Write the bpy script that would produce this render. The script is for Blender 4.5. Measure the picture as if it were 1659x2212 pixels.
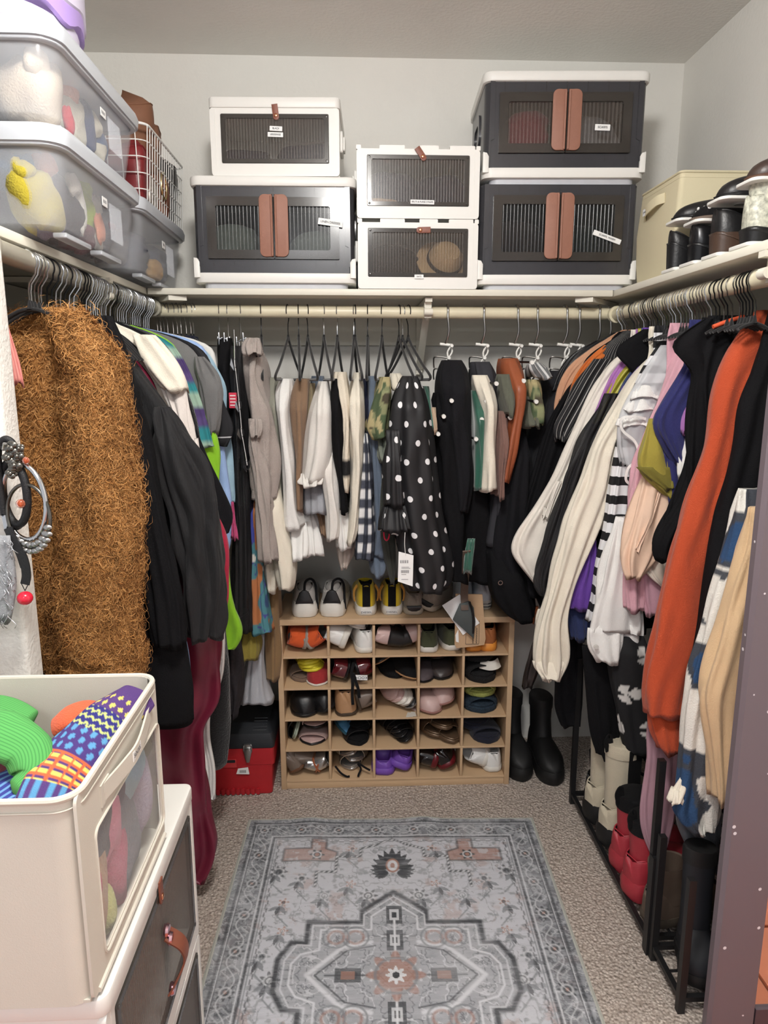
import bpy, math, random
import numpy as np
from mathutils import Vector, Matrix
for o in list(bpy.data.objects): bpy.data.objects.remove(o)
S = bpy.context.scene
COL = S.collection
RN = random.Random(11)
# ---------------- camera ----------------
F = 1500.0; HC = 1.41
PHI = math.atan(291/1500); PSI = math.atan(64.5/1500*math.cos(PHI))
cd = bpy.data.cameras.new('camera'); cam = bpy.data.objects.new('camera', cd); COL.objects.link(cam)
cd.sensor_fit = 'VERTICAL'; cd.sensor_height = 36; cd.lens = F/2212*36; cd.clip_start = .02
cam.location = (0, 0, HC); cam.rotation_euler = (math.pi/2-PHI, 0, -PSI); S.camera = cam
# ---------------- light ----------------
w = bpy.data.worlds.new('world'); S.world = w; w.use_nodes = True
w.node_tree.nodes['Background'].inputs[0].default_value = (.96, .97, 1, 1)
w.node_tree.nodes['Background'].inputs[1].default_value = .50
def area_light(name, loc, size, power, col, rot=(0, 0, 0)):
    l = bpy.data.lights.new(name, 'AREA'); l.shape = 'DISK'; l.size = size; l.energy = power; l.color = col
    o = bpy.data.objects.new(name, l); COL.objects.link(o); o.location = loc; o.rotation_euler = rot
    return o
pl = bpy.data.lights.new('ceiling_globe_light', 'POINT'); pl.energy = 42; pl.shadow_soft_size = .11; pl.color = (1, .98, .945)
po = bpy.data.objects.new('ceiling_globe_light', pl); COL.objects.link(po); po.location = (-.02, .58, 2.28)
area_light('room_lamp_light', (-.35, -1.1, 2.38), .6, 16, (.95, .97, 1))
vs = S.view_settings; vs.view_transform = 'Standard'; vs.look = 'None'; vs.exposure = .50; vs.gamma = 1; vs.use_curve_mapping = False
# ---------------- helpers ----------------
_f = np.array([math.sin(PSI)*math.cos(PHI), math.cos(PSI)*math.cos(PHI), -math.sin(PHI)])
_r = np.array([math.cos(PSI), -math.sin(PSI), 0]); _u = np.cross(_r, _f)
def at(px, py, Y):
    """world point at depth Y of the place measured in the photograph"""
    d = _f+_r*((px-829.5)/F)+_u*((1106-py)/F); t = Y/d[1]
    return np.array([d[0]*t, Y, HC+d[2]*t])
def lin(c):
    return tuple((v/255/12.92 if v/255 <= .04045 else ((v/255+.055)/1.055)**2.4) for v in c)
def wpos(o):
    p = Vector((0, 0, 0))
    while o: p = p+o.location; o = o.parent
    return p
class MB:
    def __init__(s): s.v = []; s.f = []; s.m = []; s.uv = {}; s.n = 0; s.c = []; s.hc = False
    def add(s, V, Fc, m=0, uv=None, col=None):
        V = np.asarray(V, float).reshape(-1, 3); b = s.n; s.v.append(V); s.n += len(V)
        if col is None: col = np.ones((len(V), 3))
        else: s.hc = True
        s.c.append(col)
        if uv is not None: s.uv[b] = np.asarray(uv, float)
        for q in Fc: s.f.append(tuple(int(i)+b for i in q)); s.m.append(m)
        return s
    def box(s, x0, x1, y0, y1, z0, z1, m=0):
        V = [(x, y, z) for z in (z0, z1) for y in (y0, y1) for x in (x0, x1)]
        return s.add(V, [(0, 2, 3, 1), (4, 5, 7, 6), (0, 1, 5, 4), (2, 6, 7, 3), (0, 4, 6, 2), (1, 3, 7, 5)], m)
    def rings(s, Rg, closed=True, cap0=True, cap1=True, m=0, uv=None, col=None, loop=False):
        Rg = np.asarray(Rg, float); k, n = Rg.shape[:2]; Fc = []
        nn = n if closed else n-1
        for i in range(k if loop else k-1):
            j = (i+1) % k
            for a in range(nn):
                b = (a+1) % n; Fc.append((i*n+a, i*n+b, j*n+b, j*n+a))
        V = Rg.reshape(-1, 3)
        if closed and not loop:
            if cap0: Fc.append(tuple(range(n-1, -1, -1)))
            if cap1: Fc.append(tuple((k-1)*n+a for a in range(n)))
        return s.add(V, Fc, m, uv, None if col is None else col.reshape(-1, 3))
    def tube(s, path, r, n=8, m=0, loop=False):
        P = np.asarray(path, float); k = len(P); r = np.broadcast_to(np.asarray(r, float), (k,))
        T = (np.roll(P, -1, 0)-np.roll(P, 1, 0)) if loop else np.gradient(P, axis=0)
        T /= np.linalg.norm(T, axis=1)[:, None]+1e-12
        a = np.array([0, 0, 1.]) if abs(T[0, 2]) < .9 else np.array([0, 1., 0])
        N = np.cross(T[0], a); N /= np.linalg.norm(N); Rg = []
        th = np.arange(n)*2*math.pi/n
        for i in range(k):
            N = N-T[i]*(N@T[i]); N /= np.linalg.norm(N)+1e-12; B = np.cross(T[i], N)
            Rg.append(P[i]+r[i]*(np.cos(th)[:, None]*N+np.sin(th)[:, None]*B))
        return s.rings(Rg, m=m, loop=loop)
    def lathe(s, c, prof, n=20, m=0, axis='z'):
        th = np.arange(n)*2*math.pi/n; Rg = []
        for rr, h in prof:
            a, b, d = rr*np.cos(th), rr*np.sin(th), np.full(n, h)
            Rg.append(np.stack({'z': (a, b, d), 'y': (a, d, b), 'x': (d, a, b)}[axis], 1)+np.asarray(c, float))
        return s.rings(Rg, m=m)
    def sph(s, c, r, n=12, m=0):
        r = np.broadcast_to(np.asarray(r, float), (3,)); th = np.arange(n)*2*math.pi/n; k = max(5, n//2); Rg = []
        for i in range(k+1):
            p = max(.02, min(math.pi-.02, math.pi*i/k))
            Rg.append(np.stack([np.cos(th)*math.sin(p)*r[0], np.sin(th)*math.sin(p)*r[1], np.full(n, math.cos(p)*r[2])], 1)+np.asarray(c, float))
        return s.rings(Rg, m=m)
    def plate(s, pts, axis, d0, d1, m=0, bev=0):
        """2-D outline extruded along an axis; bev rounds the d0 side's rim"""
        P = np.asarray(pts, float); c = P.mean(0)
        def ring(Q, d):
            D = np.full(len(Q), d)
            return np.stack({'x': (D, Q[:, 0], Q[:, 1]), 'y': (Q[:, 0], D, Q[:, 1]), 'z': (Q[:, 0], Q[:, 1], D)}[axis], 1)
        def inset(Q, b):
            e = np.roll(Q, -1, 0)-np.roll(Q, 1, 0); nn = np.stack([e[:, 1], -e[:, 0]], 1); nn /= np.linalg.norm(nn, axis=1)[:, None]+1e-9
            sg = np.sign(((Q-c)*nn).sum(1).mean()); return Q-nn*b*sg
        g = math.copysign(1, d1-d0)
        if bev:
            Rg = [ring(inset(P, bev), d0), ring(inset(P, bev*.3), d0+g*bev*.3), ring(P, d0+g*bev), ring(P, d1-g*bev), ring(inset(P, bev*.3), d1-g*bev*.3), ring(inset(P, bev), d1)]
        else: Rg = [ring(P, d0), ring(P, d1)]
        return s.rings(Rg, m=m)
    def build(s, name, mat, parent=None, smooth=None, kind=None):
        me = bpy.data.meshes.new(name); V = np.concatenate(s.v)
        off = wpos(parent) if parent else Vector((0, 0, 0)); V = V-np.array(off)
        me.from_pydata(V.tolist(), [], s.f)
        for m in (mat if isinstance(mat, (list, tuple)) else [mat]): me.materials.append(m)
        me.polygons.foreach_set('material_index', s.m)
        if s.uv:
            U = np.zeros((s.n, 2))
            for b, u in s.uv.items(): U[b:b+len(u)] = u
            L = me.uv_layers.new(name='UVMap'); li = np.zeros(len(me.loops), np.int32); me.loops.foreach_get('vertex_index', li)
            L.data.foreach_set('uv', U[li].astype(np.float32).ravel())
        if s.hc:
            A = me.color_attributes.new('Col', 'FLOAT_COLOR', 'POINT'); c4 = np.ones((s.n, 4), np.float32); c4[:, :3] = np.concatenate(s.c)
            A.data.foreach_set('color', c4.ravel())
        if smooth is None: smooth = 38
        if smooth:
            me.polygons.foreach_set('use_smooth', [True]*len(me.polygons))
            if smooth < 180:
                import bmesh
                bm = bmesh.new(); bm.from_mesh(me); lim = math.radians(smooth)
                for e in bm.edges:
                    if len(e.link_faces) == 2 and e.link_faces[0].normal.length and e.link_faces[1].normal.length and e.calc_face_angle(0) > lim: e.smooth = False
                bm.to_mesh(me); bm.free()
        me.update()
        o = bpy.data.objects.new(name, me); COL.objects.link(o)
        if parent: o.parent = parent
        if kind: o['kind'] = kind
        return o
def tag(o, label, cat, group=None):
    o['label'] = label; o['category'] = cat
    if group: o['group'] = group
    return o
def thing(name, label, cat, loc=(0, 0, 0), group=None):
    o = bpy.data.objects.new(name, None); COL.objects.link(o); o.location = [float(x) for x in loc]; o.empty_display_size = .05
    return tag(o, label, cat, group)
def dup(root, loc=None, rot=None, label=None, group=None):
    r = root.copy(); COL.objects.link(r)
    if loc is not None: r.location = [float(x) for x in loc]
    if rot is not None: r.rotation_euler = rot
    if label: r['label'] = label
    if group: r['group'] = group
    for ch in list(root.children):
        c = ch.copy(); COL.objects.link(c); c.parent = r
        for g in list(ch.children):
            d = g.copy(); COL.objects.link(d); d.parent = c
    return r
def rrect(x0, x1, y0, y1, r, n=5):
    P = []
    for cx, cy, a0 in ((x1-r, y1-r, 0), (x0+r, y1-r, 90), (x0+r, y0+r, 180), (x1-r, y0+r, 270)):
        for i in range(n+1):
            a = math.radians(a0+90*i/n); P.append((cx+r*math.cos(a), cy+r*math.sin(a)))
    return np.array(P)
def frame(mb, x0, x1, z0, z1, X0, X1, Z0, Z1, axis, d0, d1, r=.012, R2=.02, m=0):
    """flat frame: outer rounded rect minus inner, extruded"""
    O = rrect(x0, x1, z0, z1, R2); I = rrect(X0, X1, Z0, Z1, r); D0 = np.full(len(O), d0); D1 = np.full(len(O), d1)
    def k(Q, D): return np.stack({'x': (D, Q[:, 0], Q[:, 1]), 'y': (Q[:, 0], D, Q[:, 1]), 'z': (Q[:, 0], Q[:, 1], D)}[axis], 1)
    mb.rings([k(O, D0), k(O, D1), k(I, D1), k(I, D0)], m=m, loop=True)
def text(txt, size, parent, mat, loc, rot, name='lettering', sx=1):
    c = bpy.data.curves.new('t', 'FONT'); c.body = txt; c.size = size; c.align_x = 'CENTER'; c.align_y = 'CENTER'; c.extrude = .0002
    o = bpy.data.objects.new('t', c); COL.objects.link(o)
    dg = bpy.context.evaluated_depsgraph_get(); me = bpy.data.meshes.new_from_object(o.evaluated_get(dg)); bpy.data.objects.remove(o)
    me.transform(Matrix.LocRotScale(Vector(loc)-wpos(parent), rot.to_quaternion() if hasattr(rot, 'to_quaternion') else rot, Vector((sx, 1, 1))))
    me.materials.clear(); me.materials.append(mat); t = bpy.data.objects.new(name, me); COL.objects.link(t); t.parent = parent; me.name = name
    return t
# ---------------- materials ----------------
MT = {}
def _nt(name):
    m = bpy.data.materials.new(name); m.use_nodes = True; return m, m.node_tree.nodes, m.node_tree.links, m.node_tree.nodes['Principled BSDF']
def mat(name, c, rough=.5, metal=0, var=.06, scale=30, bump=0, bscale=200, alpha=None, trans=0, sheen=0, stretch=None, coat=0, ior=None):
    if name in MT: return MT[name]
    m, N, L, P = _nt(name); MT[name] = m; c = lin(c)
    tc = N.new('ShaderNodeTexCoord'); nz = N.new('ShaderNodeTexNoise'); nz.inputs['Scale'].default_value = scale; nz.inputs['Detail'].default_value = 4
    src = tc.outputs['Object']
    if stretch:
        mp = N.new('ShaderNodeMapping'); mp.inputs['Scale'].default_value = stretch; L.new(src, mp.inputs[0]); src = mp.outputs[0]
    L.new(src, nz.inputs['Vector'])
    mx = N.new('ShaderNodeMix'); mx.data_type = 'RGBA'; L.new(nz.outputs['Fac'], mx.inputs['Factor'])
    mx.inputs['A'].default_value = (*[max(0, v*(1-var*2)) for v in c], 1); mx.inputs['B'].default_value = (*[min(1, v*(1+var*2)) for v in c], 1)
    L.new(mx.outputs['Result'], P.inputs['Base Color'])
    P.inputs['Roughness'].default_value = rough; P.inputs['Metallic'].default_value = metal
    if bump:
        n2 = N.new('ShaderNodeTexNoise'); n2.inputs['Scale'].default_value = bscale; n2.inputs['Detail'].default_value = 3; L.new(src, n2.inputs['Vector'])
        b = N.new('ShaderNodeBump'); b.inputs['Strength'].default_value = bump; b.inputs['Distance'].default_value = .004; L.new(n2.outputs['Fac'], b.inputs['Height']); L.new(b.outputs[0], P.inputs['Normal'])
    if alpha is not None: P.inputs['Alpha'].default_value = alpha
    if trans: P.inputs['Transmission Weight'].default_value = trans
    if sheen: P.inputs['Sheen Weight'].default_value = sheen
    if coat: P.inputs['Coat Weight'].default_value = coat
    if ior: P.inputs['IOR'].default_value = ior
    return m
def fab(name, c, rough=.85, var=.05, bump=.35, alpha=None, sheen=.15, bscale=420):
    m = mat('fabric_'+name, c, rough, var=var, scale=14, bump=bump, bscale=bscale, alpha=alpha, sheen=sheen); m.node_tree.nodes['Principled BSDF'].inputs['Specular IOR Level'].default_value = .2; return m
def vcol(name, rough=.85, bump=.4, bscale=500, metal=0):
    if name in MT: return MT[name]
    m, N, L, P = _nt(name); MT[name] = m
    a = N.new('ShaderNodeVertexColor'); a.layer_name = 'Col'; L.new(a.outputs['Color'], P.inputs['Base Color']); P.inputs['Roughness'].default_value = rough; P.inputs['Metallic'].default_value = metal
    tc = N.new('ShaderNodeTexCoord'); n2 = N.new('ShaderNodeTexNoise'); n2.inputs['Scale'].default_value = bscale; L.new(tc.outputs['Object'], n2.inputs['Vector'])
    b = N.new('ShaderNodeBump'); b.inputs['Strength'].default_value = bump; b.inputs['Distance'].default_value = .003; L.new(n2.outputs['Fac'], b.inputs['Height']); L.new(b.outputs[0], P.inputs['Normal'])
    return m
def math_node(N, L, op, a, b=None, c=None):
    n = N.new('ShaderNodeMath'); n.operation = op
    for i, v in enumerate((a, b, c)):
        if v is None: continue
        if isinstance(v, (int, float)): n.inputs[i].default_value = v
        else: L.new(v, n.inputs[i])
    return n.outputs[0]
def pattern(name, kind, c1, c2, size, rough=.8, duty=.5, ang=0):
    """flat print driven by the cloth's own UV metres: 'dots', 'rows' (bands), 'cols' (pinstripes)"""
    if name in MT: return MT[name]
    m, N, L, P = _nt(name); MT[name] = m
    uv = N.new('ShaderNodeUVMap'); mp = N.new('ShaderNodeMapping'); mp.inputs['Rotation'].default_value = (0, 0, ang); L.new(uv.outputs[0], mp.inputs[0])
    sp = N.new('ShaderNodeSeparateXYZ'); L.new(mp.outputs[0], sp.inputs[0])
    if kind == 'dots':
        v = math_node(N, L, 'DIVIDE', sp.outputs[1], size*.8); row = math_node(N, L, 'FLOOR', v)
        u = math_node(N, L, 'ADD', math_node(N, L, 'DIVIDE', sp.outputs[0], size), math_node(N, L, 'MULTIPLY', row, .5))
        fu = math_node(N, L, 'SUBTRACT', math_node(N, L, 'FRACT', u), .5); fv = math_node(N, L, 'MULTIPLY', math_node(N, L, 'SUBTRACT', math_node(N, L, 'FRACT', v), .5), .8)
        d = math_node(N, L, 'SQRT', math_node(N, L, 'ADD', math_node(N, L, 'MULTIPLY', fu, fu), math_node(N, L, 'MULTIPLY', fv, fv)))
        fac = math_node(N, L, 'LESS_THAN', d, duty)
    else:
        x = sp.outputs[1] if kind == 'rows' else sp.outputs[0]
        fac = math_node(N, L, 'LESS_THAN', math_node(N, L, 'FRACT', math_node(N, L, 'DIVIDE', x, size)), duty)
    mx = N.new('ShaderNodeMix'); mx.data_type = 'RGBA'; L.new(fac, mx.inputs['Factor']); mx.inputs['A'].default_value = (*lin(c1), 1); mx.inputs['B'].default_value = (*lin(c2), 1)
    L.new(mx.outputs['Result'], P.inputs['Base Color']); P.inputs['Roughness'].default_value = rough
    return m
# ---------------- cloth ----------------
def smooth1(a, k):
    if k < 1: return a
    ker = np.exp(-.5*(np.arange(-2*k, 2*k+1)/k)**2); ker /= ker.sum()
    p = np.concatenate([2*a[:1]-a[1:2*k+1][::-1], a, 2*a[-1:]-a[-2*k-1:-1][::-1]]) if len(a) > 2*k+1 else a
    return np.convolve(p, ker, 'valid') if len(p) > len(a) else a
def cloth(mb, rows, b, yc=None, n=72, step=.012, fold=.012, kf=(3, 12), seed=0, sm=2, tap=.35, m=0, crumple=.004, colf=None, shear=0, cap=True, pw=.8):
    """lofted cloth tube from horizontal slices. rows: (z, xl, xr) or (z, xl, xr, y) ; b half depth in y"""
    rs = np.random.RandomState(seed+17); A = np.array([(q if len(q) == 4 else (*q, yc)) for q in rows], float)
    Lk = np.concatenate([[0], np.cumsum(np.hypot(np.diff(A[:, 0]), np.diff((A[:, 1]+A[:, 2])/2)))]); k = max(8, int(Lk[-1]/step)); s = np.linspace(0, Lk[-1], k)
    z, xl, xr, y = [smooth1(np.interp(s, Lk, A[:, i]), sm) for i in range(4)]
    th = -np.arange(n)*2*math.pi/n; t = s/Lk[-1]
    D = np.zeros((k, n)); TT, SS = np.meshgrid(th, s, indexing='xy')
    for _ in range(7):
        q = rs.randint(kf[0], kf[1]+1); D += rs.uniform(.3, 1)/7*2*np.sin(q*TT+rs.uniform(0, 6.3)+rs.uniform(-2.5, 2.5)*SS)
    D = D*fold*(tap+(1-tap)*np.minimum(1, t*2.2))[:, None]
    for _ in range(6):
        D += crumple/2.0*np.sin(rs.randint(2, 9)*TT+rs.uniform(8, 34)*rs.choice([-1, 1])*SS+rs.uniform(0, 6.3))*(.55+.45*np.sin(rs.uniform(5, 14)*SS+rs.randint(0, 3)*TT+rs.uniform(0, 6.3)))
    a = (xr-xl)/2; cx = (xr+xl)/2
    bb = np.full(k, b, float) if np.isscalar(b) else np.interp(t, np.linspace(0, 1, len(b)), b)
    bb = bb*np.minimum(1, .35+t*k*.09)
    ct = np.sign(np.cos(th))*np.abs(np.cos(th))**pw; st = np.sign(np.sin(th))*np.abs(np.sin(th))**pw
    nx = np.cos(th)[None]*bb[:, None]; ny = np.sin(th)[None]*a[:, None]; nl = np.hypot(nx, ny)+1e-9
    lim = np.minimum(a, bb)[:, None]*.55; D = np.clip(D, -lim, lim*1.2)
    X = cx[:, None]+a[:, None]*ct+nx/nl*D; Y = y[:, None]+bb[:, None]*st+ny/nl*D; Z = np.broadcast_to(z[:, None], X.shape).copy()
    Z[-1] += .006*np.sin(3*th+seed)
    Rg = np.stack([X, Y, Z], 2)
    if cap:
        e = Rg[-1]; c = e.mean(0); Rg = np.concatenate([Rg, [c+(e-c)*.93+[0, 0, .004]], [c+(e-c)*.6+[0, 0, .03]]])
    per = 2*math.pi*np.sqrt((a**2+bb**2)/2).max(); kk = len(Rg)
    U = np.stack([np.broadcast_to(-th/(2*math.pi)*per, (kk, n)), np.broadcast_to(np.concatenate([s, [s[-1]]*(kk-k)])[:, None], (kk, n))], 2)
    C = None
    if colf: C = np.array(colf(U[..., 0], U[..., 1], Rg)).reshape(kk, n, 3)
    mb.rings(Rg, uv=U.reshape(-1, 2), col=C, m=m)
    return mb
def prow(rows, Y, dx=0):
    """(py, xl, xr) rows read in the photo -> (z, xl, xr) metres in the plane Y"""
    o = []
    for py, xl, xr in rows:
        p, q = at(xl, py, Y), at(xr, py, Y); o.append(((p[2]+q[2])/2, p[0], q[0]))
    return o
def strap(mb, path, w, t=.002, nrm=(0, -1, 0), m=0):
    """flat band along a path; its wide side faces nrm"""
    P = np.asarray(path, float); T = np.gradient(P, axis=0); T /= np.linalg.norm(T, axis=1)[:, None]+1e-9
    n = np.broadcast_to(np.asarray(nrm, float), P.shape); B = np.cross(T, n); B /= np.linalg.norm(B, axis=1)[:, None]+1e-9; N2 = np.cross(B, T)
    ww = np.broadcast_to(np.asarray(w, float), (len(P),))[:, None]/2
    Rg = np.stack([P-B*ww-N2*t/2, P+B*ww-N2*t/2, P+B*ww+N2*t/2, P-B*ww+N2*t/2], 1)
    return mb.rings(Rg, m=m)
def curve(pts, k=24):
    """smooth curve through points (Catmull-Rom)"""
    P = np.asarray(pts, float); P = np.vstack([2*P[0]-P[1], P, 2*P[-1]-P[-2]]); o = []; ns = len(P)-3
    for i in range(ns):
        for u in np.linspace(0, 1, max(2, k//ns), endpoint=(i == ns-1)):
            a, b, c, d = P[i:i+4]
            o.append(.5*(2*b+(c-a)*u+(2*a-5*b+4*c-d)*u*u+(3*b-a-3*c+d)*u**3))
    return np.array(o)
# ================= the setting =================
XL, XR, YB, YF, ZC = -.92, 1.112, 2.52, 1.27, 2.44
def wallmat(name, c, bump=.25):
    return mat(name, c, .75, var=.02, scale=6, bump=bump, bscale=95)
M_wall = wallmat('painted_drywall', (230, 228, 222)); M_ceil = wallmat('ceiling_paint', (236, 234, 229), .35)
def struct(name, mb, m, parent=None, smooth=None):
    o = mb.build(name, m, parent, smooth)
    if not parent: o['kind'] = 'structure'
    return o
def carpet_mat():
    m, N, L, P = _nt('berber_carpet'); tc = N.new('ShaderNodeTexCoord')
    v = N.new('ShaderNodeTexVoronoi'); v.inputs['Scale'].default_value = 118; L.new(tc.outputs['Object'], v.inputs['Vector'])
    n = N.new('ShaderNodeTexNoise'); n.inputs['Scale'].default_value = 170; n.inputs['Detail'].default_value = 3; L.new(tc.outputs['Object'], n.inputs['Vector'])
    r = N.new('ShaderNodeValToRGB'); e = r.color_ramp.elements; e[0].position = .3; e[0].color = (*lin((146, 134, 125)), 1); e[1].position = .72; e[1].color = (*lin((226, 216, 206)), 1)
    x = e.new(.5); x.color = (*lin((195, 183, 173)), 1); L.new(n.outputs['Fac'], r.inputs[0])
    mx = N.new('ShaderNodeMix'); mx.data_type = 'RGBA'; mx.blend_type = 'MULTIPLY'; mx.inputs['Factor'].default_value = .55
    g = N.new('ShaderNodeValToRGB'); g.color_ramp.elements[0].color = (1, 1, 1, 1); g.color_ramp.elements[1].color = (.46, .42, .39, 1); g.color_ramp.elements[0].position = .2; g.color_ramp.elements[1].position = .75
    L.new(v.outputs['Distance'], g.inputs[0]); L.new(r.outputs[0], mx.inputs['A']); L.new(g.outputs[0], mx.inputs['B']); L.new(mx.outputs['Result'], P.inputs['Base Color'])
    b = N.new('ShaderNodeBump'); b.invert = True; b.inputs['Strength'].default_value = .9; b.inputs['Distance'].default_value = .006; L.new(v.outputs['Distance'], b.inputs['Height']); L.new(b.outputs[0], P.inputs['Normal'])
    P.inputs['Roughness'].default_value = .95; return m
struct('floor', MB().box(XL, XR, 1.236, YB, -.02, 0), carpet_mat())
# hall in front of the closet: terracotta tiles, seen in the mirrored door
hf = struct('floor_hall', MB().box(-1.6, 1.6, -1.6, 1.236, -.06, -.012), mat('tile_grout', (120, 96, 84), .9))
M_tile = mat('terracotta_tile', (196, 116, 84), .42, var=.12, scale=9, bump=.15, bscale=30)
tile0 = None
for i in range(10):
    for j in range(9):
        x0, y0 = -1.6+i*.32+.004, -1.6+j*.32+.004
        if y0 > 1.2: continue
        if tile0 is None:
            tile0 = MB().plate(rrect(0, .312, 0, .312, .008, 2), 'z', 0, -.014, bev=.002).build('tile', M_tile, hf)
            t = tile0
        else:
            t = tile0.copy(); COL.objects.link(t)
        t.location = (x0, y0, 0); t.scale = (1, .86 if j == 8 else 1, 1)
struct('ceiling', MB().box(-1.6, 1.6, -1.6, YB, ZC, ZC+.05), M_ceil)
struct('wall_back', MB().box(XL-.1, XR+.1, YB, YB+.1, 0, ZC), M_wall)
struct('wall_left', MB().box(XL-.1, XL, 1.236, YB, 0, ZC), M_wall)
struct('wall_right', MB().box(XR, XR+.1, YF, YB, 0, ZC), M_wall)
# front wall return on the left, with a bull-nosed drywall corner
P = rrect(-1.6, -.578, 1.175, 1.235, .010, 4)
struct('wall_front_left', MB().plate(P, 'z', 0, ZC), mat('stub_wall_paint', (226, 224, 218), .7, var=.02, scale=8, bump=.55, bscale=120))
struct('wall_hall_right', MB().box(1.34, 1.42, -1.6, 1.20, 0, ZC), M_wall)
bb = MB().plate(np.array([(1.34, 0), (1.325, 0), (1.325, .075), (1.332, .088), (1.34, .09)]), 'y', -1.6, 1.18)
struct('baseboard_hall', bb, mat('white_trim', (232, 230, 225), .4, var=.01))
# back wall cleat under the shelf
M_shelf = mat('white_painted_wood', (226, 222, 208), .5, var=.03, scale=7, bump=.12, bscale=40, stretch=(1, 1, 1))
struct('trim_1', MB().box(XL, XR, YB-.018, YB, 1.52, 1.649), M_shelf)
struct('trim_2', MB().box(XL, XL+.018, 1.24, YB-.02, 1.56, 1.649), M_shelf)
struct('trim_3', MB().box(XR-.018, XR, 1.36, YB-.02, 1.56, 1.649), M_shelf)
# shelves
def shelf(label, P, z1=1.67):
    o = MB().plate(np.array(P), 'z', z1, z1-.019, bev=.0025).build('closet_shelf', M_shelf); return tag(o, label, 'shelf', 'white closet shelves')
shelf('white painted shelf board along the back wall under the storage boxes', rrect(-.61, .79, 2.17, YB-.001, .003, 2))
shelf('white painted shelf board on the left wall under the clear toy tubs', rrect(XL+.001, -.613, 1.238, YB-.001, .003, 2))
shelf('white painted shelf board on the right wall under stacked shoes', rrect(.793, XR-.001, 1.30, YB-.001, .003, 2))
# triangular shelf corner supports seen under the two inner corners
for sx, x, lb in ((1, -.60, 'white wooden cleat under the left inner shelf corner'), (-1, .78, 'white wooden cleat under the right inner shelf corner')):
    o = MB().plate(np.array([(x-sx*.10, 2.36), (x+sx*.05, 2.175), (x+sx*.10, 2.19), (x-sx*.04, 2.40)]), 'z', 1.650, 1.636).build('shelf_cleat', M_shelf); tag(o, lb, 'cleat', 'shelf corner cleats')
# rods
M_rod = mat('aged_ivory_rod', (224, 216, 188), .38, var=.09, scale=10, bump=.1, bscale=60)
M_rodl = mat('dull_metal_rod', (176, 172, 158), .35, metal=.35, var=.15, scale=9)
M_chrome = mat('chrome', (205, 207, 210), .16, metal=1, var=.03)
M_steel = mat('brushed_steel', (176, 176, 174), .28, metal=1, var=.05)
M_iron = mat('dark_metal', (34, 34, 36), .45, metal=.5)
def rod(label, a, b, m, r=.0185):
    t = thing('clothes_rod', label, 'rod', a, 'closet rods'); a, b = np.array(a), np.array(b)
    MB().tube([a, a+(b-a)*.5, b], r, 20, 0).build('pole', m, t)
    d = (b-a)/np.linalg.norm(b-a)
    for e, s in ((a, 1), (b, -1)): MB().tube([e-d*s*.004, e+d*s*.012], .026, 16).build('end_cup', m, t)
    return t
rod('ivory painted clothes rod running along the back wall', (XL+.08, 2.25, 1.612), (XR-.08, 2.25, 1.607), M_rod)
rod('tarnished clothes rod on the left wall crowded with hangers', (-.61, 1.238, 1.625), (-.61, 2.225, 1.618), M_rodl)
rod('ivory painted clothes rod on the right wall crowded with chrome hooks', (.822, 1.31, 1.605), (.822, 2.225, 1.603), M_rod)
# brackets
def bracket(label, x, y, d):
    """shelf and rod bracket: upright on the wall, arm under the shelf, hook cup under the rod. d = direction out of the wall"""
    t = thing('rod_bracket', label, 'bracket', (x, y, 1.3)); d = np.array(d, float); s = np.array([-d[1], d[0], 0])*.011; o = np.array([x, y, 0.])
    def bar(p, q, nm, th=.006):
        pts = [o+d*u+np.array([0, 0, z]) for u, z in (p, q)]; mb = MB(); v = pts[1]-pts[0]; nn = np.cross(v/np.linalg.norm(v), s/np.linalg.norm(s))*th
        mb.rings([[pts[0]-s-nn, pts[0]+s-nn, pts[0]+s+nn, pts[0]-s+nn], [pts[1]-s-nn, pts[1]+s-nn, pts[1]+s+nn, pts[1]-s+nn]]); mb.build(nm, M_shelf, t)
    bar((.004, 1.42), (.004, 1.645), 'wall_plate'); bar((.012, 1.642), (.31, 1.642), 'shelf_arm'); bar((.01, 1.44), (.275, 1.636), 'brace'); bar((.285, 1.64), (.285, 1.59), 'drop_arm')
    c = o+d*.27; ang = np.linspace(-.2, math.pi+.2, 12)
    MB().tube([c+d*(.0225*math.cos(a))+np.array([0, 0, 1.610-.0225*math.sin(a)]) for a in ang], .005, 8).build('rod_cup', M_shelf, t)
    dd = s/np.linalg.norm(s); MB().tube([c+d*.03-dd*.013+np.array([0, 0, 1.607]), c+d*.03+dd*.013+np.array([0, 0, 1.607])], .011, 14).build('rod_screw', M_shelf, t)
bracket('white metal bracket holding shelf and rod at the middle of the back wall', .229, YB-.019, (0, -1, 0))
bracket('white metal bracket on the left wall among the hangers', XL+.019, 1.80, (1, 0, 0))
bracket('white metal bracket at the near end of the right hand rod', XR-.019, 1.37, (-1, 0, 0))
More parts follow.
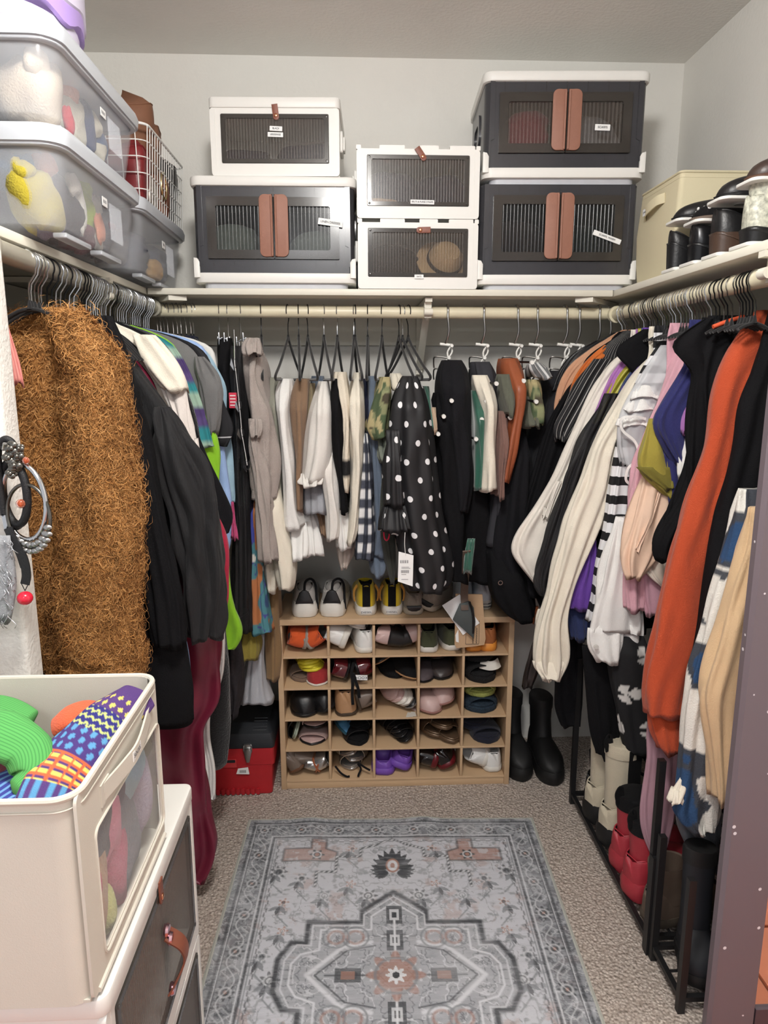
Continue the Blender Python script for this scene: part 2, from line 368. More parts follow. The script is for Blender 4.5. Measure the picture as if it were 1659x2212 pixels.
# mirrored sliding door
M_frame = mat('mauve_brown_frame', (92, 80, 88), .38, metal=.3, var=.05, scale=12)
def speck():
    m, N, L, P = _nt('speckled_mauve_frame'); tc = N.new('ShaderNodeTexCoord'); v = N.new('ShaderNodeTexVoronoi'); v.inputs['Scale'].default_value = 22; L.new(tc.outputs['Object'], v.inputs['Vector'])
    n = N.new('ShaderNodeTexNoise'); n.inputs['Scale'].default_value = 9; L.new(tc.outputs['Object'], n.inputs['Vector'])
    a = math_node(N, L, 'LESS_THAN', v.outputs['Distance'], math_node(N, L, 'MULTIPLY', n.outputs['Fac'], .17)); mx = N.new('ShaderNodeMix'); mx.data_type = 'RGBA'; L.new(a, mx.inputs['Factor'])
    mx.inputs['A'].default_value = (*lin((112, 102, 108)), 1); mx.inputs['B'].default_value = (*lin((225, 222, 226)), 1); L.new(mx.outputs['Result'], P.inputs['Base Color']); P.inputs['Roughness'].default_value = .38; return m
d = thing('mirror_door', 'mirrored sliding closet door with speckled mauve frame at the right edge', 'door', (.82, 1.25, 0)); d['kind'] = 'structure'; d.name = 'door_1'
fz0, fz1 = .01, 2.38
fr = MB(); P = np.array([(.757, 1.262), (.757, 1.246), (.764, 1.238), (.80, 1.240), (.835, 1.237), (.858, 1.240), (.862, 1.247), (.862, 1.262)])
fr.plate(P, 'z', fz0, fz1); fr.build('stile', speck(), d)
MB().box(.862, 1.40, 1.240, 1.262, fz0, .06).build('bottom_rail', M_frame, d); MB().box(.862, 1.40, 1.240, 1.262, 2.33, fz1).build('top_rail', M_frame, d)
MB().box(1.36, 1.40, 1.238, 1.262, .06, 2.33).build('stile', M_frame, d)
MB().box(.858, 1.362, 1.247, 1.258, .058, 2.332).build('mirror_glass', mat('mirror_silver', (235, 238, 236), .02, metal=1, var=0), d)
# ---------------- rug ----------------
def vnoise(x, y, seed):
    g = np.random.RandomState(seed).rand(64, 64); xi, yi = np.floor(x).astype(int), np.floor(y).astype(int); fx, fy = x-xi, y-yi
    fx, fy = fx*fx*(3-2*fx), fy*fy*(3-2*fy); a = g[yi % 64, xi % 64]; b = g[yi % 64, (xi+1) % 64]; c = g[(yi+1) % 64, xi % 64]; e = g[(yi+1) % 64, (xi+1) % 64]
    return (a*(1-fx)+b*fx)*(1-fy)+(c*(1-fx)+e*fx)*fy
def fbm(x, y, s): return (vnoise(x, y, s)+.5*vnoise(x*2.03, y*2.03, s+1)+.25*vnoise(x*4.1, y*4.1, s+2))/1.75
def seg(a, b, P):
    """distance to a polyline"""
    D = np.full(a.shape, 9.)
    for (x0, y0), (x1, y1) in zip(P[:-1], P[1:]):
        dx, dy = x1-x0, y1-y0; t = np.clip(((a-x0)*dx+(b-y0)*dy)/(dx*dx+dy*dy+1e-12), 0, 1); D = np.minimum(D, np.hypot(a-x0-t*dx, b-y0-t*dy))
    return D
def inside(a, b, P):
    r = np.zeros(a.shape, bool); n = len(P)
    for i in range(n):
        (x0, y0), (x1, y1) = P[i], P[(i+1) % n]
        if y0 != y1: r ^= ((y0 > b) != (y1 > b)) & (a < (x1-x0)*(b-y0)/(y1-y0)+x0)
    return r
def rug():
    W, Ln = .922, 1.20; nu = 440; vv = np.concatenate([np.arange(0, .76, .0021), np.arange(.76, Ln+.001, .02)]); uu = np.linspace(0, W, nu); u, v = np.meshgrid(uu, vv)
    uc, vc = W/2, .605; a = np.abs(u-uc); b = np.abs(v-vc); e = np.minimum(np.minimum(u, W-u), np.minimum(v, Ln-v))
    bk = np.array
    field, mid, dark, lt, rust, edge = [np.array(lin(c)) for c in ((196, 198, 204), (126, 130, 135), (60, 63, 67), (216, 218, 222), (164, 122, 106), (178, 180, 172))]
    C = np.broadcast_to(field, u.shape+(3,)).copy()
    def put(mask, col, k=1.0):
        w = np.clip(mask.astype(float)*k, 0, 1)[..., None]; C[:] = C*(1-w)+col*w
    def ln(D, wd): return np.clip(1.4-D/wd, 0, 1)
    f1 = fbm(u*30, v*30, 3); f2 = fbm(u*60, v*60, 9)
    # field motifs: leafy scribbles and little flowers
    q = fbm(a*26+3, v*26, 21); put(ln(np.abs(q-.5), .022), mid, .55); q = fbm(a*40, v*40+7, 31); put(ln(np.abs(q-.52), .018)*(f1 > .5), dark, .5); q = fbm(a*55+8, v*55, 41); put(np.clip((q-.62)*9, 0, 1), mid, .6); put(np.clip((fbm(a*20, v*20+3, 47)-.60)*8, 0, 1)*(f2 > .45), rust, .35)
    def flower(cx, cy, r, c1, c2, pet=8, sc=1.):
        for sx in (-1, 1):
            X, Y = u-(uc+sx*cx), v-cy; rr = np.hypot(X, Y); th = np.arctan2(Y, X); rad = r*(.72+.28*np.cos(pet*th))
            put(np.clip((rad-rr)/(r*.12), 0, 1), c1, sc); put(ln(np.abs(rr-r*.5), r*.10), lt, .8*sc); put(rr < r*.28, c2, sc)
    def leaf(cx, cy, dx, dy, ln_, wd, c):
        for sx in (-1, 1):
            X, Y = (u-uc)*sx-cx, v-cy; n = math.hypot(dx, dy); p = (X*dx+Y*dy)/n; s = np.abs(X*dy-Y*dx)/n
            put((p > 0) & (p < ln_) & (s < wd*np.sin(np.clip(p/ln_, 0, 1)*math.pi)), c, .85)
    # corner spandrels
    sp = [(.155, .125), (.315, .125), (.315, .20), (.185, .20), (.175, .175), (.195, .165), (.195, .135)]
    put(inside(a, v, [(.20, .105), (.245, .105), (.245, .15), (.325, .15), (.325, .205), (.165, .205), (.165, .165), (.20, .15)])*(.35+.65*(f1 > .45)), rust, .75)
    put(ln(seg(a, v, [(.20, .105), (.245, .105), (.245, .15), (.325, .15), (.325, .205), (.165, .205), (.165, .165), (.20, .15), (.20, .105)]), .004), dark, .7)
    flower(.225, .178, .025, dark, rust, 6)
    # stepped dashed line
    st = [(0, .105), (.05, .135), (.095, .15), (.095, .185), (.165, .185), (.165, .25), (.22, .25), (.22, .31)]
    D = seg(a, v, st); put(ln(D, .005), dark, .9); put(ln(D, .0035)*(np.sin((u+v)*420) > 0), lt, .9)
    # palmette
    for i in range(9):
        an = -math.pi/2+(i-4)*.36; leaf(0.001, .235, abs(math.cos(an)) if i != 4 else 0, math.sin(an)*1.2, .085-.006*abs(i-4), .011, dark)
    for i in range(5): leaf(.012, .255, 1, -.6+.35*i, .06-.005*i, .009, dark)
    X = np.hypot(a*1.5, (v-.225)); put(X < .026, lt, .9); put(ln(np.abs(X-.026), .004), rust); put(X < .010, rust)
    for k, (cx, cy) in enumerate([(.12, .30), (.26, .28), (.07, .345), (.30, .37), (.19, .345), (.33, .25), (.29, .47), (.33, .55), (.30, .62), (.12, .15)]):
        flower(cx, cy, .017+.006*(k % 3), [rust, mid, dark][k % 3], dark if k % 2 else lt, 5+k % 3, .75)
        for j in range(3): leaf(cx+.008, cy+.012, 1-.8*j, .6+.2*j, .035, .006, dark if j % 2 else mid)
        put(ln(seg(a, v, [(cx, cy), (cx+.01, cy+.05), (cx-.02, cy+.085)]), .0022), mid, .8)
    # medallion
    med = [(0, .275), (.085, .205), (.085, .165), (.225, .165), (.225, .095), (.262, .095), (.29, .045), (.29, 0)]
    PM = med+[(.29, -.01), (0, -.01)]; ins = inside(a, b, PM)
    put(ins*(f1*.5+.45), mid, .7); 
    g = [(0, .235), (.06, .185), (.06, .14), (.19, .14), (.19, .075), (.235, .06), (.255, .03), (.255, 0)]
    put(inside(a, b, g+[(.255, -.01), (0, -.01)]), (field+mid)/2, .8); put(ln(np.abs(fbm(a*45, b*45, 55)-.5), .03)*ins, dark, .6); put(ln(np.abs(fbm(a*30+9, b*30, 65)-.5), .02)*ins, lt, .7)
    put(ln(seg(a, b, med), .0075), dark, .95); put(ln(seg(a, b, g), .003), lt, .9); put(ln(seg(a, b, [(x*.94, y*.93) for x, y in med]), .0025), lt, .7)
    hx = [(.06, .10), (.13, .085), (.215, 0)]; put(ln(seg(a, b, hx), .006), lt, .9); put(ln(seg(a, b, [(.05, .088), (.12, .073), (.195, 0)]), .0025), dark, .8)
    for y in (.105, .19): 
        X = np.maximum(a*1.2, np.abs(b-y)*.75); put(X < .024, dark, .85); put(X < .014, lt, .8); put(X < .007, dark)
    put(ln(seg(a, b, [(0, .05), (0, .17)]), .003), lt); put(ln(seg(a, b, [(.07, 0), (.17, 0)]), .003), dark, .8)
    X = np.maximum(np.abs(a-.115)*.7, b*1.1); put(X < .022, dark, .8); put(X < .012, rust, .7)
    rr = np.hypot(u-uc, v-vc); th = np.arctan2(v-vc, u-uc); put(np.clip((.075*(.8+.2*np.cos(8*th))-rr)/.006, 0, 1), rust, .75); put(ln(np.abs(rr-.05), .004), mid, .8); put(rr < .026*(.8+.2*np.cos(8*th)), lt); put(rr < .009, dark)
    for x, y in ((.10, .115), (.15, .115)):
        X = np.hypot(a-x, b-y); put(ln(np.abs(X-.02), .004), rust, .6); put(ln(np.abs(X-.033), .003), mid, .8)
    # borders
    bw = .098; inb = e < bw; put(inb*(.45+.55*f1), mid, .95); put(inb*(f2 > .55), dark, .4); put(inb*ln(np.abs(fbm(u*48, v*48, 133)-.5), .03), dark, .6); put(inb*ln(np.abs(fbm(u*42+4, v*42, 143)-.52), .02), lt, .55)
    run = np.where((u < bw) | (W-u < bw), v, u); run = np.where((v < e+1e-9) | (Ln-v < e+1e-9), u, v)
    ph = (run % .118)/.118-.5; ax = ph*.118; ay = e-.062; rr = np.hypot(ax, ay); th = np.arctan2(ay, ax)
    put(inb*np.clip((.026*(.75+.25*np.cos(8*th))-rr)/.003, 0, 1), dark, .8); put(inb*ln(np.abs(rr-.013), .003), lt, .6); put(inb*(rr < .005), rust, .8)
    ax2 = ((run+.059) % .118)-.059; dd = np.abs(ax2)+np.abs(ay)*.9; put(inb*ln(np.abs(dd-.02), .0025), lt, .4); put(inb*(dd < .011), dark, .5)
    put(inb*ln(np.abs(ay-.015*np.sin(run*2*math.pi/.118)), .002), lt, .6)
    for x, k, c in ((.026, .004, dark), (.034, .0018, lt), (.090, .0022, lt), (.098, .0035, dark), (.106, .0018, mid), (.036, .0018, dark)): put(ln(np.abs(e-x), k), c, .8)
    mea = np.sin(run*2*math.pi/.03) > 0; put(ln(np.abs(e-.114-.004*mea), .002), dark, .7)
    # wear: threads and rubbed patches that belong to the print
    ws = vnoise(u*40, v*420, 77)*.5+vnoise(u*9, v*120, 78)*.5; put(np.clip((ws-.5)*3, 0, 1), field, .30); put(np.clip((.42-ws)*3, 0, 1), mid, .30)
    put(np.clip((fbm(u*7, v*7, 91)-.55)*4, 0, 1), lt, .22)
    put(e < .010, edge)
    C *= 1.08
    Zt = .006+.004*np.exp(-((u-.20)/.05)**2-(v/.05)**2)+.006*np.exp(-((u-.56)/.05)**2-(v/.04)**2)+.0006*vnoise(u*120, v*120, 5)
    Zt = np.where(e < .004, .003, Zt)
    V = np.stack([u, -v+.004*np.exp(-((u-.2)/.05)**2)+.003*np.exp(-((u-.56)/.05)**2)*(v < .1), Zt], 2); ang = -.032
    x, y = V[..., 0]-W/2, V[..., 1]; V[..., 0] = x*math.cos(ang)-y*math.sin(ang)+.108; V[..., 1] = x*math.sin(ang)+y*math.cos(ang)+2.022
    # underside rim
    mb = MB(); k, n = u.shape; Fc = []
    idx = np.arange(k*n).reshape(k, n); q = np.stack([idx[:-1, :-1], idx[1:, :-1], idx[1:, 1:], idx[:-1, 1:]], 2).reshape(-1, 4)
    mb.add(V.reshape(-1, 3), [tuple(r) for r in q], col=C.reshape(-1, 3))
    rim = np.concatenate([V[0], V[1:, -1], V[-1, ::-1][1:], V[::-1, 0][1:-1]]); lo = rim.copy(); lo[:, 2] = .0008
    mb.rings([rim, lo], cap0=False, cap1=False, col=np.broadcast_to(edge, (2, len(rim), 3)).copy())
    o = mb.build('area_rug', vcol('printed_rug', .92, .5, 900), smooth=180); tag(o, 'faded grey medallion rug with rust accents lying on beige carpet', 'rug')
rug()
# ================= storage boxes =================
M_white = mat('white_plastic', (232, 231, 226), .42, var=.01); M_smoke = mat('smoke_plastic', (64, 64, 68), .22, var=.08, alpha=.88)
M_pane = mat('smoked_ribbed_pane', (104, 95, 87), .22, var=.03, alpha=.27, ior=1.9); M_paned = mat('dark_ribbed_pane', (46, 48, 49), .17, var=.03, alpha=.36, ior=1.7)
M_paner = mat('smoked_pane_rim', (66, 62, 58), .15, alpha=.80); M_leather = mat('tan_leather', (152, 106, 88), .55, var=.05, scale=60, bump=.15, bscale=500)
M_strap = mat('cognac_leather', (128, 74, 56), .5, var=.08, scale=50); M_copper = mat('copper_rivet', (226, 160, 124), .2, metal=1); M_card = mat('label_paper', (238, 239, 238), .6, var=.01)
M_ink = mat('black_ink', (52, 52, 56), .8, var=0); M_inkl = mat('grey_ink', (120, 120, 122), .8, var=0)
RX = Matrix.Rotation(math.pi/2, 4, 'X')
def ribs(mb, x0, x1, z0, z1, y, pitch=.0082, amp=.0036, m=0):
    n = int((x1-x0)/pitch); xs = np.linspace(x0, x1, n*8+1); ys = y-amp*np.abs(np.sin((xs-x0)/(x1-x0)*n*math.pi)); k = len(xs)
    a = np.stack([xs, ys, np.full(k, z0)], 1); b = np.stack([xs, ys, np.full(k, z1)], 1); c = np.stack([xs, np.full(k, y+.0025), np.full(k, z1)], 1); d = np.stack([xs, np.full(k, y+.0025), np.full(k, z0)], 1)
    mb.rings([a, b, c, d], closed=False, m=m, loop=True)
def card(t, txt, x, z, w, h, y, ang=0, size=None):
    c = MB(); P = rrect(-w/2, w/2, -h/2, h/2, .0008, 1); ca, sa = math.cos(ang), math.sin(ang); P = np.stack([P[:, 0]*ca-P[:, 1]*sa+x, P[:, 0]*sa+P[:, 1]*ca+z], 1)
    c.plate(P, 'y', y, y+.0008); o = c.build('label_card', M_card, t); text(txt, size or h*.52, o, M_ink, (x, y-.0010, z), Matrix.Rotation(-ang, 4, 'Y') @ RX); return o
def white_box(label, w, h, d, lid=True, strap_=(0, 0), cards=(), clip=True, group='white ribbed front boxes'):
    t = thing('storage_box', label, 'box', (0, 0, 0), group); hw = w/2; tk = .004
    lh = .028 if lid else .006; hb = h-lh
    b = MB(); O = rrect(-hw+.004, hw-.004, .004, d-.004, .015)
    for r0, r1, z0, z1 in ((O, O, 0, .004),): b.plate(O, 'z', 0, .005)
    I = rrect(-hw+.008, hw-.008, .008, d-.008, .012); k = len(O)
    def k3(Q, z): return np.stack([Q[:, 0], Q[:, 1], np.full(len(Q), z)], 1)
    # back and side walls
    b.box(-hw+.004, hw-.004, d-.009, d-.004, 0, hb); b.box(-hw+.004, -hw+.009, .01, d-.004, 0, hb); b.box(hw-.009, hw-.004, .01, d-.004, 0, hb)
    fx0, fx1, fz0, fz1 = -hw+.033, hw-.033, .034, hb-.016
    frame(b, -hw+.003, hw-.003, 0, hb, fx0, fx1, fz0, fz1, 'y', .001, .012, .004, .010)
    for s in (-1, 1): b.box(s*(hw-.018)-.0007, s*(hw-.018)+.0007, -.0003, .002, .03, hb)
    b.build('body', M_white, t, 30)
    l = MB()
    if lid: l.plate(rrect(-hw, hw, -.003, d, .016), 'z', h, hb-.001, bev=.004)
    else:
        for x0, x1 in ((-hw+.002, -hw+.016), (-hw*.62, -hw*.22), (hw*.02, hw*.32), (hw*.5, hw*.9), (hw-.014, hw-.002)): l.plate(rrect(x0, x1, hb-.002, h+.004, .002, 2), 'y', .002, .012)
        l.box(-hw+.008, hw-.008, .008, d-.008, hb-.012, hb-.006)
    l.build('lid' if lid else 'rim_tab', M_white, t, 30)
    p = MB(); frame(p, fx0+.001, fx1-.001, fz0+.001, fz1-.001, fx0+.013, fx1-.013, fz0+.012, fz1-.012, 'y', -.002, .006, .006, .004); dr = p.build('door', M_paner, t, 30)
    q = MB(); ribs(q, fx0+.012, fx1-.012, fz0+.011, fz1-.011, .001); q.build('ribbed_pane', M_pane, dr, 60)
    for sx in (-1, 1):
        for sz in (0, 1): MB().lathe((sx*(fx1-.007), -.002, fz0+.007 if sz == 0 else fz1-.007), [(.0035, 0), (.003, -.0012), (.0005, -.0015)], 8, axis='y').build('corner_stud', M_paner, dr)
    sxx, an = strap_; L2 = .042; m_ = MB(); zc = fz1-.006; ca, sa = math.cos(an), math.sin(an)
    P = rrect(-.0085, .0085, -.012, L2-.012, .0082, 5); P[P[:, 1] > 0, 0] = np.sign(P[P[:, 1] > 0, 0])*.0085; P = np.stack([P[:, 0]*ca-P[:, 1]*sa+sxx, P[:, 0]*sa+P[:, 1]*ca+zc], 1)
    m_.plate(P, 'y', -.0055, -.0025, bev=.0006); so = m_.build('leather_tab', M_strap, t); MB().sph((sxx, -.0062, zc), (.0055, .002, .0055)).build('rivet', M_copper, so)
    for c in cards: card(t, *c[:5], -.0032, *(c[5:]))
    if clip:
        for s in (-1, 1):
            c = MB(); c.plate(rrect(.06, .13, hb*.45, hb*.78, .006), 'x', s*(hw-.004), s*(hw+.004), bev=.001); c.plate(rrect(.075, .115, hb*.5, hb*.72, .006), 'x', s*(hw+.004), s*(hw+.010), bev=.0015); c.build('side_clip', M_white, t)
    return t
def dark_box(label, w, h, d, cards=(), lid=True, group='smoke plastic two-door boxes', pane=None):
    t = thing('storage_box', label, 'box', (0, 0, 0), group); hw = w/2; lh = .026 if lid else 0; hb = h-lh; zb = .062
    f = MB(); X0, X1, Z0, Z1 = -hw+.045, hw-.05, zb+.020, hb-.030
    frame(f, -hw+.02, hw-.02, zb-.03, hb, X0, X1, Z0, Z1, 'y', .003, .014, .003, .004); f.build('front_frame', M_smoke, t, 30)
    sh = MB(); O = rrect(-hw+.004, hw-.004, .004, d-.004, .03, 6); I = rrect(-hw+.008, hw-.008, .008, d-.008, .027, 6)
    keep = [i for i in range(len(O)) if not (abs(O[i, 0]) < hw-.022 and O[i, 1] < .02)]
    # smoke shell: side walls with rounded front corners, open at the front
    k = np.argmin(O[:, 1]+(O[:, 0] > 0)*0); idx = [i for i in range(len(O))]
    def k3(Q, z): return np.stack([Q[:, 0], Q[:, 1], np.full(len(Q), z)], 1)
    oo = np.concatenate([O[18+0:], O[:18+0]]) if False else O
    order = list(range(21, 28))+list(range(0, 21)); Oo, Ii = O[order], I[order]
    sh.rings([k3(Oo, .03), k3(Oo, hb), k3(Ii, hb), k3(Ii, .03)], closed=False, loop=True); sh.build('shell', M_smoke, t, 40)
    for s in (-1, 1):
        # raised clip panel and hand hole on each side
        c = MB(); frame(c, d*.30, d*.70, hb-.14, hb-.05, d*.36, d*.64, hb-.125, hb-.075, 'x', s*(hw-.006), s*(hw+.001), .02, .025); c.build('hand_hole', M_smoke, t, 30)
    for sx in (-1, 1):
        c = MB(); c.plate(np.array([(sx*(hw-.018), hb), (sx*(hw-.032), hb), (sx*(hw-.032), zb+.06), (sx*(hw-.022), zb+.055), (sx*(hw-.022), zb), (sx*(hw-.016), zb)]), 'y', .0005, .006); c.build('corner_clip', M_smoke, t, 30)
    for i in range(7):
        x = -hw+.06+i*(w-.12)/6
        for z0, z1 in ((hb-.026, hb-.002), (zb-.0, zb+.016)): MB().box(x-.0006, x+.0006, .0022, .004, z0, z1).build('moulded_rib', M_paner, t)
    b = MB(); b.plate(rrect(-hw, hw, 0, d, .03, 6), 'z', .016, zb-.018, bev=.002)
    for s in (-1, 1):
        P = np.array([(s*(hw-.001), .03), (s*(hw-.018), .03), (s*(hw-.018), zb+.012), (s*(hw-.012), zb+.022), (s*(hw-.001), zb+.024)]); b.plate(P, 'y', -.001, .03, bev=.001)
    b.build('base', M_white, t, 35); MB().plate(rrect(-hw+.025, hw-.025, .012, d-.012, .025), 'z', 0, .017).build('foot', mat('light_grey_plastic', (190, 192, 198), .45), t)
    if lid: MB().plate(rrect(-hw-.003, hw+.003, -.004, d+.002, .03, 6), 'z', h, hb-.002, bev=.006).build('lid', M_white, t, 35)
    else: MB().box(-hw+.01, hw-.01, .014, d-.01, hb-.006, hb-.001).build('lid', M_smoke, t)
    for s in (-1, 1):
        xa, xb = sorted((s*.001, X1 if s > 0 else X0)); dm = MB(); ix0, ix1 = (xa+.03, xb-.026) if s > 0 else (xa+.026, xb-.03)
        frame(dm, xa, xb, Z0+.001, Z1-.001, ix0, ix1, Z0+.026, Z1-.026, 'y', -.004, .008, .006, .003); dr = dm.build('door', M_paner, t, 30)
        q = MB(); ribs(q, ix0-.001, ix1+.001, Z0+.025, Z1-.025, .002, .0105, .003); q.build('ribbed_pane', pane or M_paned, dr, 60)
        hx0, hx1 = (.003, .042) if s > 0 else (-.042, -.003); P = rrect(hx0, hx1, Z0+.006, Z1-.001+.006, .016, 6); inner = np.abs(P[:, 0]) < .012; P[inner & (P[:, 1] > Z1-.02), 1] = Z1+.005; P[inner & (P[:, 1] < Z0+.03), 1] = Z0+.006; P[inner, 0] = s*.003
        MB().plate(P, 'y', -.010, -.004, bev=.0015).build('leather_handle', M_leather, dr); MB().tube([(s*.006, -.0115, Z0+.008), (s*.006, -.0115, Z1)], .0035, 8).build('handle_roll', M_leather, dr)
    for c in cards: card(t, *c[:5], -.0058, *(c[5:]))
    return t
def put(t, loc, rz=0): t.location = [float(v) for v in loc]; t.rotation_euler = (0, 0, rz); return t
ZS = 1.6705; YS = 2.172
def bx(px0, px1): return (px0+px1)/2
put(dark_box('smoke plastic two-door box marked LINEN DRESSES, left on the back shelf', .480, .312, .34, [('LINEN DRESSES', .165, .185, .072, .018, -.13, .0085)]), (-.231, YS, ZS), .0)
put(white_box('white box with ribbed front marked BLACK LEGGINGS, on the linen dresses box', .376, .210, .30, True, (.005, .12), [('BLACK', .004, .126, .036, .0125, -.05), ('LEGGINGS', .002, .110, .044, .0125, -.03)]), (-.222, YS+.004, ZS+.313), -.03)
put(white_box('white ribbed front box marked HATS under the belts box', .364, .194, .30, False, (.006, -math.pi/2+.03), [('HATS', .003, .035, .027, .0115)]), (.193, YS-.004, ZS), .005)
put(white_box('lidless white box of belts and straps on top of the hats box', .366, .196, .30, False, (.012, .62), [('BELTS & PURSE STRAPS', .012, .045, .070, .0115, -.02, .0062)]), (.192, YS-.004, ZS+.199), .0)
put(dark_box('smoke plastic two-door box with slanted SCARFS, WARM label, right on the back shelf', .482, .299, .34, [('SCARFS, WARM', .145, .150, .088, .0145, -.34, .0075)], False), (.613, YS, ZS), -.035)
put(dark_box('smoke plastic two-door box marked SCARFS, topmost on the right', .478, .302, .34, [('SCARFS', .105, .150, .044, .0165, -.03, .0085)], pane=M_pane), (.620, YS-.004, ZS+.300), -.045)
# folded clothes behind the ribbed doors
def heap(label, loc, r, m, seed=0, name='folded_cloth', group=None, rz=0, cat='clothing'):
    rs = np.random.RandomState(seed); mb = MB(); n, k = 28, 16; Rg = []; th = np.arange(n)*2*math.pi/n; ph = rs.uniform(0, 6, 8)
    for i in range(k+1):
        p = .04+(math.pi-.08)*i/k; s, c = math.sin(p)**.6, math.cos(p)
        w = 1+.07*np.sin(3*th+ph[0]+2*p)+.05*np.sin(5*th+ph[1]-3*p)+.04*np.sin(8*th+ph[2]+4*p)+.05*math.sin(9*p+ph[3])
        zz = np.full(n, c*r[2])+r[2]*.10*np.sin(2*th+ph[4])*s; zz = np.maximum(zz, -r[2]*.82)
        Rg.append(np.stack([np.sign(np.cos(th))*np.abs(np.cos(th))**.75*s*r[0]*w, np.sign(np.sin(th))*np.abs(np.sin(th))**.75*s*r[1]*w, zz+r[2]*.82], 1))
    mb.rings(Rg); o = mb.build(name, m, None, 180); o.location = [float(v) for v in loc]; o.rotation_euler = (0, 0, rz); return tag(o, label, cat, group)
F_black = fab('black', (15, 15, 18), sheen=0); F_char = fab('charcoal', (36, 36, 40), sheen=.03); F_navy = fab('navy', (34, 38, 58), sheen=.03); F_white = fab('white', (228, 227, 224)); F_cream = fab('cream', (226, 219, 203))
heap('heap of folded black leggings behind the left half of the ribbed door', (-.310, 2.26, ZS+.32), (.075, .06, .045), F_navy, 1, 'folded_leggings', 'black leggings in the box')
heap('heap of folded black leggings behind the right half of the ribbed door', (-.135, 2.26, ZS+.32), (.085, .06, .055), F_navy, 2, 'folded_leggings', 'black leggings in the box')
heap('grey green linen dress folded in a box, left of the leather handles', (-.36, 2.27, ZS+.066), (.085, .07, .07), fab('linen_sage', (150, 160, 150)), 3, 'folded_dress')
heap('grey green linen dress in plastic, right of the leather handles', (-.11, 2.27, ZS+.066), (.09, .07, .06), fab('linen_sage', (150, 160, 150)), 4, 'folded_dress')
heap('wine red scarf folded behind the left door of the scarfs box', (.52, 2.26, ZS+.365), (.07, .06, .085), fab('wine', (120, 30, 48)), 5, 'folded_scarf')
heap('grey scarf folded behind the right door of the scarfs box', (.72, 2.27, ZS+.365), (.08, .06, .08), fab('grey', (118, 118, 122)), 6, 'folded_scarf')
heap('dark brown warm scarf behind the left door of the warm scarfs box', (.51, 2.27, ZS+.066), (.085, .06, .08), fab('darkbrown', (52, 40, 36)), 7, 'folded_scarf')
heap('dark green warm scarf behind the right door of the warm scarfs box', (.71, 2.27, ZS+.066), (.085, .06, .075), fab('darkgreen', (30, 44, 40)), 8, 'folded_scarf')
heap('coiled black belts heaped left in the belts box', (.115, 2.25, ZS+.208), (.085, .05, .075), F_navy, 9, 'coiled_belt'); heap('coiled black belts heaped right in the belts box', (.265, 2.25, ZS+.208), (.085, .05, .07), F_navy, 10, 'coiled_belt')
heap('brown paper wrapped strap at the lower left of the belts box', (.085, 2.205, ZS+.207), (.055, .016, .03), fab('tan', (176, 142, 104)), 12, 'wrapped_strap')
heap('black felt hat at the left of the hats box', (.12, 2.27, ZS+.008), (.10, .07, .07), F_black, 13, 'felt_hat', cat='hat')
t = thing('straw_hat', 'tan straw hat leaning at the right of the hats box', 'hat', (.28, 2.24, ZS+.09))
hb = MB(); hb.lathe((0, 0, 0), [(.001, .05), (.035, .048), (.05, .03), (.055, 0), (.085, -.008), (.086, -.011), (.054, -.004)], 28); ho = hb.build('hat_body', fab('straw', (206, 174, 132)), t); hr = MB(); hr.lathe((0, 0, 0), [(.0553, .012), (.0562, .011), (.0562, 0), (.0553, -.001)], 28); hr.build('hat_band', F_black, t)
for o in t.children: o.location = (0, 0, 0)
for o in t.children:
    V = np.array([v.co[:] for v in o.data.vertices])+np.array([.28, 2.24, ZS+.09])
    for v, c in zip(o.data.vertices, V): v.co = c
t.rotation_euler = (.95, .35, 0)
# little wooden decor tips on top of the right box stack
for x, lb in ((.60, 'dark leaf shaped tip peeking over the middle of the top box'), (.845, 'dark leaf shaped tip peeking over the right end of the top box')):
    m_ = MB(); m_.plate(np.array([(x-.018, 0), (x-.008, .012), (x+.004, .019), (x+.016, .02), (x+.012, .008), (x+.014, 0)])+[0, ZS+.602], 'y', 2.30, 2.315, bev=.003); tag(m_.build('decorative_leaf', mat('dark_olive', (66, 62, 52), .6), None), lb, 'ornament', 'ornaments on the top box')
# ================= fabric cube on the right shelf =================
M_cube = mat('beige_nonwoven', (214, 204, 172), .85, var=.05, scale=5, bump=.12, bscale=600)
def open_bin(t, x0, x1, y0, y1, z0, z1, m, r=.02, tk=.004, bulge=.008, rimr=.0035):
    Rg = []
    for z, i, b in [(z0, 0, 0), (z0+.25*(z1-z0), 0, bulge*.7), (z0+.55*(z1-z0), 0, bulge), (z1-.02, 0, bulge*.2), (z1, 0, 0)]+[(z1, tk, 0), (z0+.5*(z1-z0), tk, bulge), (z0+.005, tk, 0)]:
        Q = rrect(x0+i-b, x1-i+b, y0+i-b, y1-i+b, r, 5); Rg.append(np.stack([Q[:, 0], Q[:, 1], np.full(len(Q), z)], 1))
    mb = MB(); mb.rings(Rg); mb.build('body', m, t, 60)
    Q = rrect(x0, x1, y0, y1, r, 6); MB().tube(np.stack([Q[:, 0], Q[:, 1], np.full(len(Q), z1)], 1), rimr, 8, loop=True).build('rim_piping', m, t)
    Q = rrect(x0-.001, x1+.001, y0-.001, y1+.001, r, 6); MB().tube(np.stack([Q[:, 0], Q[:, 1], np.full(len(Q), z1-.014)], 1), .0009, 6, loop=True).build('rim_stitching', m, t)
g = thing('fabric_bin', 'beige fabric cube bin with strap handle in the right shelf corner', 'bin', (.97, 2.02, ZS))
open_bin(g, .845, 1.10, 1.885, 2.135, ZS+.0005, 1.93, M_cube, .012)
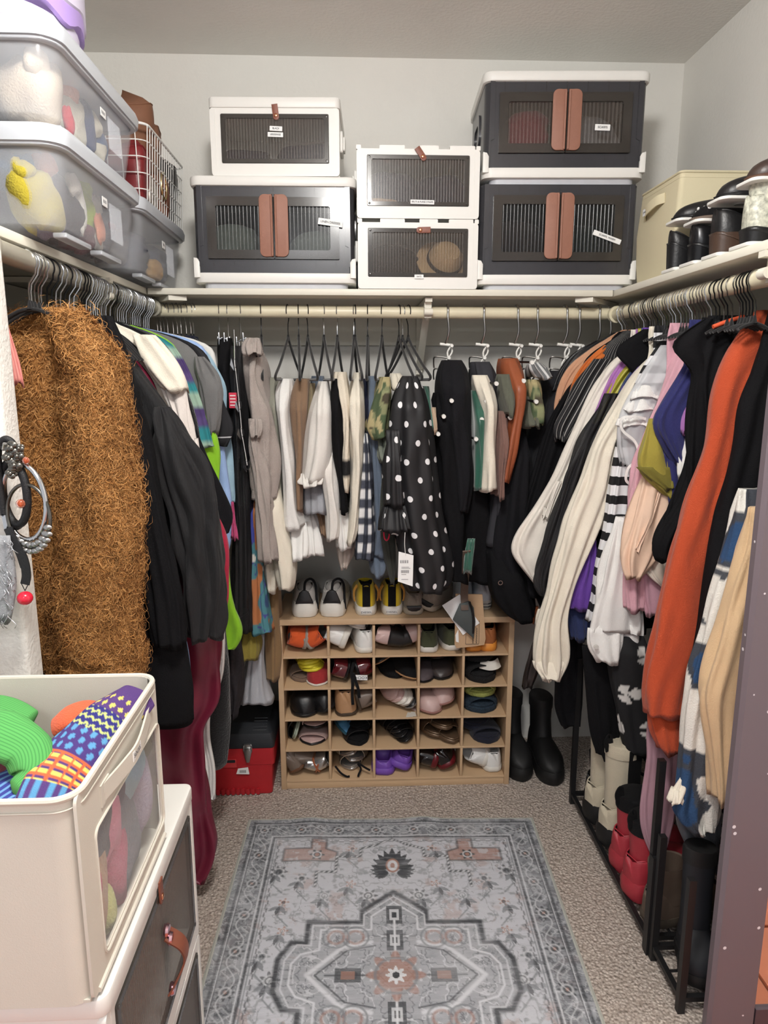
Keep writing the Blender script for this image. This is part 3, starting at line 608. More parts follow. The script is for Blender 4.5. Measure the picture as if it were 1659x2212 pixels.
m_ = MB(); strap(m_, curve([(.840, 2.085, 1.862), (.825, 2.055, 1.868), (.822, 2.02, 1.873), (.828, 1.985, 1.882), (.841, 1.965, 1.885)], 16), .026, .003, (-1, 0, 0)); m_.build('strap_handle', M_cube, g)
m_ = MB(); m_.plate(rrect(2.035, 2.062, 1.857, 1.875, .001, 1), 'x', .8215, .8225); lc = m_.build('label_card', M_card, g); text('JEANS', .007, lc, M_inkl, (.8210, 2.048, 1.866), Matrix.Rotation(-math.pi/2, 4, 'Z') @ RX)
MB().box(.8435, .8445, 1.955, 1.972, 1.868, 1.900).build('handle_patch', M_cube, g); MB().box(.8435, .8445, 2.078, 2.095, 1.848, 1.880).build('handle_patch', M_cube, g)
# ================= tubs on the left shelf =================
M_tub = mat('frosted_plastic', (226, 230, 236), .18, var=.01, alpha=.20); M_tubl = mat('frosted_lid', (202, 207, 214), .25, var=.01, alpha=.86)
def tub(label, x0, x1, y0, y1, z0, h, lid=True):
    t = thing('storage_tub', label, 'tub', ((x0+x1)/2, (y0+y1)/2, z0), 'frosted storage tubs'); z0 = z0+.001; Rg = []; tp = .022; tk = .0025
    def rr(i, z, r=.045): Q = rrect(x0+i, x1-i, y0+i, y1-i, r, 6); return np.stack([Q[:, 0], Q[:, 1], np.full(len(Q), z)], 1)
    zt = z0+h-(.03 if lid else .0)
    mb = MB(); mb.rings([rr(tp+.01, z0), rr(tp, z0+.012), rr(tp*.4, z0+.6*h), rr(.008, zt), rr(.008+tk, zt), rr(tp*.4+tk, z0+.6*h), rr(tp+tk, z0+.015)]); mb.build('body', M_tub, t, 50)
    mb = MB(); mb.rings([rr(-.0, zt-.012), rr(-.002, zt-.010), rr(-.002, zt+.004), rr(.003, zt+.006), rr(.008, zt+.004), rr(.008, zt-.012)], loop=True); mb.build('rim', M_tubl, t, 50)
    if lid:
        mb = MB(); mb.rings([rr(-.006, zt-.006), rr(-.008, zt+.012), rr(-.004, zt+.024), rr(.010, zt+.028), rr(.026, zt+.022), rr(.04, zt+.020)]); mb.build('lid', M_tubl, t, 50)
    for yy in (y0+.07, y1-.22):
        m2 = MB(); m2.plate(rrect(yy, yy+.13, z0-.0005, z0+.010, .004), 'x', x1-tp-.03, x1-tp-.004, bev=.002); m2.build('foot', M_tubl, t)
    # moulded wall panel ribs at the far end
    for k in range(9): MB().box(x1-.011, x1-.008, y1-.20+k*.009, y1-.1975+k*.009, z0+.035, z0+h*.60).build('moulded_rib', M_tub, t)
    m2 = MB(); m2.plate(rrect(y1-.245, y1-.215, z0+h*.52, z0+h*.62, .001, 1), 'x', x1-.0095, x1-.0085); o = m2.build('label_card', M_card, t); [MB().box(x1-.0085, x1-.0082, y1-.240+q*.004, y1-.238+q*.004, z0+h*.555, z0+h*.59).build('print_mark', M_inkl, o) for q in range(5)]
    return t
tub('frosted tub of soft toys lying on the left shelf at the front', -.910, -.520, 1.355, 1.835, ZS+.0, .185)
tub('frosted tub of cream soft toys stacked on the first toy tub', -.905, -.512, 1.350, 1.840, ZS+.187, .165)
tub('frosted tub of clothes under the wire basket near the corner', -.910, -.535, 1.885, 2.36, ZS, .195)
def lump(c, r, n, sd):
    rs = np.random.RandomState(sd); ph = rs.uniform(0, 6, 6); th = np.arange(n)*2*math.pi/n; k = n//2; Rg = []
    for i in range(k+1):
        p = max(.03, min(math.pi-.03, math.pi*i/k)); e = 1+.10*np.sin(2*th+ph[0]+p)+.08*np.sin(3*th+ph[1]-2*p)+.10*np.sin(3*p+ph[2]+th)+.05*np.sin(5*th+ph[3]+4*p)
        Rg.append(np.stack([np.cos(th)*math.sin(p)**.8*r[0]*e, np.sin(th)*math.sin(p)**.8*r[1]*e, np.full(n, math.cos(p)*r[2])*e], 1)+c)
    return MB().rings(Rg)
def toy(label, c, r, m, bits=(), name='soft_toy'):
    """plush toy: body blob plus head, limbs, patches: bits = (part, offset, radii, material)"""
    t = thing(name, label, 'toy', c, 'soft toys in the tubs'); c = np.array(c, float); lump(c, r, 28, int(abs(c[1])*1000)).build('body', m, t, 180)
    for nm, o, rr, mm in bits: lump(c+np.array(o), rr, 20, int(abs(o[1]+o[2])*999)).build(nm, mm, t, 180)
    return t
P_ = lambda n, c: fab('plush_'+n, c, bump=.7, bscale=260)
z1 = ZS+.012; Xt = -.60
toy('mustard plush toy with brown head against the tub front corner', (-.60, 1.43, z1+.055), (.045, .06, .05), P_('mustard', (172, 158, 52)), [('head', (.02, .005, .065), (.022, .022, .022), P_('tanhead', (184, 120, 92))), ('ear', (.0, -.05, .04), (.02, .02, .018), P_('mustard', (172, 158, 52)))])
toy('teal blue plush toy at the top of the front tub', (-.66, 1.46, z1+.115), (.055, .07, .032), P_('teal', (44, 96, 140)), [('head', (.045, -.02, .0), (.025, .03, .025), P_('teal2', (70, 120, 160)))])
toy('black plush monkey with white hands in the front tub', (-.61, 1.55, z1+.07), (.045, .055, .06), P_('blackfur', (40, 40, 48)), [('hand', (.045, -.02, .04), (.012, .026, .02), P_('whitefur', (220, 218, 210))), ('arm', (.042, .02, .0), (.01, .014, .045), P_('whitefur', (220, 218, 210)))])
toy('lime green frog plush with orange flower in the front tub', (-.605, 1.64, z1+.085), (.04, .04, .045), P_('lime', (166, 188, 76)), [('flower', (.045, .015, -.035), (.008, .026, .030), P_('peach', (222, 150, 122))), ('head', (.01, 0, .04), (.03, .03, .025), P_('lime', (166, 188, 76)))])
toy('maroon plush toy with white paw at the middle of the front tub', (-.61, 1.62, z1+.03), (.05, .05, .03), P_('maroon', (110, 66, 74)), [('paw', (.035, .05, .0), (.014, .03, .02), P_('whitefur', (220, 218, 210)))])
toy('dark grey plush toy at the far end of the front tub', (-.61, 1.74, z1+.06), (.05, .055, .055), P_('greyfur', (92, 92, 100)), [('nose', (.048, 0, .01), (.008, .012, .01), P_('maroon', (110, 66, 74)))])
toy('navy plush toy filling the back of the front tub', (-.72, 1.56, z1+.07), (.07, .13, .06), P_('navyfur', (52, 66, 104)), [('paw', (.06, .1, .02), (.02, .03, .02), P_('whitefur', (220, 218, 210)))])
toy('lilac plush toy low at the near end of the front tub', (-.61, 1.49, z1+.035), (.035, .04, .035), P_('lilacfur', (150, 140, 168)))
toy('white plush rabbit ears toward the far end of the front tub', (-.60, 1.70, z1+.10), (.03, .02, .04), P_('whitefur', (220, 218, 210)), [('ear', (.01, .03, .0), (.012, .014, .035), P_('whitefur', (220, 218, 210)))])
z2 = ZS+.187+.012
toy('oatmeal plush bear behind the dolls in the upper tub', (-.72, 1.66, z2+.06), (.06, .11, .055), P_('oatfur', (196, 176, 150)))
toy('slate plush toy at the far end of the upper tub', (-.62, 1.775, z2+.055), (.04, .035, .05), P_('slatefur', (86, 92, 112)))
toy('large cream plush animal in the upper tub corner', (-.60, 1.455, z2+.06), (.055, .065, .062), P_('creamfur', (222, 206, 184)), [('ear', (.03, -.04, .04), (.02, .03, .028), P_('creamfur', (222, 206, 184))), ('ribbon', (.045, .05, -.03), (.01, .012, .028), P_('red', (200, 40, 60)))])
toy('beige plush animal behind the cream one in the upper tub', (-.68, 1.52, z2+.08), (.06, .06, .045), P_('beigefur', (200, 184, 164)), [('head', (.05, .04, .01), (.03, .03, .03), P_('beigefur', (200, 184, 164)))])
toy('white and navy plush doll in the middle of the upper tub', (-.60, 1.60, z2+.06), (.045, .045, .055), P_('ivoryfur', (228, 222, 204)), [('scarf', (.02, .035, .0), (.03, .014, .055), P_('navyfur', (52, 66, 104))), ('head', (.01, -.01, .05), (.03, .03, .028), P_('peach', (222, 150, 122)))])
toy('blue and white plush doll toward the far end of the upper tub', (-.60, 1.72, z2+.06), (.045, .05, .05), P_('bluefur', (72, 104, 150)), [('head', (.02, -.04, .02), (.028, .028, .03), P_('ivoryfur', (228, 222, 204))), ('shirt', (.025, -.03, -.03), (.028, .03, .025), P_('ivoryfur', (228, 222, 204)))])
heap('dark blue folded clothes in the corner tub', (-.66, 2.02, ZS+.018), (.10, .10, .06), F_navy, 21); heap('grey folded clothes at the far end of the corner tub', (-.66, 2.23, ZS+.018), (.10, .09, .06), fab('slate', (96, 100, 110)), 22); heap('ochre folded cloth low in the corner tub', (-.575, 2.13, ZS+.018), (.018, .05, .03), fab('ochre', (186, 146, 84)), 23)
# round lavender box on the tubs
t = thing('round_box', 'round white box with purple dripping band on top of the tubs', 'box', (-.70, 1.51, ZS+.355)); M_lav = mat('pale_lavender_plastic', (210, 204, 224), .35, var=.01); M_pur = mat('purple_icing_band', (176, 150, 214), .35, var=.02)
c = (-.70, 1.51, ZS+.355)
MB().lathe(c, [(.02, 0), (.160, .0), (.166, .006), (.168, .075), (.15, .08)], 48).build('base', M_lav, t)
th = np.arange(64)*2*math.pi/64; Rg = [np.stack([c[0]+r*np.cos(th), c[1]+r*np.sin(th), c[2]+z+wv*(.006*np.sin(7*th)+.005*np.sin(11*th+1))], 1) for r, z, wv in ((.170, .038, 1), (.176, .042, 1), (.178, .07, .4), (.170, .075, 0))]
mb = MB(); mb.rings(Rg); mb.build('purple_band', M_pur, t); Rg = [np.stack([c[0]+r*np.cos(th), c[1]+r*np.sin(th), c[2]+z+wv*(.005*np.sin(6*th+2)+.004*np.sin(10*th))], 1) for r, z, wv in ((.176, .066, 1), (.181, .070, 1), (.182, .125, 0), (.175, .135, 0), (.05, .14, 0))]
mb = MB(); mb.rings(Rg); mb.build('lid', M_lav, t)
# wire basket with handbags
t = thing('wire_basket', 'white wire basket full of handbags on the corner tub', 'basket', (-.71, 2.24, ZS+.197)); M_wire = mat('white_coated_wire', (235, 235, 232), .35, var=.01)
bx0, bx1, by0, by1, bz0, bz1 = -.875, -.545, 2.02, 2.44, ZS+.2, ZS+.40
def rimloop(i, z, nm, r): Q = rrect(bx0+i, bx1-i, by0+i, by1-i, .03, 5); MB().tube(np.stack([Q[:, 0], Q[:, 1], np.full(len(Q), z)], 1), r, 8, loop=True).build(nm, M_wire, t)
rimloop(0, bz1, 'rim_wire', .0035); rimloop(.012, bz0+.004, 'base_wire', .003)
for k in range(1, 5): rimloop(.012-.012*k/5, bz0+(bz1-bz0)*k/5, 'side_wire', .0016)
for k in range(17):
    y = by0+.015+k*(by1-by0-.03)/16
    for x in (bx0, bx1): s = 1 if x > -.7 else -1; MB().tube([(x-s*.012, y, bz0+.004), (x, y, bz1)], .0014, 6).build('upright_wire', M_wire, t)
    MB().tube([(bx0+.012, y, bz0+.004), (bx1-.012, y, bz0+.004)], .0014, 6).build('floor_wire', M_wire, t)
for k in range(8):
    x = bx0+.03+k*(bx1-bx0-.06)/7
    for y, s in ((by0, -1), (by1, 1)): MB().tube([(x, y-s*.012, bz0+.004), (x, y, bz1)], .0014, 6).build('upright_wire', M_wire, t)
def bag(label, c, r, m, seed, handle=None, rz=0):
    t = thing('handbag', label, 'bag', c, 'handbags in the wire basket'); rs = np.random.RandomState(seed); th = np.arange(30)*2*math.pi/30; Rg = []
    for i in range(12):
        q = i/11; s = (.80+.25*math.sin(q*2.2))*(1 if q < .8 else 1-((q-.8)/.2)**2*.88); ww = 1+.04*np.sin(3*th+seed+q*3)+.03*np.sin(6*th+2*seed)
        X = np.sign(np.cos(th))*np.abs(np.cos(th))**.7*r[0]*s*ww; Y = np.sign(np.sin(th))*np.abs(np.sin(th))**.7*r[1]*s*ww*(1-.45*q*q)
        Rg.append(np.stack([c[0]+X*math.cos(rz)-Y*math.sin(rz), c[1]+X*math.sin(rz)+Y*math.cos(rz), np.full(30, c[2]+q*r[2])+.012*np.sin(2*th+seed)*q], 1))
    mb = MB(); mb.rings(Rg); mb.build('body', m, t, 180)
    if handle: MB().tube(curve([np.array(c)+np.array(p) for p in handle], 20), .005, 8).build('handle', m, t)
    e = [q*1.004+np.array([0, 0, 0]) for q in [Rg[9]]][0]; MB().tube(Rg[9], .0018, 6, loop=True).build('seam', m, t)
    return t
M_bb = mat('brown_suede', (122, 82, 60), .7, var=.1, scale=25, bump=.2, bscale=300); M_rb = mat('dark_red_leather', (122, 34, 38), .35, var=.15, scale=20, bump=.2, bscale=60); M_kb = mat('black_leather', (24, 23, 25), .38, var=.1, bump=.15, bscale=200); M_sn = mat('silver_snakeskin', (170, 160, 150), .3, metal=.4, var=.5, scale=90); M_brl = mat('brown_leather', (120, 66, 40), .42, var=.1, scale=20)
zb = bz0+.008
bag('brown suede hobo bag standing tallest in the wire basket', (-.64, 2.12, zb+.11), (.085, .075, .185), M_bb, 1, [(-.06, -.05, .12), (-.05, -.075, .20), (-.01, -.05, .19)])
bag('brown suede pouch behind the hobo bag in the wire basket', (-.64, 2.24, zb+.12), (.075, .06, .145), M_bb, 2)
bag('dark red leather bag showing through the basket front', (-.62, 2.075, zb), (.06, .045, .165), M_rb, 3)
bag('silver snakeskin clutch low in the wire basket', (-.585, 2.15, zb), (.025, .04, .09), M_sn, 4)
bag('black leather bag slumped over the basket rim', (-.62, 2.33, zb+.02), (.07, .08, .19), M_kb, 5)
bag('brown leather bag with ring in the middle of the basket', (-.58, 2.24, zb), (.028, .05, .12), M_brl, 6)
t = thing('metal_ring_handle', 'gold ring handle hanging inside the wire basket', 'handle', (-.552, 2.20, zb+.075)); MB().tube([(-.552, 2.20+.028*math.cos(a), zb+.08+.036*math.sin(a)) for a in np.linspace(0, 6.28, 24, endpoint=False)], .0035, 8, loop=True).build('ring', mat('pale_gold', (214, 196, 150), .25, metal=1), t)
# ================= boxes and sock bin in front of the left wall =================
a_ = white_box('white box with smoked ribbed front at the bottom of the floor stack', .475, .325, .24, False, (0, 0), (), False, 'ribbed boxes in the floor stack'); put(a_, (-.318, .985, .001), math.pi/2)
b_ = white_box('white box with ribbed front and long leather strap under the sock bin', .475, .318, .24, True, (0, 0), (), False, 'ribbed boxes in the floor stack'); put(b_, (-.318, .985, .329), math.pi/2)
st = MB(); strap(st, curve([(0, -.008, .20), (.006, -.030, .175), (.01, -.034, .145), (.004, -.02, .11), (0, -.008, .09)], 20), .026, .003, (0, -1, 0))
o = st.build('long_strap', M_strap, None); o.parent = b_
for z, y in ((.205, -.009), (.19, -.014), (.095, -.012)): r = MB().lathe((0, y, z), [(.010, .004), (.011, 0), (.009, -.004), (.001, -.005)], 16, axis='y').build('snap_rivet', mat('pink_chrome', (214, 176, 190), .12, metal=1), None); r.parent = o
M_bin = mat('cream_nonwoven', (212, 207, 195), .85, var=.03, scale=6, bump=.1, bscale=700)
t = thing('sock_bin', 'cream fabric bin with clear window full of bright socks', 'bin', (-.50, .91, .652)); sx0, sx1, sy0, sy1, sz0, sz1 = -.70, -.326, .735, 1.078, .653, .932
# body walls; the right wall carries the window
Rg = []
def ring(x0, x1, y0, y1, z, r=.035): Q = rrect(x0, x1, y0, y1, r, 6); return np.stack([Q[:, 0], Q[:, 1], np.full(len(Q), z)], 1)
mb = MB(); mb.box(sx0+.005, sx1-.005, sy0+.005, sy1-.005, sz0, sz0+.004)
P3 = rrect(sx0, sx1, sy0, sy1, .03, 6); order = list(range(4, 28))  # from just past the right-far corner round to the right-near corner
Oo = np.concatenate([P3[3:7], P3[7:], P3[:0]]); n0 = len(Oo); In = rrect(sx0+.004, sx1-.004, sy0+.004, sy1-.004, .027, 6)[3:]
k3 = lambda Q, z: np.stack([Q[:, 0], Q[:, 1], np.full(len(Q), z)], 1)
mb.rings([k3(Oo, sz0), k3(Oo, sz1), k3(In, sz1), k3(In, sz0)], closed=False, loop=True)
frame(mb, sy0+.005, sy1-.012, sz0, sz1, sy0+.052, sy1-.020, sz0+.030, sz1-.078, 'x', sx1-.004, sx1, .012, .012)
mb.build('body', M_bin, t, 50)
MB().box(sx1-.0025, sx1-.0015, sy0+.05, sy1-.014, sz0+.024, sz1-.072).build('clear_window', mat('clear_vinyl', (236, 240, 240), .05, var=0, alpha=.16), t)
Q = rrect(sx0, sx1, sy0, sy1, .03, 8); MB().tube(k3(Q, sz1), .0042, 8, loop=True).build('rim_piping', M_bin, t); MB().tube(k3(rrect(sx0-.001, sx1+.0012, sy0-.0012, sy1+.001, .03, 8), sz1-.015), .001, 6, loop=True).build('rim_stitching', M_bin, t)
MB().tube([(sx1+.001, y, z) for y, z in rrect(sy0+.048, sy1-.014, sz0+.026, sz1-.074, .012, 6)], .0018, 6, loop=True).build('window_piping', M_bin, t)
MB().tube([(sx1, sy0+.02, sz0+.003), (sx1+.001, sy1-.02, sz0+.003)], .004, 8).build('bottom_piping', M_bin, t)
m2 = MB(); strap(m2, curve([(sx1+.001, sy0+.085, sz1-.044), (sx1+.008, sy0+.15, sz1-.047), (sx1+.011, sy0+.20, sz1-.046), (sx1+.001, sy1-.055, sz1-.038)], 18), .024, .003, (1, 0, 0)); m2.build('strap_handle', M_bin, t)
MB().box(sx1, sx1+.002, sy0+.075, sy0+.105, sz1-.060, sz1-.030).build('handle_patch', M_bin, t)
m2 = MB(); m2.box(sx1+.0105, sx1+.0125, sy0+.17, sy0+.205, sz1-.053, sz1-.039); lc = m2.build('label_card', M_card, t); text('SOCKS', .009, lc, M_inkl, (sx1+.013, sy0+.187, sz1-.046), Matrix.Rotation(math.pi/2, 4, 'Z') @ RX)
# ---- socks
def sock(label, path, w, m, colf=None, seed=0, tk=.45, n=40, kk=60, rib=0, name='sock'):
    C = curve(path, kk); T = np.gradient(C, axis=0); T /= np.linalg.norm(T, axis=1)[:, None]; s = np.concatenate([[0], np.cumsum(np.linalg.norm(np.diff(C, axis=0), axis=1))]); t_ = s/s[-1]
    ww = np.interp(t_, np.linspace(0, 1, len(w)), w); th = np.arange(n)*2*math.pi/n; Rg = []; rs = np.random.RandomState(seed); ph = rs.uniform(0, 6, 4)
    for i in range(len(C)):
        up = np.array([.35, -.35, 1.]); B = np.cross(T[i], up); B /= np.linalg.norm(B); U = np.cross(B, T[i])
        e = 1+.05*np.sin(3*th+ph[0]+s[i]*40)+.03*np.sin(5*th+ph[1]-s[i]*60)+(rib*np.sin(20*th))
        f = min(1, .25+i*.35, .25+(len(C)-1-i)*.35)
        Rg.append(C[i]+ww[i]*f*e[:, None]*(np.cos(th)[:, None]*B+tk*np.sin(th)[:, None]*U))
    Rg = np.array(Rg); mb = MB(); Cc = None
    if colf is not None: Cc = colf(np.broadcast_to(th*ww.mean()*1.35, Rg.shape[:2]), np.broadcast_to(s[:, None], Rg.shape[:2]))
    mb.rings(Rg, col=Cc, uv=np.stack([np.broadcast_to(th*ww.mean(), Rg.shape[:2]), np.broadcast_to(s[:, None], Rg.shape[:2])], 2).reshape(-1, 2)); o = mb.build(name, m, None, 180); return tag(o, label, 'sock', 'socks in the cream bin')
def fairisle(u, v):
    C = np.zeros(u.shape+(3,)); pu, or_, ye, bl, na, li = [np.array(lin(c)) for c in ((88, 60, 124), (222, 106, 66), (232, 214, 110), (96, 160, 206), (48, 46, 124), (198, 210, 130))]
    C[:] = pu; q = v/.245
    def z(a, b): return (q >= a) & (q < b)
    C[z(0, .16)] = pu; m = z(.16, .30); du = ((u % .020)-.010); dv = ((v % .018)-.009); C[m & (np.abs(du)+np.abs(dv) < .0062)] = ye
    m = z(.30, .47); C[m] = na; zz = np.abs(((u % .016)/.008)-1)*.006; C[m & (((v-zz) % .013) < .0045)] = li
    m = z(.47, .66); C[m] = pu*.6+na*.4; du = (((u+np.floor(v/.016)*.011) % .022)-.011); dv = ((v % .016)-.008); C[m & (np.hypot(du, dv) < .0058)] = bl
    m = z(.66, .84); C[m] = or_; C[m & ((v % .012) < .005) & ((u % .022) > .006)] = ye; C[m & ((v % .012) > .009) & ((u % .022) > .006)] = pu
    m = z(.84, 1.1); C[m] = pu; C[m & ((u % .022) > .012)] = bl
    return C
M_vsock = vcol('knit_pattern', .9, .6, 700)
zs = sz1; M_grn = pattern('green_rib_knit', 'cols', (92, 172, 92), (74, 148, 78), .0042, .95, .35)
sock('second green sock lying behind the balled one', [(-.62, 1.0, zs-.03), (-.56, 1.01, zs-.028), (-.50, 1.0, zs-.045)], [.03, .036, .028], M_grn, None, 31, .5)
sock('blue and navy patterned sock beneath the fair isle sock', [(-.50, .90, zs-.07), (-.44, .85, zs-.075), (-.40, .80, zs-.085), (-.38, .77, zs-.10)], [.03, .036, .034, .026], pattern('sock_rows', 'rows', (58, 66, 150), (110, 160, 210), .012, .9, .4), None, 32, .45)
for k, (xx, yy, cc) in enumerate(((-.62, .86, (70, 60, 90)), (-.55, .96, (120, 60, 70)), (-.47, .94, (60, 80, 110)), (-.40, 1.03, (90, 90, 60)), (-.40, .90, (60, 50, 80)))): sock('dark folded sock buried deep in the bin, %s' % ('near left', 'far left', 'middle', 'far right', 'right')[k], [(xx-.05, yy+.02, zs-.115), (xx, yy, zs-.105), (xx+.05, yy-.02, zs-.115)], [.05, .06, .05], fab('deep_sock%d' % k, cc, bump=.6), None, 50+k, .7)
sock('purple fair isle sock with yellow stars and orange band in the cream bin', [(-.345, 1.045, zs-.018), (-.36, .995, zs-.020), (-.385, .93, zs-.035), (-.405, .865, zs-.055), (-.41, .81, zs-.085)], [.030, .038, .040, .042, .038], M_vsock, fairisle, 1, .42, 96, 150)
sock('bright green ribbed sock balled up at the left of the bin', [(-.575, .93, zs-.012), (-.535, .92, zs-.004), (-.49, .905, zs-.010), (-.45, .895, zs-.028), (-.435, .87, zs-.05), (-.45, .845, zs-.06)], [.024, .034, .038, .034, .030, .018], M_grn, None, 2, .62, 60, 60, .02)
sock('orange sock cuff between the green and purple socks', [(-.46, 1.0, zs-.05), (-.44, 1.0, zs-.035), (-.415, 1.01, zs-.03), (-.395, 1.02, zs-.04)], [.022, .024, .022, .02], fab('orange_knit', (226, 106, 72), bump=.6), None, 3, .55)
sock('orange sock at the lower left under the green one', [(-.57, .86, zs-.06), (-.52, .83, zs-.062), (-.46, .80, zs-.075), (-.42, .79, zs-.09)], [.03, .034, .03, .02], fab('orange_knit', (226, 106, 72), bump=.6), None, 4, .4)
sock('navy sock at the front left rim of the bin', [(-.58, .80, zs-.05), (-.54, .79, zs-.05), (-.49, .785, zs-.065)], [.03, .035, .024], fab('navy_knit', (30, 32, 52), bump=.6), None, 5, .5)
sock('navy sock with white edge behind the green sock', [(-.44, .985, zs-.055), (-.425, .965, zs-.05), (-.405, .95, zs-.06)], [.016, .018, .014], fab('navy_knit', (30, 32, 52), bump=.6), None, 6, .6)
sock('yellow dotted sock toe beside the purple fair isle sock', [(-.435, .915, zs-.045), (-.425, .895, zs-.045), (-.425, .87, zs-.055)], [.012, .018, .014], fab('yellow_knit', (206, 208, 92), bump=.6), None, 7, .6)
sock('taupe sock under the orange sock at the front rim', [(-.47, .80, zs-.075), (-.44, .785, zs-.082), (-.42, .78, zs-.09)], [.02, .022, .014], fab('taupe_knit', (150, 122, 108), bump=.6), None, 8, .5)
sock('green sock tucked at the far right of the bin', [(-.352, 1.0, zs-.06), (-.350, .97, zs-.062), (-.352, .95, zs-.07)], [.014, .016, .012], fab('green2_knit', (66, 140, 74), bump=.6), None, 9, .6)
# socks seen through the window
xw = sx1-.034
for lb, y, z, ry, rz_, c, sd in (('tan fuzzy sock upright behind the clear bin window', .83, .735, .022, .065, (186, 150, 118), 1), ('pink sock behind the clear bin window', .90, .79, .028, .05, (216, 130, 156), 2), ('grey fuzzy sock low behind the clear bin window', .95, .73, .04, .055, (120, 122, 132), 3), ('rose melange sock behind the clear bin window', .905, .71, .022, .05, (186, 96, 120), 4), ('pale blue sock behind the top of the bin window', .985, .82, .04, .03, (150, 178, 190), 5), ('magenta sock at the near edge of the bin window', .800, .775, .014, .035, (190, 40, 96), 6), ('lime yellow sock at the bottom of the bin window', .85, .685, .018, .028, (190, 190, 120), 7), ('grey lilac sock at the far end of the bin window', 1.03, .765, .026, .06, (170, 160, 178), 8), ('charcoal sock filling behind the bin window', .87, .80, .05, .03, (70, 66, 74), 9)):
    tag(lump(np.array([xw+.004, y, z]), (.020, ry*1.5, rz_*1.25), 32, 40+sd).build('sock', fab('win_sock%d' % sd, c, bump=.8, bscale=250), None, 180), lb, 'sock', 'socks in the cream bin')
# ================= hangers =================
M_velvet = mat('black_velvet', (14, 14, 16), .9, var=.02, sheen=.3); M_bhook = mat('black_hook', (22, 22, 24), .35, metal=.6)
def hanger_proto(name, label, mh, ma, group, bar=False, span=.125, wire=.0032, hook=.0016, dz=.089):
    """origin at the rod centre; hook round the rod, hanger plane x-z"""
    t = thing(name, label, 'hanger', (0, 0, 0), group); r = .0205
    ang = np.linspace(math.radians(-35), math.radians(205), 20); P = [(r*math.cos(a), 0, r*math.sin(a)) for a in ang][::-1]
    P += [(.015, 0, -.022), (.002, 0, -.040), (0, 0, -.055), (0, 0, -.080)]
    MB().tube(P, hook, 7).build('hook', mh, t)
    if bar:
        s = MB(); s.tube([(0, 0, -.070), (0, 0, -.082), (.003, 0, -.09)], [.003, .0055, .004], 8); 
        for sg in (-1, 1): s.tube(curve([(0, 0, -.078), (sg*.035, 0, -.105), (sg*.12, 0, -.160), (sg*(span-.01), 0, -.192), (sg*span, 0, -.203), (sg*(span-.012), 0, -.209)], 24), .0042, 8)
        s.build('shoulders', ma, t); MB().tube([(-span+.01, 0, -.208), (0, 0, -.210), (span-.01, 0, -.208)], .0042, 8).build('trouser_bar', ma, t)
    else:
        s = MB(); s.tube([(0, 0, -.070), (0, 0, -.086)], [.0022, .006], 8)
        s.tube(curve([(-span, 0, -.086-dz), (-span*.64, 0, -.086-dz*.47), (-span*.24, 0, -.086-dz*.09), (0, 0, -.086), (span*.24, 0, -.086-dz*.09), (span*.64, 0, -.086-dz*.47), (span, 0, -.086-dz)], 36), wire, 8); s.build('shoulders', ma, t)
    return t
GL, GR = 'chrome hook hangers on the left rod', 'chrome hook hangers on the right rod'
LBL, LBR = 'slim hanger with chrome hook crowded on the left rod', 'slim hanger with chrome hook crowded on the right rod'
hp = hanger_proto('clothes_hanger', LBL, M_chrome, M_velvet, GL)
hb = hanger_proto('black_hanger', 'black hook hanger wedged among chrome hooks on the left rod', M_bhook, M_velvet, 'black hook hangers on the left rod')
hq = hanger_proto('chrome_hanger', LBR, M_chrome, M_velvet, GR, span=.03, dz=.012); hz = hanger_proto('black_hook_hanger', 'black hook hanger wedged among chrome hooks on the right rod', M_bhook, M_velvet, 'black hook hangers on the right rod', span=.03, dz=.012)
first = {}
def place_hanger(p, loc, rz, label, group):
    if p.name not in first: first[p.name] = 1; o = p; o.location = [float(v) for v in loc]; o.rotation_euler = (0, 0, rz)
    else: o = dup(p, loc, (0, 0, rz))
    o['label'] = label; o['group'] = group; return o
rs = np.random.RandomState(4)
def rodz(side): return 1.6225 if side < 0 else 1.605
ysL = list(np.sort(np.concatenate([[1.385, 1.395, 1.41, 1.425, 1.44], np.linspace(1.465, 1.60, 7), np.linspace(1.63, 1.80, 13), np.linspace(1.83, 2.165, 20)])+0))
for i, y in enumerate(ysL):
    bk = i in (5, 6, 9, 12, 13, 14, 26); place_hanger(hb if bk else hp, (-.610, y+rs.uniform(-.002, .002), rodz(-1)), rs.uniform(-.12, .12), 'black hook hanger wedged among chrome hooks on the left rod' if bk else LBL, 'black hook hangers on the left rod' if bk else GL)
ysR = list(np.sort(np.concatenate([np.linspace(1.44, 1.50, 6), np.linspace(1.53, 1.60, 5), np.linspace(1.62, 2.00, 26), [2.03, 2.05, 2.07, 2.12, 2.135, 2.16]])))
for i, y in enumerate(ysR):
    bk = i in (1, 2, 3, 4, 7, 9, 10, 30, 34, 39); place_hanger(hz if bk else hq, (.822, y+rs.uniform(-.002, .002), rodz(1)), rs.uniform(-.12, .12)+math.pi, 'black hook hanger wedged among chrome hooks on the right rod' if bk else LBR, 'black hook hangers on the right rod' if bk else GR)
hv = hanger_proto('trouser_hanger', 'black velvet hanger on the back rod', M_bhook, M_velvet, 'black velvet trouser hangers on the back rod', True, .19)
hc = hanger_proto('velvet_hanger', 'black velvet hanger with chrome hook on the back rod', M_chrome, M_velvet, 'chrome hook velvet hangers on the back rod', True, .19)
def bxat(px, Y=2.25, py=670): return at(px, py, Y)[0]
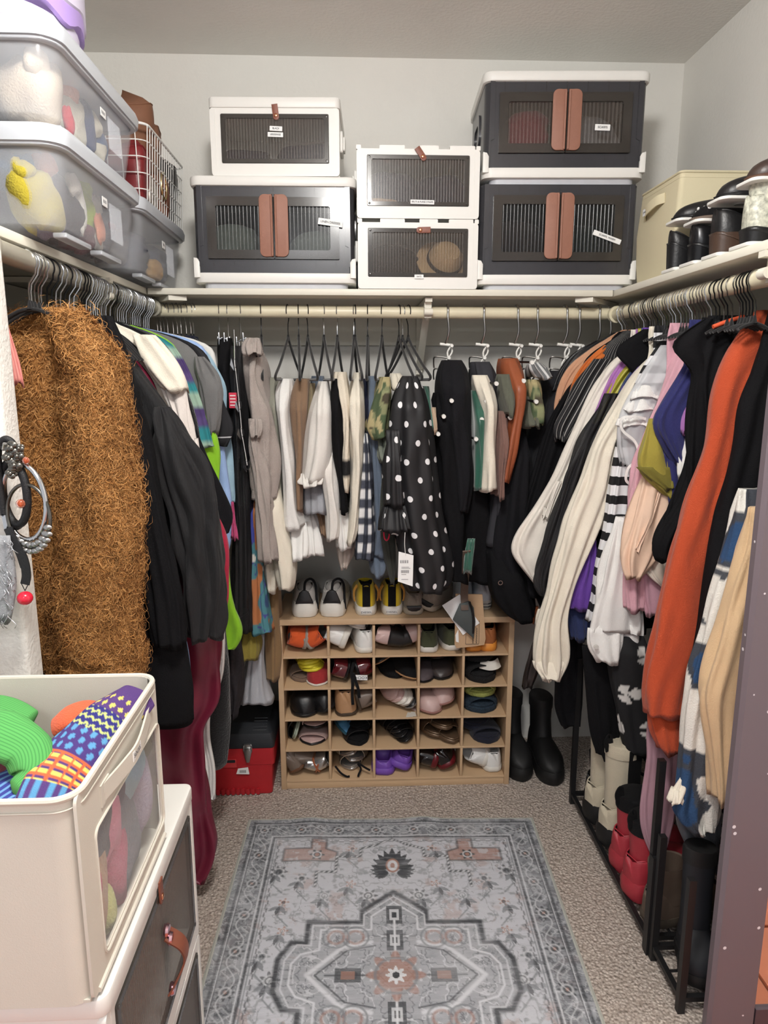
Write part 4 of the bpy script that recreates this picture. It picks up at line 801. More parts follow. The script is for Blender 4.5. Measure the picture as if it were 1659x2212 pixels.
HL = {563: 'empty looking black velvet hanger above the sage grey trousers', 621: 'black velvet hanger holding the white flared trousers', 644: 'black velvet hanger holding the cocoa brown trousers', 664: 'widely turned black velvet hanger above the khaki trousers', 767: 'black velvet hanger holding the ivory trousers', 794: 'black velvet hanger above the slate blue trousers', 825: 'black velvet hanger carrying the camouflage jacket', 862: 'black velvet hanger at the left shoulder of the polka dot dress', 882: 'most turned black velvet hanger behind the polka dot dress', 699: 'velvet hanger with chrome hook above the white denim', 728: 'velvet hanger with chrome hook above the slim black trousers', 764: 'velvet hanger with chrome hook close beside the ivory trousers', 870: 'velvet hanger with chrome hook above the polka dot dress'}
for px, p, a in ((563, hv, .12), (621, hv, -.12), (644, hv, .08), (664, hv, .20), (767, hv, .10), (794, hv, -.04), (825, hv, -.14), (862, hv, .16), (882, hv, .28), (699, hc, .15), (728, hc, -.07), (764, hc, -.06), (870, hc, .24)):
    o = place_hanger(p, (bxat(px), 2.25, 1.6115), math.pi/2+a, p['label'], p['group']); o['label'] = HL[px]
for i, px in enumerate((338, 345, 352, 360, 372, 381, 389, 400, 410, 416)): place_hanger(hp, (bxat(px), 2.25, 1.6135), math.pi/2+.5+RN.uniform(-.15, .15), 'slim hanger with chrome hook at the left end of the back rod', 'chrome hangers at the left end of the back rod')
# ---- hooked multi-trouser hangers with white pegs
def peg_hanger():
    t = thing('peg_hanger', 'steel hook hanger with white pegged arm on the back rod', 'hanger', (0, 0, 0), 'white pegged trouser hangers')
    r = .0225; ang = np.linspace(math.radians(-10), math.radians(190), 16)
    P = [(0, r*math.cos(a), r*math.sin(a)) for a in ang]+[(0, -.0235, -.02), (.004, -.022, -.055), (.0, -.016, -.082), (-.006, -.008, -.098)]
    MB().tube(curve(P[6:], 30), .0036, 10).build('hook', M_steel, t)
    a = MB(); a.tube([(-.022, -.006, -.097), (.016, -.012, -.101)], .0048, 10); n = 4; x, z = .013, -.103; xs = [x-.0085*i for i in range(n+1)]; zs_ = [z-.037*i for i in range(n+1)]
    for i in range(n):
        for s in (-1, 1): a.tube(curve([(xs[i], -.014, zs_[i]), (xs[i]*.65+xs[i+1]*.35+s*.0062, -.014, zs_[i]*.65+zs_[i+1]*.35), (xs[i]*.35+xs[i+1]*.65+s*.0062, -.014, zs_[i]*.35+zs_[i+1]*.65), (xs[i+1], -.014, zs_[i+1])], 12), .0028, 8)
    a.build('white_arm', M_white, t)
    for i in range(n+1): MB().tube([(xs[i], -.012, zs_[i]), (xs[i], -.030, zs_[i])], .0052, 12).build('peg', M_white, t)
    for i in range(1, 3): MB().tube(curve([(xs[i]-.003, -.012, zs_[i]), (-.036, -.004, zs_[i]+.004), (-.040, .005, zs_[i]-.012), (-.038, .01, zs_[i]-.03)], 16), .0025, 8).build('steel_bar', M_steel, t)
    return t
pgh = peg_hanger()
PL = ('first from the bracket, over black trousers', 'over the cream trousers', 'over the rust leather trousers', 'over the striped roll', 'fifth from the bracket', 'sixth from the bracket', 'second from the right end', 'last at the right end')
pgh['label'] = 'steel hook hanger with white pegged arm, '+PL[0]
for i, px in enumerate((966, 1044, 1115, 1160, 1220, 1248, 1293, 1316)):
    x = bxat(px)
    if i == 0: pgh.location = (x, 2.25, 1.610)
    else: dup(pgh, (x, 2.25+RN.uniform(-.001, .001), 1.610), (0, 0, RN.uniform(-.12, .12)), 'steel hook hanger with white pegged arm, '+PL[i])
for px, py, lb in ((976, 866, 'beside the two black trousers'), (959, 900, 'below the first black trousers'), (947, 938, 'low beside the beige cloth'), (1073, 829, 'holding the cream trousers'), (1051, 867, 'holding the green velvet cloth'), (1041, 906, 'below the green velvet cloth'), (1029, 949, 'low beside the dark corduroy'), (1132, 823, 'over the rust leather trousers'), (1118, 862, 'beside the rust leather trousers'), (1103, 903, 'holding the mauve cloth'), (1091, 940, 'below the mauve cloth'), (1159, 868, 'holding the olive camouflage cloth'), (1150, 783, 'at the striped roll')):
    p = at(px, py, 2.055); t = thing('trouser_peg', 'white tipped trouser peg '+lb, 'peg', p, 'trouser pegs'); MB().tube([p, p+[0, .012, .001]], .0062, 12).build('tip', M_white, t); MB().tube([p+[-.004, .012, .001], p+[-.018, .10, .004]], .0035, 8).build('bar', M_iron, t)
# ---- clip hangers
def clip_hanger():
    t = thing('clip_hanger', 'chrome clip hanger with two clips on the back rod', 'hanger', (0, 0, 0), 'chrome clip hangers'); r = .0205
    P = [(r*math.cos(a), 0, r*math.sin(a)) for a in np.linspace(math.radians(205), math.radians(-35), 18)]+[(.013, 0, -.024), (.001, 0, -.042), (0, 0, -.088)]
    MB().tube(P, .0016, 8).build('hook', M_chrome, t); MB().tube([(-.13, 0, -.09), (0, 0, -.088), (.13, 0, -.09)], .0022, 8).build('cross_bar', M_chrome, t)
    for x in (-.11, .11):
        m = MB(); m.plate(np.array([(x-.008, -.086), (x+.008, -.086), (x+.010, -.100), (x+.006, -.120), (x-.006, -.120), (x-.010, -.100)]), 'y', -.006, -.002, bev=.0008); m.plate(np.array([(x-.007, -.072), (x+.007, -.072), (x+.010, -.100), (x+.006, -.120), (x-.006, -.120), (x-.010, -.100)]), 'y', .002, .006, bev=.0008); m.build('clip', M_chrome, t)
    return t
ch = clip_hanger(); ch.location = (bxat(472), 2.25, 1.612); ch.rotation_euler = (0, 0, math.pi/2+.2)
ch['label'] = 'chrome clip hanger above the clipped black trousers'
for px, a, lb in ((491, .1, 'chrome clip hanger above the sheer black skirt'), (518, .25, 'chrome clip hanger above the taupe linen dress')): dup(ch, (bxat(px), 2.25, 1.612), (0, 0, math.pi/2+a), lb)
t = thing('tiered_skirt_hanger', 'chrome tiered skirt hanger dangling rods between the black skirts', 'hanger', at(505, 700, 2.03))
pts = [(505, 712), (507, 785), (517, 875), (522, 935), (534, 1005)]
for i in range(4):
    a, b = at(*pts[i], 2.005), at(*pts[i+1], 2.005); MB().tube([a, b], .0022, 8).build('chrome_rod', M_chrome, t)
    MB().tube([b+np.array([.006*math.cos(q), 0, .012*math.sin(q)]) for q in np.linspace(0, 6.28, 14, endpoint=False)], .0022, 6, loop=True).build('black_loop', M_iron, t)
    MB().plate(np.array([(b[0]-.012, b[2]-.004), (b[0]-.008, b[2]+.014), (b[0]-.003, b[2]-.006), (b[0]-.002, b[2]-.02)]), 'y', 1.998, 2.002).build('clip', M_chrome, t)
# ================= garments =================
SEED = [100]
def G(name, label, cat, m, pieces, group=None, loc=None):
    """pieces: (part name, rows (py,xl,xr), Y front plane, half depth, options)"""
    t = None
    for pn, rows, Y, b, *op in pieces:
        op = dict(op[0]) if op else {}; mm = op.pop('m', m); SEED[0] += 1
        W = rows if op.pop('world', 0) else prow(rows, Y)
        if t is None: t = thing(name, label, cat, (sum(W[0][1:3])/2, Y+b, W[-1][0]), group)
        mb = MB(); o = dict(n=56, seed=SEED[0], fold=.008); o.update(op); sm = o.pop('smooth', 180)
        cloth(mb, W, b, Y+b*(.8 if b < .05 else 1), **o); mb.build(pn, mm, t, sm)
    return t
def body(side, hem=.98, hw=.195, top=1.545):
    rx = -.61 if side < 0 else .822; far = (XL+.012) if side < 0 else (XR-.012)
    def r(z, h): return (z, max(rx-h, far) if side < 0 else rx-h, rx+h if side < 0 else min(rx+h, far))
    return [r(top, .025), r(top-.03, .07), r(top-.065, .14), r(top-.10, hw-.01), r(top-.16, hw), r((top+hem)/2, hw-.01), r(hem, hw)]
def SG(side, name, label, m, Y, sleeve=None, hem=.98, hw=.19, b=.014, sb=.032, extra=(), cat='garment', group=None, bm=None, fold=.010, top=1.545):
    pcs = [('body', body(side, hem, hw, top), Y+.01, b, dict(world=1, m=bm or m, fold=.007))]
    if sleeve: pcs.append(('sleeve', sleeve, Y-sb*.5, sb, dict(fold=fold)))
    pcs += list(extra)
    return G(name, label, cat, m, pcs, group)
def edge(side, E):
    """a garment seen edge-on along a side rod: boundary toward the room read as (px,py) -> rows out to the wall"""
    return E
def SE(side, name, label, m, Y, E, b=.025, cat='garment', fold=.010, extra=(), top=1.545, n=72, colf=None, inner=None, crumple=.004):
    rx = -.61 if side < 0 else .822; far = (XL+.012) if side < 0 else (XR-.012); rows = [(top, rx-.022, rx+.022)]
    for px, py in E:
        p = at(px, py, Y)
        if p[2] > top-.006: continue
        o = 2*rx-p[0]; h = abs(p[0]-rx)
        if h < .03 and p[2] > 1.3: continue
        if side < 0: rows.append((p[2], max(o, far) if inner is None else max(o, inner), p[0]))
        else: rows.append((p[2], p[0], min(o, far) if inner is None else min(o, inner)))
    pcs = [('body', rows, Y, b, dict(world=1, fold=fold, n=n, colf=colf, crumple=crumple))]+list(extra)
    return G(name, label, cat, m, pcs)
# --- fabrics
F_brown = fab('brown_wool', (150, 98, 44)); F_lin = mat('fabric_black_linen', (15, 15, 18), .8, var=.25, scale=40, bump=.4, bscale=300, sheen=.05, stretch=(1, 1, .25)); F_bk2 = fab('soft_black', (20, 20, 24), sheen=.02); F_bk3 = fab('jet', (12, 12, 15), sheen=0)
F_den = fab('denim', (92, 124, 164), var=.2); F_lden = fab('light_denim', (160, 190, 206), var=.15); F_burg = mat('burgundy_nylon', (104, 24, 48), .42, var=.15, scale=14, bump=.25, bscale=30); F_red = fab('crimson', (170, 40, 66))
F_grey = fab('grey_linen', (110, 110, 110), var=.12); F_blue = fab('pale_blue_shirt', (156, 184, 230)); F_lime = fab('lime_ruched', (140, 198, 46)); F_taupe = fab('taupe_linen', (164, 154, 148), var=.08, bump=.6); F_sage = fab('sage_grey', (140, 140, 128)); F_bron = fab('cocoa', (132, 106, 84)); F_khaki = fab('khaki', (140, 126, 100))
F_offw = fab('offwhite_denim', (224, 220, 214)); F_sweat = fab('grey_sweat', (150, 152, 158), var=.1); F_slate = fab('slate_blue', (98, 110, 126)); F_olive = fab('olive_grey', (92, 94, 82)); F_rust = mat('rust_leather', (148, 80, 50), .42, var=.1, scale=12, bump=.2, bscale=120); F_mauve = fab('mauve_brown', (120, 92, 84)); F_green = mat('green_velvet', (30, 84, 68), .38, var=.35, scale=40, stretch=(1, 1, .2), sheen=.6)
F_orange = fab('orange_sweat', (182, 76, 44), bump=.5); F_tan = fab('tan_twill', (208, 178, 140)); F_pink = fab('pink_knit', (214, 164, 176)); F_peach = mat('peach_satin', (226, 194, 170), .45, var=.05, bump=.3, bscale=50); F_olsat = mat('chartreuse_satin', (164, 158, 52), .35, var=.1, bump=.3, bscale=60); F_purp = fab('purple_satin', (98, 62, 150), rough=.5); F_oliv2 = fab('olive_tee', (154, 142, 62)); F_nav2 = fab('navy_tee', (44, 46, 96)); F_lil = fab('lilac', (166, 112, 176)); F_sand = fab('sand', (196, 150, 120))
F_org = mat('white_organza', (228, 230, 234), .5, var=.02, alpha=.5); F_shb = mat('black_chiffon', (22, 22, 25), .7, var=.05, alpha=.84); F_mauv = mat('mauve_gauze', (176, 138, 150), .8, var=.08, alpha=.94, bump=.3, bscale=200, stretch=(1, 1, .1), scale=40)
# ------------- left rod -------------
cm = mat('curly_fleece', (160, 111, 58), .95, var=.2, scale=60, bump=.8, bscale=150)
coat = G('fuzzy_coat', 'fuzzy caramel brown coat with turned cuff, nearest on the left rod', 'coat', cm, [
    ('body', [(1.545, -.66, -.57), (1.50, -.76, -.50), (1.45, -.84, -.45), (1.36, -.87, -.47), (1.1, -.88, -.48), (.80, -.88, -.49)], 1.425, .035, dict(world=1, fold=.012)),
    ('sleeve', [(668, 105, 160), (705, 110, 192), (760, 130, 226), (850, 145, 250), (960, 148, 266), (1100, 136, 282), (1190, 126, 291), (1255, 118, 280), (1300, 110, 271), (1370, 104, 280), (1420, 104, 282)], 1.372, .045, dict(fold=.006, crumple=.008)),
    ('cuff', [(1385, 100, 285), (1420, 100, 290), (1450, 102, 286), (1475, 106, 280)], 1.366, .052, dict(fold=.004, crumple=.006))])
def fur(parts, count, seed, mats):
    rs = np.random.RandomState(seed); mb = MB()
    for o in parts:
        V = np.array([v.co[:] for v in o.data.vertices])+np.array(wpos(o)); Fq = np.array([p.vertices[:] for p in o.data.polygons if len(p.vertices) == 4]); nm = np.array([p.normal[:] for p in o.data.polygons if len(p.vertices) == 4]); ar = np.array([p.area for p in o.data.polygons if len(p.vertices) == 4])
        w = ar*((nm[:, 1] < .25) | (nm[:, 0] > .3)); w /= w.sum(); k = int(count*{'sleeve': .62, 'cuff': .14}.get(o.name.split('.')[0], .24))
        fi = rs.choice(len(Fq), k, p=w); q = V[Fq[fi]]; a, b = rs.rand(k, 1), rs.rand(k, 1); P = (q[:, 0]*(1-a)+q[:, 1]*a)*(1-b)+(q[:, 3]*(1-a)+q[:, 2]*a)*b; N = nm[fi]
        L = rs.uniform(.008, .022, (k, 1))*rs.choice([1, 1, 1.5], (k, 1)); d = np.stack([rs.normal(0, .7, k), rs.normal(-.2, .3, k), rs.normal(-.35, .55, k)], 1); d -= N*(d*N).sum(1)[:, None]; d /= np.linalg.norm(d, axis=1)[:, None]+1e-6; d2 = np.cross(N, d)*rs.choice([-1, 1], (k, 1))
        S3 = np.cross(d, N); tw = rs.uniform(1.6, 3.4, (k, 1)); pts = [P+N*L*(.10+.26*math.sin(q*2.6))+L*.62*(np.sin(q*tw)*d+(1-np.cos(q*tw))*d2*.8) for q in (0, .25, .5, .75, 1)]; rad = [.0006, .0008, .0008, .0006, .0002]
        Rg = np.stack([np.stack([c-S3*r, c+S3*r], 1) for c, r in zip(pts, rad)], 1)   # flat curled hairs: k,5,2,3
        base = np.arange(k)[:, None]*10; fc = [base+np.array([[i*2, i*2+1, i*2+3, i*2+2]]) for i in range(4)]
        fc = np.concatenate(fc, 0); mi = rs.randint(0, len(mats), k)
        mb.add(Rg.reshape(-1, 3), fc.tolist()); mb.m = mb.m[:-len(fc)]+np.tile(mi, 4).tolist()
    return mb
fm = fur(list(coat.children), 75000, 3, [0, 1, 2]).build('fleece_curls', [mat('curl_dark', (150, 103, 54), .95, var=.1), mat('curl_mid', (174, 122, 66), .95, var=.1), mat('curl_light', (198, 147, 90), .95, var=.1)], coat, 180, 'stuff')
G('corduroy_shirt', 'pink corduroy hem peeking out beside the wall edge', 'shirt', pattern('pink_corduroy', 'cols', (226, 150, 142), (196, 116, 112), .006, .9, .35), [('hem', [(700, -30, 15), (760, -20, 30), (815, -15, 50), (832, 5, 46)], 1.352, .008, dict(fold=.003))])
SE(-1, 'denim_jacket', 'blue denim jacket shoulder above the fuzzy coat', F_den, 1.455, [(20, 610), (45, 622), (62, 650), (75, 700), (78, 780)], .012)
SE(-1, 'black_jacket', 'black jacket with collar behind the fuzzy coat', F_bk2, 1.475, [(90, 590), (130, 600), (165, 640), (190, 690), (215, 740), (225, 850), (235, 1000), (240, 1150), (250, 1300)], .018)
SE(-1, 'wool_coat', 'long black wool coat with straight hem on the left rod', F_bk3, 1.505, [(150, 600), (200, 655), (236, 722), (262, 800), (285, 900), (310, 1000), (335, 1100), (362, 1200), (385, 1320), (405, 1430), (416, 1500), (420, 1568)], .032, 'coat', .012, [('sleeve', [(680, 195, 232), (740, 205, 258), (850, 222, 292), (1000, 255, 325), (1150, 285, 355), (1300, 310, 390), (1400, 325, 396)], 1.475, .03, dict(fold=.006))])
SE(-1, 'dark_blazer', 'black blazer with notched collar near the left rod bracket', F_bk3, 1.56, [(160, 600), (200, 625), (240, 690), (260, 745), (282, 800), (300, 880)], .016)
SE(-1, 'denim_shirt', 'thin strip of blue denim between two black coats', F_den, 1.545, [(225, 700), (248, 740), (264, 790), (277, 840), (284, 890), (300, 980), (330, 1100), (360, 1250), (408, 1400), (413, 1455)], .010)
SE(-1, 'linen_jacket', 'black linen jacket with a bunched long sleeve on the left rod', F_lin, 1.62, [(230, 690), (262, 748), (300, 800), (340, 850), (385, 915), (425, 978), (452, 1045), (462, 1090), (465, 1150), (465, 1250)], .032, 'jacket', .012, [('sleeve', [(880, 330, 352), (930, 328, 388), (985, 330, 424), (1040, 336, 452), (1085, 352, 459), (1110, 368, 462), (1160, 375, 470), (1216, 384, 480), (1286, 392, 483), (1340, 398, 479), (1386, 405, 472)], 1.575, .04, dict(fold=.010, crumple=.010))])
SE(-1, 'nylon_coat', 'long shiny burgundy nylon coat reaching the carpet on the left', F_burg, 1.67, [(235, 715), (264, 750), (292, 785), (313, 820), (350, 900), (380, 1000), (410, 1150), (455, 1300), (473, 1390), (474, 1470), (469, 1535), (430, 1575), (437, 1650), (446, 1750), (452, 1810), (463, 1842), (459, 1878), (444, 1900), (436, 1912)], .040, 'coat', .014, (), crumple=.012)
SE(-1, 'crimson_dress', 'crimson dress edge curving out behind the black linen sleeve', F_red, 1.72, [(260, 715), (300, 770), (340, 830), (400, 950), (440, 1040), (461, 1100), (480, 1150), (492, 1200), (495, 1235), (486, 1290), (478, 1330)], .014, 'dress')
SE(-1, 'white_jacket', 'cream white cotton jacket with open short sleeve on the left rod', F_cream, 1.70, [(268, 702), (300, 715), (330, 735), (355, 770), (372, 810), (385, 850), (400, 900), (415, 945), (426, 980), (440, 1060)], .024, 'jacket', .008, [('sleeve', [(722, 282, 325), (745, 290, 350), (780, 300, 378), (812, 318, 398), (832, 340, 403), (846, 355, 402)], 1.665, .030, dict(fold=.004, cap=True)), ('lining', [(838, 346, 401), (870, 362, 404), (910, 380, 405), (950, 404, 416), (978, 420, 426)], 1.672, .018, dict(fold=.003, m=fab('ivory_lining', (214, 206, 200))))])
SE(-1, 'white_dress', 'long thin white slip dress hanging low behind the burgundy coat', F_white, 1.77, [(290, 715), (330, 770), (400, 950), (440, 1150), (478, 1330), (479, 1390), (478, 1465), (446, 1535), (445, 1597), (459, 1663), (458, 1725)], .012, 'dress')
SE(-1, 'jersey_dress', 'black jersey dress with slanting hem at the middle of the left rod', F_bk2, 1.80, [(320, 712), (352, 745), (378, 790), (396, 850), (412, 920), (440, 980), (468, 1035), (490, 1085), (505, 1115), (500, 1130), (487, 1152)], .020, 'dress')
SE(-1, 'black_fur_coat', 'black plush coat bottom hanging near the red toolbox', mat('black_plush', (20, 20, 23), .95, var=.3, scale=90, bump=.8, bscale=200, sheen=.4), 1.845, [(330, 712), (380, 780), (420, 900), (450, 1050), (470, 1200), (490, 1400), (494, 1480), (497, 1560), (492, 1620), (486, 1662)], .028, 'coat')
def plaidL(u, v, Rg):
    C = np.zeros(u.shape+(3,)); k = np.floor(v/.030).astype(int) % 4
    for i, c in enumerate(((84, 66, 120), (40, 132, 140), (150, 178, 160), (70, 52, 104))): C[k == i] = lin(c)
    C[(u % .05) < .008] *= .7; return C
SE(-1, 'plaid_shirt', 'purple and teal checked shirt sleeve on the left rod', vcol('woven_colour', .85, .3, 500), 1.865, [(350, 715), (385, 760), (405, 800), (422, 842), (438, 880), (447, 912), (455, 955), (460, 970)], .014, 'shirt', .005, (), colf=plaidL)
SE(-1, 'lime_dress', 'lime green ruched dress showing low between dark coats', F_lime, 1.89, [(350, 715), (400, 790), (440, 890), (452, 920), (462, 968), (468, 1000), (475, 1100), (486, 1200), (494, 1258), (502, 1300), (508, 1350), (512, 1388), (498, 1412)], .026, 'dress', .006, (), crumple=.014)
SE(-1, 'grey_dress', 'grey linen dress with wide open cap sleeve on the left rod', F_grey, 1.925, [(385, 722), (420, 755), (440, 800), (450, 860), (455, 940), (455, 1000)], .016, 'dress', .006, [('sleeve', [(770, 418, 436), (792, 416, 455), (812, 420, 474), (832, 430, 481), (870, 436, 480), (905, 442, 474), (938, 452, 464)], 1.895, .022, dict(fold=.003))])
for i, (Y, E, lb) in enumerate(((1.95, [(395, 722), (425, 765), (440, 800), (448, 850)], 'black puff shoulder knit under the blue shirt'), (1.975, [(400, 718), (430, 760), (450, 810), (455, 860)], 'black cardigan shoulder near the back left corner'))): SE(-1, 'black_knitwear', lb, [F_bk2, F_char][i], Y, E, .016)
SE(-1, 'blue_shirt', 'pale blue cotton shirt hanging long near the back left corner', F_blue, 2.01, [(412, 715), (432, 735), (450, 785), (462, 830), (472, 880), (480, 930), (488, 990), (497, 1060), (505, 1120), (503, 1150), (494, 1196)], .018, 'shirt')
SE(-1, 'denim_skirt', 'pale washed denim showing behind the blue shirt', F_lden, 2.045, [(440, 740), (478, 815), (490, 830), (488, 890), (500, 960), (506, 1030), (508, 1090)], .012, 'skirt')
SE(-1, 'white_shirt', 'white shirt collar and shoulder at the back left corner', F_white, 2.075, [(428, 708), (452, 722), (462, 760), (470, 800), (474, 828), (470, 850)], .018, 'shirt')
SE(-1, 'track_jacket', 'black sleeve hem with two thin white stripes near the blue shirt', pattern('striped_black_hem', 'rows', (26, 27, 32), (200, 202, 206), .30, .8, .012), 1.985, [(430, 735), (462, 800), (484, 880), (500, 912), (508, 932), (496, 950), (486, 962)], .014, 'jacket')
for i, x in enumerate((-.80, -.74, -.70, -.66, -.62, -.575, -.54, -.50)):   # dark tops crammed into the back-left corner
    G('dark_blouse', 'dark folded blouse crammed in the back left corner', 'garment', [F_bk3, F_char, F_bk2, F_navy][i % 4], [('body', [(1.535, x-.008, x+.008), (1.48, x-.016, x+.018), (1.35, x-.018, x+.022), (1.0+.05*(i % 3), x-.02, x+.024)], 2.09, .15, dict(world=1, fold=.006))], 'dark blouses in the back left corner')
# ------------- back rod, left to right -------------
def B(name, label, m, rows, Y=2.07, b=.15, cat='trousers', extra=(), **op):
    if Y+2*b > 2.47: b = (2.47-Y)/2
    return G(name, label, cat, m, [('body', rows, Y, b, dict(op))]+list(extra))
B('black_trousers', 'black trousers clipped at the left of the back rod', F_bk3, [(726, 456, 486), (770, 458, 492), (840, 468, 505), (930, 482, 520), (1020, 492, 530), (1100, 496, 538)], 2.06, .12)
B('black_skirt', 'sheer black pleated skirt over the blue print dress', F_shb, [(745, 490, 516), (850, 496, 524), (1000, 500, 534), (1100, 500, 540), (1220, 496, 545), (1300, 495, 546), (1368, 498, 545)], 2.03, .09, 'skirt', (), fold=.012, kf=(8, 20), n=90)
t = thing('care_tag', 'red sewn tag with white print on the black trousers', 'tag', at(503, 865, 2.025)); a = at(503, 865, 2.022); m_ = MB(); m_.plate(rrect(a[0]-.011, a[0]+.011, a[2]-.022, a[2]+.022, .002, 2), 'y', a[1], a[1]+.004, bev=.0006); m_.build('cloth', fab('tagred', (204, 62, 84)), t)
for k in range(4): MB().box(a[0]-.008, a[0]+.008, a[1]-.0008, a[1], a[2]+.012-k*.009, a[2]+.015-k*.009).build('print_line', F_white, t)
B('ragged_linen_dress', 'taupe crinkled linen dress with knotted waist and ragged hem', F_taupe, [(735, 514, 548), (770, 520, 560), (842, 528, 566), (900, 533, 586), (960, 534, 596), (1008, 536, 598), (1060, 538, 596), (1086, 540, 592)], 2.02, .11, 'dress', [('sleeve', [(905, 536, 556), (960, 538, 562), (1040, 545, 575), (1130, 556, 590), (1215, 560, 594)], 2.01, .035, dict(crumple=.010)), ('neck_ruffle', [(728, 532, 552), (745, 520, 555), (766, 528, 556)], 2.0, .05, dict(crumple=.010, fold=.012)), ('knot', [(905, 540, 560), (925, 536, 566), (945, 544, 558)], 1.995, .022, dict(crumple=.008))], fold=.012, crumple=.008)
B('cream_trousers', 'cream linen trousers hanging low left of the shoe rack', F_cream, [(1040, 574, 596), (1130, 580, 614), (1216, 588, 636), (1262, 594, 637), (1278, 600, 630)], 2.05, .08, extra=[('leg', [(1180, 566, 592), (1240, 566, 596), (1282, 570, 596)], 2.09, .06)])
B('sage_trousers', 'narrow sage grey trousers beside the white flared ones', F_sage, [(815, 574, 594), (850, 572, 596), (940, 580, 604), (1040, 588, 608), (1130, 592, 610)], 2.10, .12)
B('white_flared_trousers', 'white flared trousers with tiered ruffle hem', F_white, [(818, 600, 622), (828, 586, 629), (860, 589, 627), (897, 594, 624), (980, 603, 634), (1091, 607, 642), (1145, 609, 658)], 2.06, .12, 'trousers', [('hem_ruffle', [(1140, 610, 664), (1165, 613, 668), (1188, 618, 670), (1212, 622, 664)], 2.05, .10, dict(fold=.016, kf=(8, 16), n=90)), ('back_ruffle', [(1120, 640, 680), (1150, 645, 690), (1185, 648, 693), (1205, 650, 694)], 2.10, .08, dict(fold=.014, kf=(6, 14)))], fold=.006)
B('cocoa_trousers', 'cocoa brown pleated trousers on a black velvet hanger', F_bron, [(818, 632, 662), (835, 624, 666), (856, 622, 664), (900, 624, 662), (953, 627, 658), (1040, 634, 654), (1108, 639, 652)], 2.07, .13)
B('khaki_trousers', 'khaki trousers edge beside the cocoa pair', F_khaki, [(828, 658, 678), (860, 660, 680), (950, 655, 678)], 2.12, .12); B('slate_trousers', 'grey blue trousers fold behind the khaki pair', F_slate, [(812, 670, 694), (830, 666, 698), (900, 668, 694)], 2.16, .12)
B('white_denim_jacket', 'white denim with torn frayed hem over grey sweatpants', F_offw, [(824, 684, 706), (840, 677, 709), (883, 666, 718), (953, 656, 722), (1010, 649, 716), (1040, 646, 702)], 2.04, .13, 'jacket', [('frayed_edge', [(1028, 646, 695), (1040, 644, 697), (1052, 650, 690)], 2.03, .06, dict(crumple=.014, n=90)), ('leg', [(950, 694, 722), (1040, 694, 730), (1100, 700, 738), (1140, 702, 742), (1170, 704, 730)], 2.06, .08)], fold=.008)
B('grey_sweatpants', 'grey sweatpants leg folded under the white denim', F_sweat, [(1035, 652, 698), (1070, 651, 708), (1100, 652, 713), (1114, 656, 708)], 2.07, .09)
B('brown_cord_trousers', 'brown trouser cuff tucked under the grey sweatpants', F_bron, [(1105, 676, 700), (1130, 688, 706), (1160, 692, 706)], 2.12, .06)
B('cream_knit_shirt', 'cream knit shirt with black sleeve stripes', vcol('knit_stripe', .9, .5, 300), [(803, 720, 748), (825, 712, 755), (900, 738, 758), (970, 730, 754), (1030, 730, 755), (1062, 732, 756)], 2.06, .10, 'top', colf=lambda u, v, Rg: np.where(((np.abs(v-.262) < .008) | (np.abs(v-.285) < .008) | (np.abs(v-.305) < .006) | (np.abs(v-.02) < .004))[..., None], np.array(lin((26, 26, 28))), np.array(lin((218, 208, 190)))), n=64)
B('black_slim_trousers', 'slim black trousers over the cream knit top', F_bk3, [(818, 716, 738), (860, 712, 741), (930, 714, 742), (990, 722, 738), (1060, 730, 748), (1110, 734, 752)], 2.04, .12)
B('ivory_trousers', 'ivory cotton trousers with soft creases in the middle', F_cream, [(804, 766, 780), (825, 757, 786), (870, 751, 789), (940, 752, 788), (1008, 756, 786), (1091, 754, 782), (1150, 752, 776), (1178, 746, 766)], 2.05, .13)
B('white_trouser_legs', 'white trouser legs hanging below the ivory pair', F_white, [(1060, 722, 744), (1120, 724, 752), (1165, 726, 760), (1190, 730, 760)], 2.08, .08); B('beige_trouser_leg', 'pale beige trouser leg hanging lowest in the middle', fab('pale_beige', (204, 192, 182)), [(1150, 726, 764), (1195, 726, 764), (1220, 730, 758), (1232, 736, 748)], 2.14, .06)
def plaid(u, v, Rg):
    a, b = (u % .05) < .025, (v % .055) < .0275; C = np.zeros(u.shape+(3,)); C[:] = lin((36, 40, 52)); C[a & b] = lin((226, 226, 226)); C[a ^ b] = lin((72, 76, 88)); return C
B('plaid_flannel', 'black and white buffalo check flannel trouser leg', vcol('flannel_check', .9, .5, 500), [(940, 783, 796), (1000, 783, 802), (1050, 780, 806), (1110, 774, 808), (1161, 769, 811), (1212, 767, 806)], 2.06, .07, colf=plaid, n=80, step=.007)
B('slate_blue_trousers', 'slate blue trousers with rolled cuff', F_slate, [(812, 796, 814), (850, 793, 818), (953, 794, 826), (1064, 806, 832), (1150, 808, 832), (1205, 800, 836)], 2.09, .12, extra=[('rolled_cuff', [(1200, 799, 838), (1225, 796, 838), (1248, 802, 832)], 2.07, .08, dict(fold=.004))]); B('navy_slim_trousers', 'narrow navy trousers beside the ivory pair', F_navy, [(818, 786, 800), (880, 788, 802), (960, 790, 804)], 2.12, .12)
def camo(u, v, Rg):
    n = fbm(u*16, v*16, 201); m = fbm(u*14+5, v*14, 301); C = np.zeros(u.shape+(3,)); C[:] = lin((130, 134, 98)); C[n > .52] = lin((78, 94, 66)); C[m > .58] = lin((176, 164, 122)); C[(n < .36)] = lin((72, 66, 52)); return C
